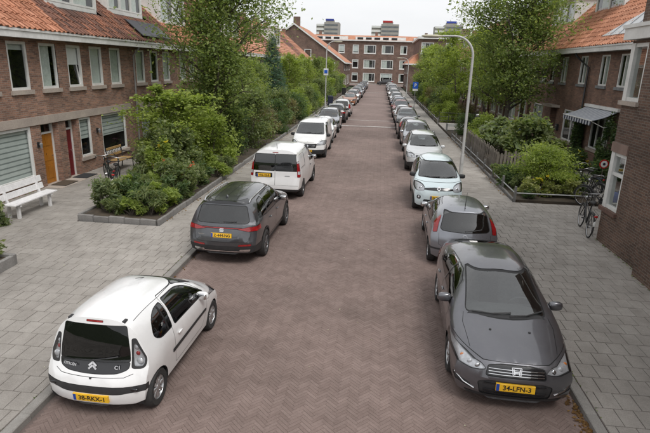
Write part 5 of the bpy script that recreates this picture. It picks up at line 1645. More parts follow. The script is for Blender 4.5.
M_RED = mat('tail_red', (0.33, 0.012, 0.014), (0.22, 0.006, 0.008), 16, rough=0.12, coat=0.8)
M_CLEAR = glass_mat('lamp_cover', (0.92, 0.93, 0.94), 0.02)
M_LAMPW = mat('lamp_white', (0.72, 0.73, 0.75), (0.5, 0.5, 0.52), 14, rough=0.2, metal=0.3)
M_ORANGE = mat('indicator_orange', (0.75, 0.22, 0.03), rough=0.2)
M_GLASS = glass_mat('car_glass', (0.66, 0.71, 0.70), .01, 1.85)
M_TINT = glass_mat('tinted_glass', (0.22, 0.24, 0.245), .01, 1.65)
M_DARKG = glass_mat('privacy_glass', (0.10, 0.105, 0.11), .01, 1.5)
M_PLATE = mat('plate_yellow', (0.80, 0.47, 0.02), (0.72, 0.40, 0.02), 6, rough=0.45)
M_PBLUE = mat('plate_blue', (0.01, 0.06, 0.35), rough=0.4)
M_INK = mat('plate_ink', (0.012, 0.012, 0.012), rough=0.5)
def pchip(pts):
    xs = np.array([p[0] for p in pts], float)
    ys = np.array([p[1] for p in pts], float)
    h = np.diff(xs); d = np.diff(ys) / h
    m = np.zeros(len(xs))
    for i in range(1, len(xs) - 1):
        if d[i - 1] * d[i] > 0:
            w1, w2 = 2 * h[i] + h[i - 1], h[i] + 2 * h[i - 1]
            m[i] = (w1 + w2) / (w1 / d[i - 1] + w2 / d[i])
    m[0], m[-1] = d[0], d[-1]
    def f(x):
        x = min(max(x, xs[0]), xs[-1])
        i = min(max(int(np.searchsorted(xs, x) - 1), 0), len(h) - 1)
        t = (x - xs[i]) / h[i]
        return float(ys[i] * (1 + 2 * t) * (1 - t) ** 2 + m[i] * h[i] * t * (1 - t) ** 2 + ys[i + 1] * t * t * (3 - 2 * t) + m[i + 1] * h[i] * t * t * (t - 1))
    return f
def resample(pts, n):
    p = np.array(pts)
    d = np.r_[0, np.cumsum(np.hypot(*np.diff(p, axis=0).T))]
    t = np.linspace(0, d[-1], n)
    return list(zip(np.interp(t, d, p[:, 0]), np.interp(t, d, p[:, 1])))
def rpoly(pts, r=0.04, k=3):
    """polygon with rounded corners; a point may carry its own radius as third value"""
    o = []
    n = len(pts)
    for i in range(n):
        p = Vector(pts[i][:2]); a = Vector(pts[i - 1][:2]); b = Vector(pts[(i + 1) % n][:2])
        rr = pts[i][2] if len(pts[i]) > 2 else r
        da, db = (a - p), (b - p)
        t = min(rr, da.length * 0.45, db.length * 0.45)
        if t < 0.004:
            o.append((p.x, p.y)); continue
        s, e = p + da.normalized() * t, p + db.normalized() * t
        for j in range(k + 1):
            q = j / k
            c = s * (1 - q) ** 2 + p * 2 * q * (1 - q) + e * q * q
            o.append((c.x, c.y))
    return o
def grow(poly, d):
    """offset a polygon outwards by d"""
    n = len(poly)
    ar = sum(poly[i][0] * poly[(i + 1) % n][1] - poly[(i + 1) % n][0] * poly[i][1] for i in range(n))
    sg = 1 if ar > 0 else -1
    o = []
    for i in range(n):
        p, a, b = Vector(poly[i]), Vector(poly[i - 1]), Vector(poly[(i + 1) % n])
        e1, e2 = (p - a), (b - p)
        n1 = Vector((e1.y, -e1.x)).normalized() * sg if e1.length > 1e-9 else Vector((0, 0))
        n2 = Vector((e2.y, -e2.x)).normalized() * sg if e2.length > 1e-9 else Vector((0, 0))
        m = n1 + n2
        m = m / max(0.35, m.length_squared / 2) if m.length > 1e-6 else n1
        o.append((p.x + m.x * d, p.y + m.y * d))
    return o
def inpoly(x, y, poly):
    c = False
    j = len(poly) - 1
    for i in range(len(poly)):
        (xi, yi), (xj, yj) = poly[i], poly[j]
        if (yi > y) != (yj > y) and x < (xj - xi) * (y - yi) / (yj - yi) + xi:
            c = not c
        j = i
    return c
LOWER = [(0, 0), (.55, 0), (.80, .0), (.90, .015), (.945, .06), (.965, .13), (.972, .26), (.985, .46), (1.0, .68), (1.0, .80), (.992, .90), (.972, 1.0)]
class Shell:
    """a lofted car body whose surface is cut into named patches"""
    def __init__(s, S):
        s.S = S
        Lc, W2 = S['L'], S['W'] / 2
        T, B, Wf, Z0 = pchip(S['T']), pchip(S['B']), pchip(S['Wf']), pchip(S['Z0'])
        Rz, Fz = pchip(S['R']), pchip(S['F'])
        ns = S.get('ns', 54); NL, NU = 12, 17
        n_, kk = S.get('n', 3.2), S.get('k', 0.2)
        lower = S.get('lower', LOWER)
        rings = []
        for i in range(ns + 1):
            y = Lc * i / ns
            Wd, b, t, z0 = W2 * Wf(y), B(y), T(y), Z0(y)
            lo = resample([(a * Wd, z0 + (b - z0) * q) for a, q in lower], NL)
            h = t - b
            k = kk * min(1, max(0, h / 0.45)) ** 1.0
            wb = lo[-1][0]
            up = []
            for j in range(81):
                q = PI / 2 * j / 80
                cx, sz = max(0.0, math.cos(q)) ** (2 / n_), math.sin(q) ** (2 / n_)
                up.append((wb * cx * (1 - k * sz), b + h * sz))
            up = resample(up, NU)
            rings.append([(x, y, z) for x, z in lo[:-1] + up])
        N = len(rings[0])
        dr, df = S.get('dr', 1.0), S.get('df', 1.1)
        cr_, pr, cf, pf = S.get('cr', .16), S.get('pr', 3.5), S.get('cf', .32), S.get('pf', 2.6)
        def warp(x, y, z):
            wr = max(0, 1 - y / dr); wf = max(0, 1 - (Lc - y) / df)
            u = min(1.0, abs(x) / W2)
            return (x, y + wr * (Rz(z) + cr_ * u ** pr) - wf * (Fz(z) + cf * u ** pf), z)
        vs, fs = [], []
        full = 2 * N - 2
        for r in rings:
            for (x, y, z) in r:
                vs.append(warp(x, y, z))
            for (x, y, z) in r[-2:0:-1]:
                vs.append(warp(-x, y, z))
        for i in range(ns):
            for j in range(full):
                j2 = (j + 1) % full
                fs.append((i * full + j, (i + 1) * full + j, (i + 1) * full + j2, i * full + j2))
        Mc = 14
        for (i, flip) in ((0, False), (ns, True)):
            ring = rings[i]
            grid = []
            for j in range(N):
                if j in (0, N - 1):
                    grid.append([i * full + j] * (Mc + 1)); continue
                row = [i * full + full - j]
                x0, y, z = ring[j]
                for c in range(1, Mc):
                    x = -x0 * math.cos(PI * c / Mc) if True else 0
                    row.append(len(vs)); vs.append(warp(x, y, z))
                row.append(i * full + j)
                grid.append(row)
            for j in range(N - 1):
                for c in range(Mc):
                    q = [grid[j][c], grid[j][c + 1], grid[j + 1][c + 1], grid[j + 1][c]]
                    q = [v for k_, v in enumerate(q) if v not in q[:k_]]
                    if len(q) > 2:
                        fs.append(tuple(q[::-1] if flip else q))
        me = bpy.data.meshes.new('shell')
        me.from_pydata(vs, [], fs)
        bm = bmesh.new()
        bm.from_mesh(me)
        bpy.data.meshes.remove(me)
        bmesh.ops.recalc_face_normals(bm, faces=bm.faces)
        bm.normal_update()
        s.bvh = BVHTree.FromBMesh(bm)
        s.V = [tuple(v.co) for v in bm.verts]
        s.VN = [tuple(v.normal) for v in bm.verts]
        s.F, s.P, s.FN = {}, {}, {}
        s.parts = {0: ('body', 'paint', 0.0), 1: ('underbody', 'trim', 0.0), 2: ('panel_seams', 'seal', 0.006)}
        s.seam_id = 2
        for k, f in enumerate(bm.faces):
            s.F[k] = [v.index for v in f.verts]
            s.FN[k] = tuple(f.normal)
            s.P[k] = 1 if (f.normal.z < -0.75 and f.calc_center_median().z < 0.45) else 0
        s.nf = len(s.F)
        bm.free()
        s.Lc = Lc
    def surf(s, view, u, v):
        """point and normal on the outside of the body; view 'left','right' (y,z), 'rear','front' (x,z), 'top' (x,y)"""
        o, d = {'right': ((3, u, v), (-1, 0, 0)), 'left': ((-3, u, v), (1, 0, 0)), 'rear': ((u, -3, v), (0, 1, 0)),
                'front': ((u, s.Lc + 3, v), (0, -1, 0)), 'top': ((u, v, 5), (0, 0, -1))}[view]
        p, n, _, _ = s.bvh.ray_cast(Vector(o), Vector(d))
        return (p, n) if p is not None else (Vector(o), -Vector(d))
    def _cut(s, pid, view, poly, lim=None):
        """split the faces along the outline and hand those inside it to part pid"""
        V, VN, F, P, FN = s.V, s.VN, s.F, s.P, s.FN
        L2 = s.Lc / 2
        if view in ('right', 'left'):
            sg, iu, iv = (1 if view == 'right' else -1), 1, 2
            ok = lambda c, n: c[0] * sg > 0.2 and n[0] * sg > 0.05
        elif view in ('rear', 'front'):
            sg, iu, iv = (-1 if view == 'rear' else 1), 0, 2
            ok = lambda c, n: (c[1] - L2) * sg > 0 and n[1] * sg > 0.03
        else:
            iu, iv = 0, 1
            ok = lambda c, n: n[2] > 0.05
        us = [p[0] for p in poly]; vs_ = [p[1] for p in poly]
        u0, u1, v0, v1 = min(us), max(us), min(vs_), max(vs_)
        def bb(f):
            a_ = [V[i][iu] for i in f]; b_ = [V[i][iv] for i in f]
            return (min(a_), max(a_), min(b_), max(b_))
        def cen(f):
            n = len(f)
            return [sum(V[i][k] for i in f) / n for k in (0, 1, 2)]
        box = {}
        m_ = 0.35
        for k, f in F.items():
            q = V[f[0]]
            if q[iu] < u0 - m_ or q[iu] > u1 + m_ or q[iv] < v0 - m_ or q[iv] > v1 + m_:
                continue
            c = cen(f)
            if not ok(c, FN[k]):
                continue
            if lim is not None and min(V[j][1] * lim[0] for j in f) > lim[1]:
                continue
            r = bb(f)
            if r[1] < u0 or r[0] > u1 or r[3] < v0 or r[2] > v1:
                continue
            box[k] = r
        n = len(poly)
        for i in range(-1, n):
            if i < 0:
                if lim is None:
                    continue
                todo = list(box)
            else:
                a, b = poly[i], poly[(i + 1) % n]
                du, dv = b[0] - a[0], b[1] - a[1]
                ln = math.hypot(du, dv)
                if ln < 1e-5:
                    continue
                du /= ln; dv /= ln
                mu0, mu1 = min(a[0], b[0]) - .01, max(a[0], b[0]) + .01
                mv0, mv1 = min(a[1], b[1]) - .01, max(a[1], b[1]) + .01
                todo = [k for k, r in box.items() if not (r[1] < mu0 or r[0] > mu1 or r[3] < mv0 or r[2] > mv1)]
            new = {}
            for k in todo:
                f = F[k]
                if i < 0:
                    d = [V[j][1] - lim[1] * lim[0] for j in f]
                else:
                    d = [(V[j][iv] - a[1]) * du - (V[j][iu] - a[0]) * dv for j in f]
                if min(d) > -2e-5 or max(d) < 2e-5:
                    continue
                A, B = [], []
                m = len(f)
                for t in range(m):
                    j, j2, d1, d2 = f[t], f[(t + 1) % m], d[t], d[(t + 1) % m]
                    if d1 >= -2e-5:
                        A.append(j)
                    if d1 <= 2e-5:
                        B.append(j)
                    if (d1 > 2e-5 and d2 < -2e-5) or (d1 < -2e-5 and d2 > 2e-5):
                        key = (j, j2) if j < j2 else (j2, j)
                        w_ = new.get(key)
                        if w_ is None:
                            x = d1 / (d1 - d2)
                            p, q, np_, nq = V[j], V[j2], VN[j], VN[j2]
                            w_ = new[key] = len(V)
                            V.append((p[0] + (q[0] - p[0]) * x, p[1] + (q[1] - p[1]) * x, p[2] + (q[2] - p[2]) * x))
                            VN.append((np_[0] + (nq[0] - np_[0]) * x, np_[1] + (nq[1] - np_[1]) * x, np_[2] + (nq[2] - np_[2]) * x))
                        A.append(w_); B.append(w_)
                if len(A) < 3 or len(B) < 3:
                    continue
                F[k] = A
                box[k] = bb(A)
                k2 = s.nf
                s.nf += 1
                F[k2], P[k2], FN[k2] = B, P[k], FN[k]
                box[k2] = bb(B)
        for k in box:
            c = cen(F[k])
            if (lim is None or c[1] * lim[0] <= lim[1] + 1e-6) and inpoly(c[iu], c[iv], poly):
                P[k] = pid
    def patch(s, name, view, poly, material, push=0.0, seal=0.0, sealmat=None, r=0.03, mirror=False, depth=None):
        """cut a patch; view 'side' makes one on each side; mirror adds the other of a pair in rear, front or top view"""
        poly = rpoly(poly, r)
        if view == 'rear':
            lim = (1, depth or .75)
        elif view == 'front':
            lim = (-1, -(s.Lc - (depth or (2.6 if name == 'windscreen' else 1.0))))
        else:
            lim = None
        todo = []
        if view == 'side':
            todo = [('right', poly), ('left', poly)]
        else:
            todo = [(view, poly)]
            if mirror:
                todo.append((view, [(-u, v) for u, v in poly][::-1]))
        for vw, pl in todo:
            if seal:
                if sealmat:
                    sid = len(s.parts); s.parts[sid] = ('surround', sealmat, 0.003)
                else:
                    sid = s.seam_id
                s._cut(sid, vw, grow(pl, seal), lim)
            pid = -1 if name is None else len(s.parts)
            if name is not None:
                s.parts[pid] = (name, material, push)
            s._cut(pid, vw, pl, lim)
    def seam(s, view, pts, w=0.006):
        for vw in (('right', 'left') if view == 'side' else (view,)):
            for a, b in zip(pts[:-1], pts[1:]):
                d = Vector((b[0] - a[0], b[1] - a[1])).normalized()
                n = Vector((-d.y, d.x)) * w / 2
                d = d * w * .3
                q = [(a[0] + n.x - d.x, a[1] + n.y - d.y), (b[0] + n.x + d.x, b[1] + n.y + d.y), (b[0] - n.x + d.x, b[1] - n.y + d.y), (a[0] - n.x - d.x, a[1] - n.y - d.y)]
                s._cut(s.seam_id, vw, q, (1, .6) if vw == 'rear' else (-1, -(s.Lc - 1.15)) if vw == 'front' else None)
    def meshes(s):
        """-> list of (name, material key, mesh), interior lining mesh"""
        nv = [Vector(v) for v in s.VN]
        cv = [Vector(v) for v in s.V]
        by = {}
        for k, f in s.F.items():
            if s.P[k] != -1:
                by.setdefault(s.P[k], []).append(f)
        out = []
        def mk(name, faces, push, flip=False, angle=38):
            idx = {}
            vs = []
            fl = []
            for f in faces:
                g = []
                for i in f:
                    if i not in idx:
                        idx[i] = len(vs)
                        vs.append(tuple(cv[i] - nv[i] * push))
                    g.append(idx[i])
                fl.append(g[::-1] if flip else g)
            me = bpy.data.meshes.new(name)
            me.from_pydata(vs, [], fl)
            me.polygons.foreach_set('use_smooth', [True] * len(fl))
            me.set_sharp_from_angle(angle=R_(angle))
            return me
        inner = []
        for pid, faces in by.items():
            name, mk_, push = s.parts[pid]
            out.append((name, mk_, mk(name, faces, push)))
            if name in ('headlight', 'tail_light') and mk_ in ('clear',):
                out[-1] += (mk('reflector', faces, 0.035),)
            if mk_ not in ('glass', 'tint', 'dark', 'clear'):
                inner += faces
        lining = mk('interior_lining', inner, 0.03, True)
        return out, lining
def wheel(car, x, y, R, wd, style, rimmat, sg, rr=0.70):
    """tyre and rim as sub-parts of an Empty at the hub"""
    hub = link('wheel', None, car, (x, y, R))
    hub.empty_display_size = .1
    a, b = wd / 2, R
    t = MB()
    ri = R * rr
    t.lathe([(ri - .01, -a), (ri + .02, -a - .004), (b * .9, -a - .008), (b * .97, -a + .015), (b, -a + .045), (b, a - .045), (b * .97, a - .015), (b * .9, a + .008), (ri + .02, a + .004), (ri - .01, a), (ri - .015, -a)], 32, 'x', closed=True)
    t.build('tyre', M_RUB, hub, smooth=40)
    m = MB()
    o = sg * (a - .012)
    m.lathe([(ri, o), (ri - .018, o + sg * .004), (ri - .026, o - sg * .012), (ri - .03, o - sg * .08)], 32, 'x')
    m.lathe([(ri - .02, o - sg * .07), (0.001, o - sg * .07)], 20, 'x', mi=1)
    ns, w0, w1 = style
    for i in range(ns):
        q = 2 * PI * i / ns
        for (ra, wa, da), (rb, wb, db) in (((.03, w0, .0), (ri * .55, (w0 + w1) / 2, -.006)), ((ri * .55, (w0 + w1) / 2, -.006), (ri - .016, w1, .0))):
            vs = []
            for (r_, w_, d_) in ((ra, wa, da), (rb, wb, db)):
                for (e, dp) in ((-1, 0), (-.7, .012), (.7, .012), (1, 0)):
                    yy, zz = r_, e * w_ / 2
                    vs.append((o + sg * (d_ - .012 + dp), yy * math.cos(q) - zz * math.sin(q), yy * math.sin(q) + zz * math.cos(q)))
            m.add(vs, [(0, 1, 5, 4), (1, 2, 6, 5), (2, 3, 7, 6)])
    m.lathe([(.058, o - sg * .02), (.055, o + sg * .004), (.03, o + sg * .010), (.001, o + sg * .010)], 16, 'x')
    m.build('rim', [rimmat, M_TRIM], hub, smooth=35, fixn=True)
    return hub
def text_part(name, body, size, parent, loc, rot, material, extrude=0.001, align='CENTER'):
    c = bpy.data.curves.new(name, 'FONT')
    c.body = body
    c.size = size
    c.align_x = align
    c.align_y = 'CENTER'
    c.extrude = extrude
    c.offset = 0.006 * size / .1 * .25
    c.materials.append(material)
    tmp = bpy.data.objects.new('tmp', c)
    me = bpy.data.meshes.new_from_object(tmp)
    bpy.data.objects.remove(tmp)
    bpy.data.curves.remove(c)
    o = link(name, me, parent)
    o.location = loc
    o.rotation_euler = rot
    return o
def plate(car, view, sh, x, z, text, w=.52, tilt=None):
    p, n = sh.surf(view, x, z)
    out_ = -1 if view == 'rear' else 1
    pm = min(sh.surf(view, x + k * w / 2, z)[0].y * out_ for k in (-1, 0, 1))
    e = max(sh.surf(view, x + k * w / 2, z + j * .05)[0].y * out_ for k in (-1, 0, 1) for j in (-1, 1))
    root = link('licence_plate', MB().bevbox(-w / 2, w / 2, -.055, .055, -.03, .006, .003).mesh('licence_plate', M_PLATE), car)
    th = math.atan2(n.z, abs(n.y)) * .8 if tilt is None else tilt
    root.location = (x, e * out_ + out_ * 0.012, z)
    root.rotation_euler = (PI / 2 - th, 0, 0 if view == 'rear' else PI)
    MB().box(-w / 2 + .004, -w / 2 + .045, -.051, .051, .0062, .0075).build('country_band', M_PBLUE, root)
    text_part('lettering', text, .098, root, (.02, -.002, .0085), (0, 0, 0), M_INK)
    return root
def blade(car, sh, pts, name='wiper'):
    """a wiper arm lying on the glass along points given in front/rear view"""
    view = pts[0]
    P = []
    for (u, v) in pts[1]:
        p, n = sh.surf(view, u, v)
        P.append(p + n * .014)
    m = MB()
    m.tube(P, .009, 5)
    m.tube([P[-1] + (P[-2] - P[-1]) * 1.0, P[-1]], .012, 5)
    m.build(name, M_TRIM, car)
def door_mirror(car, x, y, z, sg, paintmat, s=1.0):
    root = link('door_mirror', None, car, (sg * x, y, z))
    m = MB()
    m.blob((sg * .10 * s, 0, .03), (.115 * s, .055, .075 * s), 12, 8, 2.8)
    m.build('housing', paintmat, root, smooth=60)
    MB().blob((sg * .10 * s, -.035, .03), (.095 * s, .025, .06 * s), 10, 6, 3.5).build('mirror_glass', M_CHROME, root, smooth=60)
    MB().tube([(-sg * .06, 0, -.04), (sg * .05, 0, -.01)], [.03, .026], 6).build('bracket', M_TRIM, root)
def handle(car, sh, sidev, y, z, material, w=.19):
    p, n = sh.surf(sidev, y, z)
    m = MB()
    m.blob((p.x + n.x * .018, y, z), (.016, w / 2, .016), 8, 6, 2.6)
    m.build('door_handle', material, car, smooth=60)
def seats(car, S, rows, zf):
    for (y, xs) in rows:
        for x in xs:
            m = MB()
            m.blob((x, y + .12, zf + .25), (.23, .26, .10), 10, 6, 3)
            q = MB().blob((0, 0, .3), (.22, .07, .36), 10, 8, 3)
            q.blob((0, .01, .74), (.13, .05, .09), 8, 6, 3)
            q.move(Matrix.Translation((x, y - .12, zf + .25)) @ Matrix.Rotation(R_(14), 4, 'X'))
            m.add(q.v, q.f)
            m.build('seat', M_SEAT, car, smooth=60)
KEY = {'trim': M_TRIM, 'seal': M_SEAL, 'gloss': M_GLOSSB, 'chrome': M_CHROME, 'red': M_RED, 'clear': M_CLEAR, 'lampw': M_LAMPW, 'glass': M_GLASS, 'tint': M_TINT, 'dark': M_DARKG, 'orange': M_ORANGE, 'alloy': M_ALLOY}
def assemble(S, sh, name='car'):
    """the shell's patches become parts of one car; origin at the middle of the car on the ground, nose to +Y"""
    car = link(name, None)
    car.empty_display_size = .3
    pm = S['paint']
    parts, lining = sh.meshes()
    for t in parts:
        nm, key, me = t[:3]
        me.materials.append(pm if key == 'paint' else KEY[key])
        o = link(nm, me, car)
        if len(t) > 3:
            t[3].materials.append(KEY['lampw'])
            link('reflector', t[3], o)
    lining.materials.append(M_INT)
    link('interior_lining', lining, car)
    W2 = S['W'] / 2
    st, rm = S.get('rim', ((7, .05, .06), M_ALLOY))
    R = S['Rw']
    for y in S['axles']:
        for sg in (1, -1):
            wheel(car, sg * (W2 - S.get('wi', .115)), y, R, S.get('tw', .19), st, rm, sg, S.get('rr', .70))
            m = MB()
            Rr = R + .05
            x0, x1 = W2 - .11, W2 - .36
            arc = [(Rr * math.cos(q), R + Rr * math.sin(q)) for q in np.linspace(-.2, PI + .2, 15)]
            for (a, b) in zip(arc[:-1], arc[1:]):
                m.quad((sg * x0, y + a[0], a[1]), (sg * x0, y + b[0], b[1]), (sg * x1, y + b[0], b[1]), (sg * x1, y + a[0], a[1]))
                m.add([(sg * x1, y + a[0], a[1]), (sg * x1, y + b[0], b[1]), (sg * x1, y, R)], [(0, 1, 2)])
            m.build('wheel_well', M_SEAL, car)
    # dashboard, floor and steering wheel behind the glass
    yd = S['dash']
    d = MB()
    d.blob((0, yd, .80), (W2 * .82, .26, .16), 12, 6, 3.2)
    d.box(-W2 * .85, W2 * .85, .5, yd, .30, .34)
    d.build('dashboard', M_INT, car, smooth=60)
    sw = MB().torus(.18, .015, 20, 6, 'y', (0, 0, 0))
    sw.tube([(-.17, 0, 0), (.17, 0, 0)], .02, 6)
    sw.tube([(0, 0, 0), (0, .2, -.03)], .03, 6)
    sw.move(Matrix.Translation((-.36, yd - .34, .86)) @ Matrix.Rotation(R_(-22), 4, 'X'))
    sw.build('steering_wheel', M_INT, car, smooth=60)
    return car
def finish(car, S):
    """shift so the origin is the middle of the car"""
    for o in CHILD[car.name]:
        o.location.y -= S['L'] / 2
    return car
def circ(y, r, R, n=22):
    return [(y + r * math.cos(2 * PI * i / n), R + r * math.sin(2 * PI * i / n)) for i in range(n)]
def arches(sh, S, ring=0.0, extra=.045):
    for y in S['axles']:
        if ring:
            pid = len(sh.parts); sh.parts[pid] = ('arch_trim', 'trim', -.012)
            for v in ('right', 'left'):
                sh._cut(pid, v, circ(y, S['Rw'] + extra + ring, S['Rw']))
        sh.patch(None, 'side', circ(y, S['Rw'] + extra, S['Rw']), None, r=0)
def lens(car, sh, view, u, v, r, material, depth=-.02, name='bulb_lens'):
    p, n = sh.surf(view, u, v)
    s_ = -1 if view == 'rear' else 1
    m = MB().blob((0, 0, 0), (r, r * .5, r), 12, 7, 2.0)
    m.move(Matrix.Translation(p + n * depth))
    return m.build(name, material, car, smooth=60)
def badge_mesh(car, sh, view, u, v, mb, material, name='badge', off=.004):
    """mb lies in the XY plane facing +Z; placed flat on the body"""
    p, n = sh.surf(view, u, v)
    if view == 'rear':
        x = Vector((1, 0, 0))
    else:
        x = Vector((-1, 0, 0))
    y = n.cross(x).normalized(); x = y.cross(n).normalized()
    mb.move(Matrix.Translation(p + n * off) @ Matrix((x, y, n)).transposed().to_4x4())
    return mb.build(name, material, car)
def bar(m, a, b, w, h=.006):
    a, b = Vector((a[0], a[1])), Vector((b[0], b[1]))
    d = (b - a).normalized(); n = Vector((-d.y, d.x)) * w / 2
    m.prism([tuple(a + n), tuple(a - n), tuple(b - n), tuple(b + n)], 0, h, 'xy')
    return m
# ---- small white three-door hatchback
def model_city_hatch():
    S = dict(L=3.44, W=1.60, Rw=.285, axles=(.49, 2.79), tw=.165, dash=2.35, paint=paint('paint_white', (.82, .82, .82), 0, .3), rr=.66,
             T=[(0, 1.44), (.4, 1.455), (1.0, 1.468), (1.6, 1.45), (1.95, 1.38), (2.35, 1.19), (2.75, .985), (2.95, .93), (3.2, .86), (3.44, .74)],
             B=[(0, .88), (.8, .93), (1.6, .90), (2.5, .87), (2.9, .80), (3.2, .72), (3.44, .60)],
             Wf=[(0, .93), (.25, .975), (.6, 1), (2.6, 1), (3.0, .985), (3.44, .93)],
             Z0=[(0, .25), (.5, .19), (2.9, .19), (3.44, .22)],
             R=[(.2, .05), (.35, .0), (.55, .0), (.66, .04), (.74, .10), (.86, .145), (1.1, .20), (1.44, .29)],
             F=[(.2, .06), (.4, 0), (.58, .02), (.7, .12), (.8, .2)], n=3.7, k=.27, cr=.22, pr=3.0, rim=((8, .055, .075), M_ALLOY))
    sh = Shell(S)
    arches(sh, S, 0, .025)
    sh.patch('door', 'side', [(1.10, .34), (2.22, .34), (2.44, .56, .1), (2.46, .88), (2.12, 1.22, .2), (1.75, 1.37), (1.16, 1.395), (1.04, .95)], 'paint', 0, .008)
    sh.patch('side_window', 'side', [(1.16, .97), (2.28, .925), (2.40, .955), (2.02, 1.21, .2), (1.72, 1.325, .15), (1.19, 1.345)], 'tint', .006, .014)
    sh.patch('quarter_window', 'side', [(.56, 1.06, .08), (.68, .985, .1), (1.06, .975), (1.10, 1.335), (.86, 1.325, .1), (.66, 1.24, .12)], 'tint', .006, .012)
    sh.patch('window_pillar', 'side', [(.93, .985), (.97, .985), (1.0, 1.325), (.96, 1.325)], 'seal', .003, r=.005)
    sh.patch('rub_strip', 'side', [(.98, .565), (2.40, .585), (2.40, .63), (.98, .62)], 'trim', -.010, r=.015)
    sh.patch('windscreen', 'front', [(-.60, 1.0), (0, .985, .3), (.60, 1.0), (.46, 1.365), (0, 1.40, .3), (-.46, 1.365)], 'glass', .006, .014)
    sh.patch('tailgate_panel', 'rear', [(-.38, .715, .1), (0, .695, .3), (.38, .715, .1), (.50, .76), (.515, .845), (-.515, .845), (-.50, .76)], 'gloss', .004, .008)
    sh.patch('rear_window', 'rear', [(-.515, .85), (.515, .85), (.505, 1.0), (.45, 1.345), (-.45, 1.345), (-.505, 1.0)], 'dark', .004, .008)
    sh.patch('tail_light_panel', 'rear', [(.525, 1.17), (.575, 1.17, .05), (.72, .86, .06), (.70, .745, .05), (.54, .765), (.535, .95)], 'trim', .002, .005, mirror=True, depth=.55)
    sh.patch('tail_light', 'rear', [(.552, 1.10), (.58, 1.10), (.70, .87, .05), (.685, .77, .04), (.57, .785), (.552, .93)], 'clear', .0, r=.03, mirror=True, depth=.55)
    sh.patch('bumper_strip', 'rear', [(-.80, .455), (-.52, .445), (-.40, .425), (.40, .425), (.52, .445), (.80, .455), (.80, .545), (.48, .535), (-.48, .535), (-.80, .545)], 'trim', -.004, .005, r=.03, depth=.24)
    sh.patch('brake_light', 'rear', [(-.12, 1.385), (.12, 1.385), (.12, 1.410), (-.12, 1.410)], 'red', -.002, .004, r=.006)
    sh.patch('headlight', 'front', [(.40, .62), (.70, .64), (.80, .82), (.58, .80)], 'clear', 0, .005, mirror=True)
    sh.patch('grille', 'front', [(-.35, .30), (.35, .30), (.40, .46), (-.40, .46)], 'trim', .01, .004)
    sh.seam('rear', [(-.57, .70), (-.46, .665), (0, .655), (.46, .665), (.57, .70)], .007)
    sh.patch('fuel_flap', 'left', [(.66, .76), (.80, .76), (.80, .90), (.66, .90)], 'paint', 0, .004)
    sh.seam('top', [(-.475, .45), (-.49, 1.2), (-.46, 1.80)], .007); sh.seam('top', [(.475, .45), (.49, 1.2), (.46, 1.80)], .007)
    car = assemble(S, sh, 'parked_car')
    for sg in (1, -1):
        v = 'right' if sg > 0 else 'left'
        handle(car, sh, v, 1.24, .80, S['paint'], .15)
        door_mirror(car, .72, 2.20, .93, sg, S['paint'])
        for (u, z, rr, mm) in ((.585, 1.04, .038, M_LAMPW), (.635, .845, .058, M_LAMPW), (.605, .95, .034, M_RED)):
            lens(car, sh, 'rear', sg * u, z, rr, mm, -.035)
        p, n = sh.surf('top', sg * .40, .37)
        MB().bevbox(p.x - .022, p.x + .022, p.y - .055, p.y + .03, p.z - .035, p.z + .02, .008).build('hinge_cover', M_TRIM, car)
        MB().blob((sg * .58, .0 + sh.surf('rear', sg * .58, .49)[0].y, .492), (.085, .016, .026), 8, 6, 3).build('fog_recess', M_GLOSSB, car, smooth=60)
    plate(car, 'rear', sh, 0, .355, '38-RKX-1')
    # double chevron badge and name lettering on the dark tailgate
    b = MB()
    for dz in (.0, .045):
        bar(b, (-.055, dz - .03), (0, dz + .022), .026); bar(b, (.055, dz - .03), (0, dz + .022), .026)
    badge_mesh(car, sh, 'rear', 0, .775, b, M_LAMPW)
    for (u, t, sz) in ((-.33, 'CITROËN', .05), (.36, 'C1', .07)):
        p, n = sh.surf('rear', u, .785)
        text_part('badge_lettering', t, sz, car, p + n * .022, (math.acos(n.z), 0, math.atan2(n.x, -n.y)), M_LAMPW)
    p, n = sh.surf('rear', 0, .645)
    MB().blob(tuple(p + n * .006), (.018, .01, .012), 8, 6).build('tailgate_button', M_TRIM, car)
    blade(car, sh, ('rear', [(.0, .87), (.2, .90), (.36, .93)]))
    p, n = sh.surf('top', 0, 1.75)
    MB().tube([p, p + Vector((0, -.28, .10))], [.007, .003], 5).build('antenna', M_TRIM, car)
    seats(car, S, ((.75, (-.3, .3)), (1.55, (-.36, .36))), .34)
    return finish(car, S)
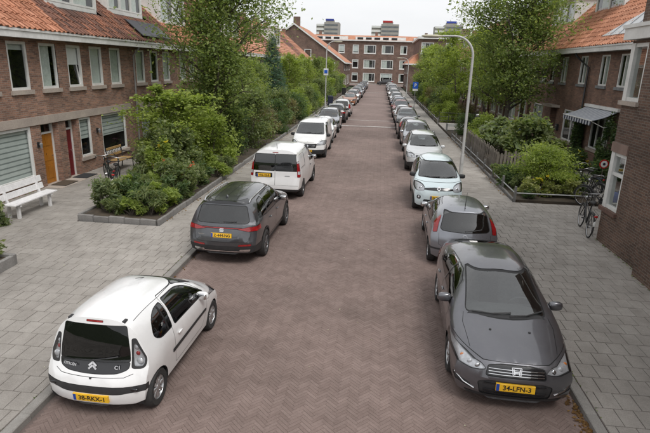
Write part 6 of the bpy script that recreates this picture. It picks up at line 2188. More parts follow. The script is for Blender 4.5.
# ---- large dark SUV
def model_suv():
    S = dict(L=4.73, W=1.84, Rw=.355, axles=(.99, 3.78), tw=.235, dash=3.1, paint=paint('paint_grey', (.105, .108, .118), .75, .3), rr=.72,
             T=[(0, 1.60), (.6, 1.655), (1.6, 1.675), (2.3, 1.655), (2.75, 1.58), (3.2, 1.34), (3.55, 1.14), (3.8, 1.09), (4.3, 1.02), (4.73, .90)],
             B=[(0, 1.05), (1.0, 1.06), (2.4, 1.02), (3.4, 1.0), (3.9, .96), (4.4, .86), (4.73, .74)],
             Wf=[(0, .94), (.3, .98), (.8, 1), (3.9, 1), (4.3, .985), (4.73, .93)],
             Z0=[(0, .34), (.8, .24), (4.0, .24), (4.73, .28)],
             R=[(.25, .12), (.42, .02), (.6, 0), (.85, .06), (1.0, .09), (1.08, .14), (1.3, .24), (1.6, .36)],
             F=[(.25, .1), (.5, 0), (.8, .03), (1.0, .14)], n=3.4, k=.20, cr=.20, pr=3.2, rim=((10, .045, .05), M_ALLOYD))
    sh = Shell(S)
    arches(sh, S, .05)
    sh.patch('sill_trim', 'side', [(1.43, .20), (3.32, .20), (3.32, .36), (1.43, .36)], 'trim', -.004, r=.01)
    sh.patch('chrome_strip', 'side', [(1.45, .385), (3.30, .385), (3.30, .41), (1.45, .41)], 'chrome', -.005, r=.005)
    sh.patch('door', 'side', [(1.46, .43), (2.22, .43), (2.24, 1.05), (2.24, 1.55), (1.42, 1.55), (1.30, 1.05), (1.34, .72, .2)], 'paint', 0, .009)
    sh.patch('door', 'side', [(2.26, .43), (3.30, .43), (3.36, .98), (2.95, 1.40), (2.7, 1.545), (2.26, 1.55)], 'paint', 0, .009)
    sh.patch('side_window', 'side', [(.55, 1.17, .05), (1.28, 1.11), (1.30, 1.52), (.92, 1.50, .1), (.62, 1.34, .1)], 'tint', .006, .02)
    sh.patch('side_window', 'side', [(1.34, 1.11), (2.20, 1.08), (2.20, 1.53), (1.40, 1.53)], 'tint', .006, .016)
    sh.patch('side_window', 'side', [(2.28, 1.08), (3.22, 1.05), (2.86, 1.41, .1), (2.70, 1.52), (2.28, 1.53)], 'tint', .006, .016)
    sh.patch('windscreen', 'front', [(-.74, 1.17), (.74, 1.17), (.60, 1.57), (-.60, 1.57)], 'glass', .006, .014, r=.05)
    sh.patch('rear_window', 'rear', [(-.60, 1.09), (.60, 1.09), (.665, 1.13), (.57, 1.49), (-.57, 1.49), (-.665, 1.13)], 'tint', .004, .016, r=.05)
    sh.patch('spoiler', 'rear', [(-.60, 1.53), (.60, 1.53), (.62, 1.60), (-.62, 1.60)], 'gloss', 0, .004, r=.02)
    sh.patch('light_bar', 'rear', [(-.50, .965), (.50, .965), (.50, .985), (-.50, .985)], 'red', -.004, .012, r=.004)
    sh.patch('tail_light', 'rear', [(.40, .955), (.66, .905), (.95, .92), (.95, 1.03), (.66, 1.005)], 'red', -.006, .008, r=.02, mirror=True, depth=.5)
    sh.patch('lower_bumper', 'rear', [(-.95, .30), (.95, .30), (.95, .56), (.60, .525), (-.60, .525), (-.95, .56)], 'trim', -.004, .004, r=.02)
    sh.patch('reflector_strip', 'rear', [(.42, .535), (.72, .545), (.74, .59), (.44, .58)], 'red', -.004, .004, r=.01, mirror=True)
    sh.patch('diffuser_strip', 'rear', [(-.66, .385), (.66, .385), (.70, .41), (-.70, .41)], 'chrome', -.012, .004, r=.008)
    sh.patch('exhaust_trim', 'rear', [(.44, .40), (.70, .40), (.72, .46), (.46, .45)], 'chrome', -.008, .006, r=.015, mirror=True)
    sh.seam('rear', [(-.74, 1.06), (-.70, .70), (-.62, .635), (.62, .635), (.70, .70), (.74, 1.06)], .007)
    sh.patch('headlight', 'front', [(.45, .76), (.92, .82), (.92, .92), (.50, .87)], 'clear', 0, .006, mirror=True)
    sh.patch('grille', 'front', [(-.42, .52), (.42, .52), (.45, .85), (-.45, .85)], 'gloss', .012, .012, 'chrome')
    sh.patch('air_intake', 'front', [(-.75, .32), (.75, .32), (.70, .46), (-.70, .46)], 'trim', .01, .004)
    for x in (-.28, 0, .28):
        sh.seam('top', [(x, .5), (x, 2.4)], .012)
    car = assemble(S, sh, 'parked_car')
    for sg in (1, -1):
        v = 'right' if sg > 0 else 'left'
        for y in (1.52, 2.40):
            handle(car, sh, v, y, .93, S['paint'], .2)
        door_mirror(car, .86, 3.0, 1.06, sg, S['paint'], 1.1)
        P = [sh.surf('top', sg * x, y)[0] + Vector((0, 0, dz)) for (x, y, dz) in ((.58, .55, .0), (.585, .68, .045), (.60, 1.3, .05), (.60, 2.0, .05), (.58, 2.40, .04), (.57, 2.52, .0))]
        MB().tube(P, .019, 8).build('roof_rail', M_CHROME, car, smooth=60)
    plate(car, 'rear', sh, 0, .80, 'Z-444-NG')
    b = MB()
    for a, c in (((-.045, .03), (.05, .03)), ((-.045, .03), (-.045, .0)), ((-.045, 0), (.045, 0)), ((.045, 0), (.045, -.03)), ((.045, -.03), (-.05, -.03))):
        bar(b, a, c, .02)
    badge_mesh(car, sh, 'rear', 0, .925, b, M_CHROME)
    p, n = sh.surf('rear', -.5, .80)
    text_part('badge_lettering', 'TARRACO', .045, car, p + n * .005, (PI / 2, 0, 0), M_CHROME)
    blade(car, sh, ('rear', [(.02, 1.115), (.2, 1.12), (.36, 1.13)]))
    p, n = sh.surf('top', 0, .62)
    MB().add([tuple(p + Vector(q)) for q in ((-.025, -.04, 0), (.025, -.04, 0), (0, .12, 0), (0, -.05, .075))], ((0, 1, 3), (1, 2, 3), (2, 0, 3))).build('antenna_fin', S['paint'], car)
    seats(car, S, ((.75, (-.4, .4)), (1.5, (-.4, .4)), (2.4, (-.4, .4))), .52)
    return finish(car, S)
# ---- compact panel van
def model_van(name='parked_van', paintmat=None, front=False):
    S = dict(L=4.50, W=1.85, Rw=.325, axles=(.86, 3.61), tw=.2, dash=3.25, paint=paintmat or paint('paint_white_van', (.80, .80, .80), 0, .32), rr=.66,
             T=[(0, 1.80), (.5, 1.825), (1.6, 1.83), (2.3, 1.81), (2.7, 1.72), (3.1, 1.46), (3.5, 1.19), (3.75, 1.11), (4.2, 1.02), (4.5, .90)],
             B=[(0, 1.10), (2.0, 1.08), (3.2, 1.02), (3.7, .96), (4.2, .86), (4.5, .74)],
             Wf=[(0, .965), (.2, .99), (.6, 1), (3.7, 1), (4.1, .985), (4.5, .93)],
             Z0=[(0, .32), (.6, .24), (3.8, .22), (4.5, .26)],
             R=[(.25, .08), (.42, 0), (.6, .0), (.75, .04), (1.0, .06), (1.4, .09), (1.82, .18)],
             F=[(.2, .06), (.45, 0), (.75, .03), (1.0, .16)], n=5.0, k=.13, cr=.10, pr=5.0, dr=.7, rim=((5, .09, .10), M_ALLOYD))
    sh = Shell(S)
    arches(sh, S)
    sh.patch('door', 'side', [(2.30, .36), (3.12, .36), (3.28, .60, .1), (3.36, 1.0), (2.98, 1.42, .1), (2.70, 1.63), (2.30, 1.66)], 'paint', 0, .009)
    sh.patch('side_window', 'side', [(2.36, 1.10), (3.30, 1.04), (2.96, 1.38, .1), (2.68, 1.58), (2.36, 1.61)], 'tint', .006, .016)
    sh.seam('side', [(1.35, .36), (1.35, 1.66), (2.24, 1.66), (2.24, .36)], .007)
    sh.seam('side', [(.42, 1.12), (1.3, 1.10)], .010)
    sh.patch('panel_recess', 'side', [(.35, 1.16), (1.28, 1.14), (1.28, 1.60), (.42, 1.60)], 'paint', .008, .010, 'paint' if False else None, r=.06)
    sh.patch('windscreen', 'front', [(-.76, 1.20), (.76, 1.20), (.64, 1.70), (-.64, 1.70)], 'glass', .006, .014, r=.05)
    sh.patch('rear_window', 'rear', [(-.80, 1.07), (-.012, 1.07), (-.012, 1.66), (-.73, 1.66)], 'tint', .002, .012, r=.03)
    sh.patch('rear_window', 'rear', [(.012, 1.07), (.80, 1.07), (.73, 1.66), (.012, 1.66)], 'tint', .002, .012, r=.03)
    sh.patch('tail_light', 'rear', [(.805, .86), (.95, .86), (.90, 1.42), (.775, 1.42)], 'red', -.005, .006, r=.02, mirror=True, depth=.24)
    sh.patch('reversing_lamp', 'rear', [(.815, .96), (.93, .96), (.925, 1.07), (.815, 1.07)], 'lampw', -.007, r=.01, mirror=True, depth=.24)
    sh.patch('lamp_cap', 'rear', [(.785, 1.36), (.90, 1.36), (.90, 1.41), (.78, 1.41)], 'lampw', -.007, r=.01, mirror=True, depth=.24)
    sh.patch('brake_light', 'rear', [(-.10, 1.70), (.10, 1.70), (.10, 1.725), (-.10, 1.725)], 'red', -.004, .004, r=.005)
    sh.patch('plate_recess', 'rear', [(-.72, .83), (-.10, .83), (-.10, .99), (-.72, .99)], 'gloss', .004, .004, r=.03)
    sh.seam('rear', [(0, .56), (0, 1.05)], .010); sh.seam('rear', [(-.85, .555), (.85, .555)], .008)
    sh.patch('bumper_lower', 'rear', [(-1, .25), (1, .25), (1, .42), (-1, .42)], 'trim', -.004, .004, r=.01)
    sh.patch('headlight', 'front', [(.46, .72), (.95, .76), (.95, .93), (.70, .95), (.52, .84)], 'clear', 0, .006, mirror=True)
    sh.patch('grille', 'front', [(-.45, .60), (.45, .60), (.48, .80), (-.48, .80)], 'gloss', .010, .006)
    sh.patch('bumper_lower', 'front', [(-1, .24), (1, .24), (1, .50), (-1, .50)], 'trim', -.004, .004, r=.02)
    sh.seam('front', [(-.70, 1.0), (-.46, .86), (.46, .86), (.70, 1.0)], .007)
    car = assemble(S, sh, name)
    for sg in (1, -1):
        v = 'right' if sg > 0 else 'left'
        handle(car, sh, v, 2.42, .94, M_TRIM, .19)
        door_mirror(car, .84, 3.16, 1.10, sg, M_TRIM, 1.15)
        MB().blob((sg * .34, sh.surf('front', sg * .34, .70)[0].y - .005, .70), (.10, .012, .012), 8, 6).build('grille_bar', M_CHROME, car, smooth=60)
    plate(car, 'rear', sh, -.41, .905, 'VKL-22-B', .5)
    plate(car, 'front', sh, 0, .44, 'V-774-KR', .5)
    blade(car, sh, ('front', [(.55, 1.21), (.2, 1.23), (-.05, 1.26)])); blade(car, sh, ('front', [(-.1, 1.21), (-.4, 1.23), (-.66, 1.26)]))
    p, n = sh.surf('top', 0, .45)
    MB().tube([p, p + Vector((0, -.10, .2))], [.012, .004], 5).build('antenna', M_TRIM, car)
    p, n = sh.surf('rear', 0, 1.0)
    badge_mesh(car, sh, 'rear', .45, .90, MB().box(-.09, .09, -.012, .012, 0, .003), M_ALLOY, 'badge')
    badge_mesh(car, sh, 'front', 0, .70, MB().lathe([(.06, 0), (.06, .012), (.045, .014), (.001, .014)], 20, 'z'), M_CHROME, 'badge')
    seats(car, S, ((2.45, (-.42, .42)),), .50)
    MB().box(-.82, .82, 2.18, 2.21, .3, 1.72).build('bulkhead', M_INT, car)
    return finish(car, S)
# ---- dark grey fastback, seen from the front
def model_fastback():
    S = dict(L=4.38, W=1.70, Rw=.30, axles=(.88, 3.43), tw=.175, dash=3.0, paint=paint('paint_gunmetal', (.150, .150, .165), .75, .32), rr=.68,
             T=[(0, 1.12), (.35, 1.21), (.9, 1.34), (1.5, 1.42), (2.0, 1.43), (2.45, 1.37), (2.9, 1.20), (3.35, .985), (3.55, .94), (3.95, .86), (4.2, .79), (4.38, .72)],
             B=[(0, .90), (1.0, .95), (2.0, .90), (3.0, .86), (3.5, .80), (4.0, .70), (4.38, .60)],
             Wf=[(0, .90), (.3, .96), (.9, 1), (3.5, 1), (3.9, .99), (4.38, .945)],
             Z0=[(0, .28), (.7, .18), (3.5, .18), (4.38, .20)],
             R=[(.2, .08), (.4, 0), (.7, 0), (.95, .06), (1.15, .10)],
             F=[(.18, .05), (.32, 0), (.5, .01), (.62, .05), (.75, .15)], n=3.6, k=.29, cr=.25, pr=2.8, cf=.26, pf=3.4, df=1.1, rim=((10, .04, .05), M_ALLOY))
    sh = Shell(S)
    arches(sh, S)
    sh.patch('door', 'side', [(1.24, .32), (1.92, .32), (1.96, .90), (1.98, 1.30), (1.35, 1.26), (1.10, .95), (1.16, .62, .2)], 'paint', 0, .009)
    sh.patch('door', 'side', [(1.94, .32), (2.90, .32), (3.02, .85), (2.62, 1.19), (2.32, 1.285), (2.0, 1.30)], 'paint', 0, .009)
    sh.patch('side_window', 'side', [(1.02, 1.03, .06), (1.93, .97), (1.95, 1.275), (1.58, 1.255, .1), (1.24, 1.165, .1)], 'tint', .006, .010, 'chrome')
    sh.patch('side_window', 'side', [(2.0, .965), (2.96, .91), (2.58, 1.165, .1), (2.30, 1.265), (2.02, 1.28)], 'tint', .006, .010, 'chrome')
    sh.patch('windscreen', 'front', [(-.59, .995), (0, .965, .3), (.59, .995), (.50, 1.335), (0, 1.368, .3), (-.50, 1.335)], 'glass', .006, .016)
    sh.patch('rear_window', 'top', [(-.50, .42), (.50, .42), (.46, 1.0), (-.46, 1.0)], 'tint', .005, .014, r=.05)
    sh.patch('tail_light', 'rear', [(.56, .85), (.72, .66), (.86, .70), (.80, .98), (.62, 1.0)], 'red', -.004, .006, mirror=True)
    sh.patch('headlight', 'front', [(.40, .615), (.58, .585), (.86, .635), (.86, .755), (.66, .735), (.46, .675)], 'clear', 0, .007, r=.03, mirror=True)
    sh.patch('grille', 'front', [(-.40, .54), (.40, .54), (.375, .665), (.2, .69), (-.2, .69), (-.375, .665)], 'gloss', .012, .010, r=.03)
    sh.patch('air_intake', 'front', [(-.46, .255), (.46, .255), (.50, .43), (.36, .475), (-.36, .475), (-.50, .43)], 'trim', .014, .005, r=.03)
    sh.patch('fog_recess', 'front', [(.58, .30), (.80, .36), (.80, .43), (.60, .37)], 'trim', .006, .004, mirror=True, r=.02)
    sh.patch('lower_lip', 'front', [(-.62, .20), (.62, .20), (.66, .245), (-.66, .245)], 'trim', -.004, .003, r=.01)
    sh.seam('front', [(-.80, .80), (-.44, .715), (-.2, .715), (.2, .715), (.44, .715), (.80, .80)], .007)
    sh.seam('top', [(.60, 4.0), (.66, 3.5), (.63, 3.30)], .007); sh.seam('top', [(-.60, 4.0), (-.66, 3.5), (-.63, 3.30)], .007)
    sh.seam('side', [(2.96, .30), (3.06, .86)], .006)
    sh.patch('cowl', 'top', [(-.58, 3.34), (0, 3.42, .3), (.58, 3.34), (.52, 3.27), (0, 3.345, .3), (-.52, 3.27)], 'trim', .006, r=.01)
    car = assemble(S, sh, 'parked_car')
    for sg in (1, -1):
        v = 'right' if sg > 0 else 'left'
        handle(car, sh, v, 1.40, .86, S['paint'], .18); handle(car, sh, v, 2.16, .84, S['paint'], .18)
        door_mirror(car, .78, 2.80, .93, sg, S['paint'])
        lens(car, sh, 'front', sg * .52, .632, .042, M_CHROME, -.045); lens(car, sh, 'front', sg * .62, .66, .042, M_LAMPW, -.045)
        lens(car, sh, 'front', sg * .73, .69, .030, M_ORANGE, -.045)
        P = [sh.surf('front', sg * u, z)[0] + Vector((0, .006, 0)) for u, z in ((.54, .31), (.68, .36), (.80, .44))]
        MB().tube(P, .011, 6).build('fog_strip', M_CHROME, car)
    for z in (.29, .33, .43):
        P = [sh.surf('front', u, z)[0] + Vector((0, -.004, 0)) for u in np.linspace(-.42, .42, 9)]
        MB().tube(P, .006, 5).build('intake_bar', M_GLOSSB, car)
    for sg in (1, -1):
        p, n = sh.surf('front', sg * .28, .90)
        MB().blob(tuple(p + n * .004), (.02, .02, .008), 8, 5).build('washer_jet', M_TRIM, car)
    p, n = sh.surf('front', 0, 1.355)
    MB().blob((0, p.y - .07, p.z - .035), (.10, .02, .03), 10, 6, 3).build('rear_view_mirror', M_TRIM, car, smooth=60)
    for z in (.57, .605, .64):
        w_ = .37
        P = [sh.surf('front', u, z)[0] + Vector((0, .004, 0)) for u in np.linspace(-w_, w_, 9)]
        MB().tube(P, .009, 6).build('grille_bar', M_CHROME, car)
    b = MB()
    bar(b, (-.03, -.035), (-.045, .04), .016, .02); bar(b, (.03, -.035), (.045, .04), .016, .02); bar(b, (-.03, 0), (.03, 0), .016, .02)
    for i in range(4):
        c = [(-.05, -.05), (.05, -.05), (.065, .055), (-.065, .055)]
        bar(b, c[i], c[(i + 1) % 4], .010, .016)
    badge_mesh(car, sh, 'front', 0, .62, b, M_CHROME, 'badge', .012)
    plate(car, 'front', sh, 0, .40, '34-LFN-3')
    blade(car, sh, ('front', [(.50, .985), (.2, .985), (-.08, 1.0)])); blade(car, sh, ('front', [(-.05, .975), (-.3, .985), (-.56, 1.02)]))
    p, n = sh.surf('top', 0, 3.9)
    seats(car, S, ((1.25, (-.32, .32)), (2.1, (-.36, .36))), .28)
    return finish(car, S)
# ---- rounded silver hatchback, seen from behind
def model_hatch(paintmat, name='parked_car', rim=None):
    S = dict(L=3.82, W=1.65, Rw=.29, axles=(.60, 3.09), tw=.18, dash=2.65, paint=paintmat, rr=.67,
             T=[(0, 1.37), (.5, 1.425), (1.2, 1.445), (1.75, 1.425), (2.1, 1.36), (2.5, 1.17), (2.9, .98), (3.1, .93), (3.5, .84), (3.82, .72)],
             B=[(0, .92), (1.0, .93), (2.0, .89), (2.8, .85), (3.2, .77), (3.6, .68), (3.82, .60)],
             Wf=[(0, .95), (.3, .985), (.7, 1), (2.9, 1), (3.3, .985), (3.82, .92)],
             Z0=[(0, .26), (.6, .19), (3.2, .19), (3.82, .22)],
             R=[(.2, .07), (.4, 0), (.62, 0), (.8, .05), (.95, .10), (1.15, .22), (1.38, .36)],
             F=[(.2, .05), (.4, 0), (.58, .02), (.72, .13)], n=3.0, k=.23, cr=.24, pr=2.8, cf=.36, pf=2.5, rim=rim or ((7, .05, .06), M_ALLOY))
    sh = Shell(S)
    arches(sh, S)
    sh.patch('door', 'side', [(1.05, .34), (1.62, .34), (1.66, .9), (1.66, 1.36), (1.05, 1.35), (.92, .95), (.98, .62, .15)], 'paint', 0, .009)
    sh.patch('door', 'side', [(1.64, .34), (2.50, .34), (2.66, .55, .1), (2.68, .85), (2.26, 1.20), (1.98, 1.345), (1.68, 1.37)], 'paint', 0, .009)
    sh.patch('side_window', 'side', [(.72, 1.00, .05), (1.62, .97), (1.63, 1.33), (1.10, 1.31, .1), (.82, 1.20, .1)], 'tint', .006, .014)
    sh.patch('side_window', 'side', [(1.69, .965), (2.62, .91), (2.24, 1.18, .1), (1.96, 1.315), (1.69, 1.335)], 'tint', .006, .014)
    sh.patch('rub_strip', 'side', [(1.0, .56), (2.62, .57), (2.62, .60), (1.0, .60)], 'trim', -.008, r=.01)
    sh.patch('windscreen', 'front', [(-.62, .985), (0, .97, .3), (.62, .985), (.50, 1.345), (0, 1.375, .3), (-.50, 1.345)], 'glass', .006, .014)
    sh.patch('rear_window', 'rear', [(-.52, .94), (0, .915, .3), (.52, .94), (.565, .98), (.485, 1.33), (-.485, 1.33), (-.565, .98)], 'tint', .004, .016, r=.05)
    sh.patch('tail_light', 'rear', [(.645, .88), (.74, .86), (.715, 1.10), (.575, 1.345), (.535, 1.345), (.62, 1.05)], 'red', -.005, .006, r=.02, mirror=True, depth=.42)
    sh.seam('rear', [(-.60, .86), (-.60, .60), (-.5, .56), (.5, .56), (.60, .60), (.60, .86)], .007)
    sh.patch('bumper_strip', 'rear', [(-.78, .46), (.78, .46), (.78, .50), (-.78, .50)], 'trim', -.006, r=.01)
    sh.patch('headlight', 'front', [(.38, .60), (.72, .62), (.80, .80), (.52, .77), (.40, .70)], 'clear', 0, .006, mirror=True)
    sh.patch('grille', 'front', [(-.34, .58), (.34, .58), (.36, .68), (-.36, .68)], 'gloss', .010, .006)
    sh.patch('air_intake', 'front', [(-.5, .26), (.5, .26), (.46, .42), (-.46, .42)], 'trim', .012, .004)
    sh.seam('front', [(-.8, .81), (-.44, .71), (.44, .71), (.8, .81)], .007)
    car = assemble(S, sh, name)
    for sg in (1, -1):
        v = 'right' if sg > 0 else 'left'
        handle(car, sh, v, 1.12, .83, paintmat, .16); handle(car, sh, v, 1.80, .82, paintmat, .16)
        door_mirror(car, .73, 2.48, .92, sg, paintmat)
        lens(car, sh, 'front', sg * .52, .68, .06, M_CHROME, -.05)
    plate(car, 'rear', sh, 0, .70, '17-GDT-6'); plate(car, 'front', sh, 0, .46, '17-GDT-6')
    badge_mesh(car, sh, 'rear', 0, .82, MB().torus(.05, .007, 20, 6, 'z'), M_CHROME)
    badge_mesh(car, sh, 'front', 0, .63, MB().torus(.05, .007, 20, 6, 'z'), M_CHROME)
    blade(car, sh, ('rear', [(.0, .95), (.2, .97), (.38, 1.0)]))
    blade(car, sh, ('front', [(.5, .985), (.2, .985), (-.06, 1.0)])); blade(car, sh, ('front', [(-.05, .98), (-.3, .99), (-.55, 1.01)]))
    p, n = sh.surf('top', 0, .52)
    MB().tube([p, p + Vector((0, .02, .02)), p + Vector((0, -.10, .42))], [.016, .010, .003], 5).build('antenna', M_TRIM, car)
    seats(car, S, ((.95, (-.32, .32)), (1.75, (-.36, .36))), .30)
    return finish(car, S)
# ---- small pale blue hatchback, seen from the front
def model_mini_hatch(paintmat):
    S = dict(L=3.60, W=1.64, Rw=.295, axles=(.52, 3.01), tw=.17, dash=2.75, paint=paintmat, rr=.66,
             T=[(0, 1.46), (.5, 1.53), (1.2, 1.555), (1.8, 1.53), (2.2, 1.44), (2.6, 1.23), (2.95, 1.05), (3.1, 1.01), (3.4, .93), (3.6, .84)],
             B=[(0, .97), (1.0, .98), (2.0, .95), (2.8, .92), (3.1, .86), (3.4, .78), (3.6, .70)],
             Wf=[(0, .96), (.3, .985), (.7, 1), (2.9, 1), (3.2, .985), (3.6, .93)],
             Z0=[(0, .26), (.6, .19), (3.2, .19), (3.6, .22)],
             R=[(.2, .07), (.4, 0), (.65, 0), (.85, .05), (1.1, .15), (1.46, .28)],
             F=[(.2, .05), (.4, 0), (.6, .01), (.75, .06), (.85, .14)], n=3.1, k=.20, cr=.18, pr=3.2, cf=.28, pf=2.8, rim=((6, .06, .07), M_ALLOY))
    sh = Shell(S)
    arches(sh, S)
    sh.patch('door', 'side', [(.95, .36), (1.62, .36), (1.64, 1.46), (.95, 1.45), (.86, .95), (.90, .62, .15)], 'paint', 0, .009)
    sh.patch('door', 'side', [(1.66, .36), (2.45, .36), (2.60, .58, .1), (2.66, .93), (2.30, 1.30), (2.02, 1.45), (1.68, 1.465)], 'paint', 0, .009)
    sh.patch('side_window', 'side', [(.70, 1.12, .05), (1.60, 1.06), (1.61, 1.42), (1.02, 1.41, .1), (.80, 1.30, .1)], 'tint', .006, .014)
    sh.patch('side_window', 'side', [(1.70, 1.05), (2.60, .99), (2.28, 1.27, .1), (2.0, 1.41), (1.70, 1.43)], 'tint', .006, .014)
    sh.patch('windscreen', 'front', [(-.64, 1.06), (0, 1.045, .3), (.64, 1.06), (.55, 1.44), (0, 1.475, .3), (-.55, 1.44)], 'glass', .006, .016)
    sh.patch('rear_window', 'rear', [(-.55, .92), (.55, .92), (.52, 1.42), (-.52, 1.42)], 'tint', .004, .014, r=.06)
    sh.patch('tail_light', 'rear', [(.60, .80), (.80, .80), (.78, 1.02), (.62, 1.04)], 'red', -.005, .006, mirror=True, depth=.4)
    sh.patch('headlight', 'front', [(.45, .72, .08), (.66, .70, .08), (.80, .76), (.78, .93, .06), (.60, .93, .08), (.46, .86, .08)], 'clear', 0, .008, r=.06, mirror=True)
    sh.patch('grille', 'front', [(-.46, .755), (0, .735, .2), (.46, .755), (.46, .80), (.14, .83), (-.14, .83), (-.46, .80)], 'gloss', .004, .004, r=.02)
    sh.patch('air_intake', 'front', [(-.5, .30), (.5, .30), (.46, .44), (-.46, .44)], 'trim', .012, .004)
    sh.patch('fog_recess', 'front', [(.56, .44, .05), (.68, .44, .05), (.68, .56, .05), (.56, .56, .05)], 'trim', .004, .004, r=.05, mirror=True)
    sh.seam('front', [(-.8, .97), (-.5, .955), (.5, .955), (.8, .97)], .007)
    car = assemble(S, sh, 'parked_car')
    for sg in (1, -1):
        door_mirror(car, .72, 2.46, 1.02, sg, M_TRIM)
        handle(car, sh, 'right' if sg > 0 else 'left', 1.80, .88, paintmat, .16)
        lens(car, sh, 'front', sg * .58, .82, .07, M_CHROME, -.06)
        lens(car, sh, 'front', sg * .62, .50, .04, M_LAMPW, -.01)
    b = MB()
    for a, c in (((-.05, 0), (0, .08)), ((0, .08), (.05, 0)), ((.05, 0), (0, -.08)), ((0, -.08), (-.05, 0))):
        bar(b, a, c, .022, .02)
    badge_mesh(car, sh, 'front', 0, .79, b, M_CHROME)
    plate(car, 'front', sh, 0, .52, 'G-390-ZX'); plate(car, 'rear', sh, 0, .70, 'G-390-ZX')
    blade(car, sh, ('front', [(.5, 1.06), (.2, 1.06), (-.06, 1.07)])); blade(car, sh, ('front', [(-.05, 1.055), (-.3, 1.06), (-.55, 1.08)]))
    seats(car, S, ((.95, (-.32, .32)), (1.75, (-.36, .36))), .36)
    return finish(car, S)
# ---- upright estate with roof rails
def model_estate(paintmat):
    S = dict(L=4.25, W=1.74, Rw=.32, axles=(.82, 3.42), tw=.2, dash=3.0, paint=paintmat, rr=.67,
             T=[(0, 1.53), (.5, 1.58), (1.4, 1.60), (2.1, 1.58), (2.45, 1.50), (2.8, 1.29), (3.15, 1.09), (3.35, 1.05), (3.9, .97), (4.25, .84)],
             B=[(0, 1.0), (2.0, .98), (3.0, .96), (3.5, .90), (3.95, .80), (4.25, .70)],
             Wf=[(0, .95), (.3, .985), (.7, 1), (3.5, 1), (3.8, .985), (4.25, .92)],
             Z0=[(0, .30), (.7, .22), (3.6, .22), (4.25, .26)],
             R=[(.25, .08), (.42, 0), (.65, 0), (.85, .04), (1.1, .10), (1.53, .22)],
             F=[(.2, .05), (.45, 0), (.65, .02), (.84, .12)], n=3.6, k=.19, cr=.18, pr=3.2, cf=.30, pf=2.8, rim=((6, .06, .07), M_ALLOY))
    sh = Shell(S)
    arches(sh, S)
    sh.patch('door', 'side', [(1.28, .38), (1.92, .38), (1.94, 1.5), (1.15, 1.49), (1.12, .95), (1.18, .68, .2)], 'paint', 0, .009)
    sh.patch('door', 'side', [(1.96, .38), (2.85, .38), (3.0, .60, .1), (3.04, .95), (2.62, 1.36), (2.36, 1.49), (1.97, 1.505)], 'paint', 0, .009)
    sh.patch('side_window', 'side', [(.42, 1.12), (1.08, 1.08), (1.09, 1.46), (.62, 1.44)], 'tint', .006, .014)
    sh.patch('side_window', 'side', [(1.16, 1.08), (1.90, 1.06), (1.90, 1.47), (1.18, 1.46)], 'tint', .006, .014)
    sh.patch('side_window', 'side', [(1.98, 1.055), (2.96, 1.02), (2.60, 1.33, .1), (2.36, 1.45), (1.98, 1.47)], 'tint', .006, .014)
    sh.patch('windscreen', 'front', [(-.66, 1.11), (0, 1.09, .3), (.66, 1.11), (.55, 1.50), (0, 1.53, .3), (-.55, 1.50)], 'glass', .006, .016)
    sh.patch('rear_window', 'rear', [(-.60, 1.02), (.60, 1.02), (.54, 1.46), (-.54, 1.46)], 'tint', .004, .016, r=.06)
    sh.patch('tail_light', 'rear', [(.66, .78), (.86, .80), (.80, 1.20), (.66, 1.20)], 'red', -.005, .006, mirror=True, depth=.4)
    sh.patch('headlight', 'front', [(.42, .68), (.86, .70), (.84, .87), (.60, .88), (.46, .82)], 'clear', 0, .006, mirror=True)
    sh.patch('grille', 'front', [(-.38, .66), (.38, .66), (.42, .80), (-.42, .80)], 'gloss', .010, .008, 'chrome')
    sh.patch('bumper_lower', 'front', [(-.9, .24), (.9, .24), (.9, .44), (.5, .50), (-.5, .50), (-.9, .44)], 'trim', -.003, .004)
    sh.patch('bumper_lower', 'rear', [(-.9, .26), (.9, .26), (.9, .48), (-.9, .48)], 'trim', -.003, .004)
    sh.seam('front', [(-.8, .95), (-.46, .85), (.46, .85), (.8, .95)], .007)
    sh.seam('rear', [(-.62, .98), (-.62, .62), (.62, .62), (.62, .98)], .007)
    car = assemble(S, sh, 'parked_car')
    for sg in (1, -1):
        v = 'right' if sg > 0 else 'left'
        door_mirror(car, .80, 2.84, 1.02, sg, paintmat)
        handle(car, sh, v, 1.30, .90, paintmat, .18); handle(car, sh, v, 2.10, .89, paintmat, .18)
        lens(car, sh, 'front', sg * .58, .77, .065, M_CHROME, -.05)
        P = [sh.surf('top', sg * x, y)[0] + Vector((0, 0, dz)) for (x, y, dz) in ((.56, .45, 0), (.57, .55, .05), (.575, 1.3, .055), (.565, 2.0, .05), (.56, 2.12, 0))]
        MB().tube(P, .017, 6).build('roof_rail', M_TRIM, car, smooth=60)
    plate(car, 'front', sh, 0, .55, '52-TNV-8'); plate(car, 'rear', sh, 0, .82, '52-TNV-8')
    badge_mesh(car, sh, 'front', 0, .73, MB().torus(.055, .008, 20, 6, 'z'), M_CHROME)
    blade(car, sh, ('front', [(.5, 1.11), (.2, 1.11), (-.06, 1.12)])); blade(car, sh, ('front', [(-.05, 1.105), (-.3, 1.11), (-.55, 1.13)]))
    seats(car, S, ((1.2, (-.36, .36)), (2.0, (-.38, .38))), .42)
    return finish(car, S)
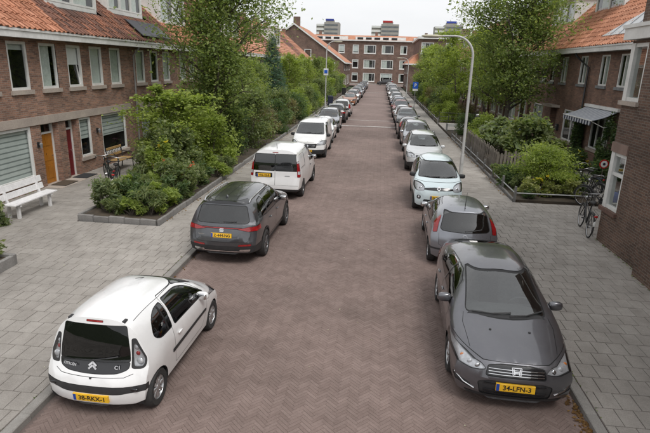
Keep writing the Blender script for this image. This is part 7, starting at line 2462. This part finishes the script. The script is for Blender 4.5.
# ------------------------------------------------------------------ cars along both kerbs
for (tx, par, loc, sz) in text_P:
    text_part('lettering', tx, sz, par, loc, (PI / 2, 0, 0), M_WHITE, .002)
PT = {'white': paint('paint_white', (.80, .80, .80), 0, .3), 'silver': paint('paint_silver', (.40, .41, .44), .7, .3), 'lightsilver': paint('paint_light_silver', (.66, .67, .68), .45, .3),
      'ice': paint('paint_ice', (.66, .77, .80), 0, .3), 'dark': paint('paint_dark', (.030, .031, .035), .5, .3), 'black': paint('paint_black', (.012, .012, .014), .2, .25), 'blue': paint('paint_blue', (.035, .06, .12), .5, .3),
      'red': paint('paint_red', (.22, .035, .03), .2, .3), 'rust': paint('paint_rust', (.36, .16, .09), .3, .3), 'grey': paint('paint_midgrey', (.20, .205, .215), .7, .3), 'cream': paint('paint_cream', (.55, .52, .45), .1, .3)}
GRP_L, GRP_R = 'vehicles parked along the left kerb', 'vehicles parked along the right kerb'
def put(car, x, y, rz, label, group, cat='car', sc=None):
    if sc:
        car.scale = (sc, sc, sc)
    car.location = (x, y, 0)
    car.rotation_euler = (0, 0, rz)
    car['label'], car['category'], car['group'] = label, cat, group
    return car
c_hatch0 = put(model_city_hatch(), -3.31, 6.64, -.024, 'small white three-door hatchback with black tailgate, nearest on the left', GRP_L, 'car', .89)
c_suv = put(model_suv(), -3.25, 12.40, -.015, 'dark grey SUV with roof rails and red light bar', GRP_L, 'car', .885)
c_van = put(model_van(), -3.24, 18.25, -.016, 'white panel van with dark rear door windows', GRP_L, 'van', .92)
c_fast = put(model_fastback(), 2.05, 8.06, PI - .035, 'dark gunmetal fastback with chrome grille bars, nearest on the right', GRP_R, 'car', .95)
c_hatch = put(model_hatch(paint('paint_pewter', (.27, .28, .31), .7, .3)), 2.12, 12.75, -.03, 'pewter grey hatchback seen from behind, tall red tail lights', GRP_R, 'car', .94)
c_mini = put(model_mini_hatch(PT['ice']), 2.05, 17.35, PI - .03, 'pale blue small hatchback with round headlights', GRP_R, 'car', .96)
c_est = put(model_estate(PT['lightsilver']), 2.13, 24.0, PI - .02, 'light silver estate with black roof rails behind the pale blue car', GRP_R, 'car', .94)
SMALL = {'seat', 'steering_wheel', 'dashboard', 'door_handle', 'wiper', 'panel_seams', 'rub_strip', 'antenna', 'badge', 'badge_lettering', 'grille_bar', 'bulb_lens', 'fog_recess', 'fog_strip', 'intake_bar', 'washer_jet', 'rear_view_mirror', 'lower_lip', 'exhaust_trim', 'reflector_strip', 'hinge_cover', 'tailgate_button', 'antenna_fin', 'wheel_well', 'lamp_cap', 'reversing_lamp', 'chrome_strip', 'cowl', 'brake_light', 'bulkhead', 'panel_recess', 'plate_recess'}
PAINTS = ('paint_pewter', 'paint_white', 'paint_grey', 'paint_white_van', 'paint_gunmetal', 'paint_silver', 'paint_ice', 'paint_light_silver')
def copy_car(src, x, y, rz, pt, label, group, cat='car', far=True):
    r = src.copy()
    COL.objects.link(r)
    swap = {k: PT[pt] for k in PAINTS}
    def cp(o, par):
        c = o.copy()
        COL.objects.link(c)
        c.parent = par
        if c.type == 'MESH':
            for i, m in enumerate(o.data.materials):
                if m and m.name in swap:
                    c.material_slots[i].link = 'OBJECT'
                    c.material_slots[i].material = swap[m.name]
        for ch in CHILD.get(o.name, ()):
            if far and ch.name.split('.')[0] in ('lettering', 'country_band', 'reflector', 'bracket', 'mirror_glass'):
                continue
            cp(ch, c)
    for ch in CHILD.get(src.name, ()):
        if far and ch.name.split('.')[0] in SMALL:
            continue
        cp(ch, r)
    return put(r, x + RNG.gauss(0, .04), y, rz + RNG.gauss(0, .012), label, group, cat)
PI_ = PI
copy_car(c_van, -3.28, 26.15, PI_, 'white', 'white panel van facing the camera behind the first van', GRP_L, 'van', False)
left = [(c_hatch, -3.32, 31.0, PI_, 'white', 'small white car behind the second white van'), (c_est, -3.35, 36.0, PI_, 'silver', 'silver car just before the white road line on the left'), (c_suv, -3.40, 42.3, 0, 'black', 'black SUV with red tail lights at the white road line'),
        (c_est, -3.3, 47.7, 0, 'lightsilver', 'pale silver estate in front of the black SUV'), (c_hatch, -3.4, 61.2, PI_, 'rust', 'rust-coloured hatchback after the gap on the left'), (c_est, -3.35, 66.2, PI_, 'white', 'white estate just past the rust-coloured hatchback'),
        (c_hatch, -3.3, 71.2, PI_, 'red', 'dark red hatchback far along the left'), (c_est, -3.3, 76.4, PI_, 'silver', 'silver estate past the dark red hatchback'), (c_hatch, -3.3, 81.4, 0, 'dark', 'dark hatchback far along the left'), (c_mini, -3.3, 86.3, PI_, 'lightsilver', 'pale silver small car past the dark left hatchback'),
        (c_est, -3.3, 91.5, PI_, 'blue', 'blue estate far along the left'), (c_hatch, -3.3, 97, PI_, 'grey', 'grey hatchback past the blue left estate'), (c_est, -3.3, 102.5, PI_, 'dark', 'dark estate near the left end'), (c_hatch, -3.3, 108, PI_, 'silver', 'silver hatchback, last but one on the left'), (c_est, -3.3, 113.6, PI_, 'white', 'white estate, last on the left')]
for (s, x, y, rz, p, lb) in left:
    copy_car(s, x, y, rz, p, lb, GRP_L, 'car', y > 34)
right = [(c_est, 2.10, 29.3, PI_, 'silver', 'silver estate behind the one with black roof rails'), (c_hatch, 2.05, 34.1, 0, 'dark', 'dark hatchback with red tail lights behind the silver estates'), (c_est, 2.1, 38.9, PI_, 'grey', 'grey estate at the white road line on the right'),
         (c_hatch, 2.1, 43.6, PI_, 'lightsilver', 'pale silver hatchback past the white road line'), (c_est, 2.1, 48.5, PI_, 'red', 'dark red estate along the right'), (c_suv, 2.1, 53.7, PI_, 'blue', 'dark blue SUV along the right'), (c_hatch, 2.1, 58.9, PI_, 'silver', 'silver hatchback past the dark blue SUV'), (c_est, 2.1, 63.9, PI_, 'lightsilver', 'pale estate past that silver hatchback on the right'),
         (c_hatch, 2.1, 69, PI_, 'black', 'black hatchback by the far right lamp'), (c_est, 2.1, 74.2, PI_, 'white', 'white estate past the far right lamp'), (c_mini, 2.1, 79.4, PI_, 'grey', 'grey small car far along the right'), (c_est, 2.1, 84.6, PI_, 'silver', 'silver estate far along the right'), (c_van, 2.1, 90.2, PI_, 'white', 'white van far along the right'),
         (c_hatch, 2.1, 96, PI_, 'white', 'white hatchback past the far right van'), (c_est, 2.1, 101.5, PI_, 'dark', 'dark estate near the right end'), (c_suv, 2.1, 107.2, PI_, 'lightsilver', 'pale SUV, last but one on the right'), (c_hatch, 2.1, 113, PI_, 'blue', 'blue hatchback, last on the right')]
for (s, x, y, rz, p, lb) in right:
    copy_car(s, x, y, rz, p, lb, GRP_R, 'van' if s is c_van else 'car', y > 34)
for (s, x, y, rz, p, lb) in ((c_est, 1.2, 131.5, PI / 2, 'dark', 'dark estate standing crosswise at the end of the street'), (c_est, -9.5, 131.5, -PI / 2, 'lightsilver', 'pale estate crosswise at the far left corner'), (c_hatch, 9.0, 131.0, PI / 2, 'dark', 'dark hatchback crosswise at the far right corner')):
    copy_car(s, x, y, rz, p, lb, 'cars on the cross street', 'car')
bpy.context.view_layer.update()
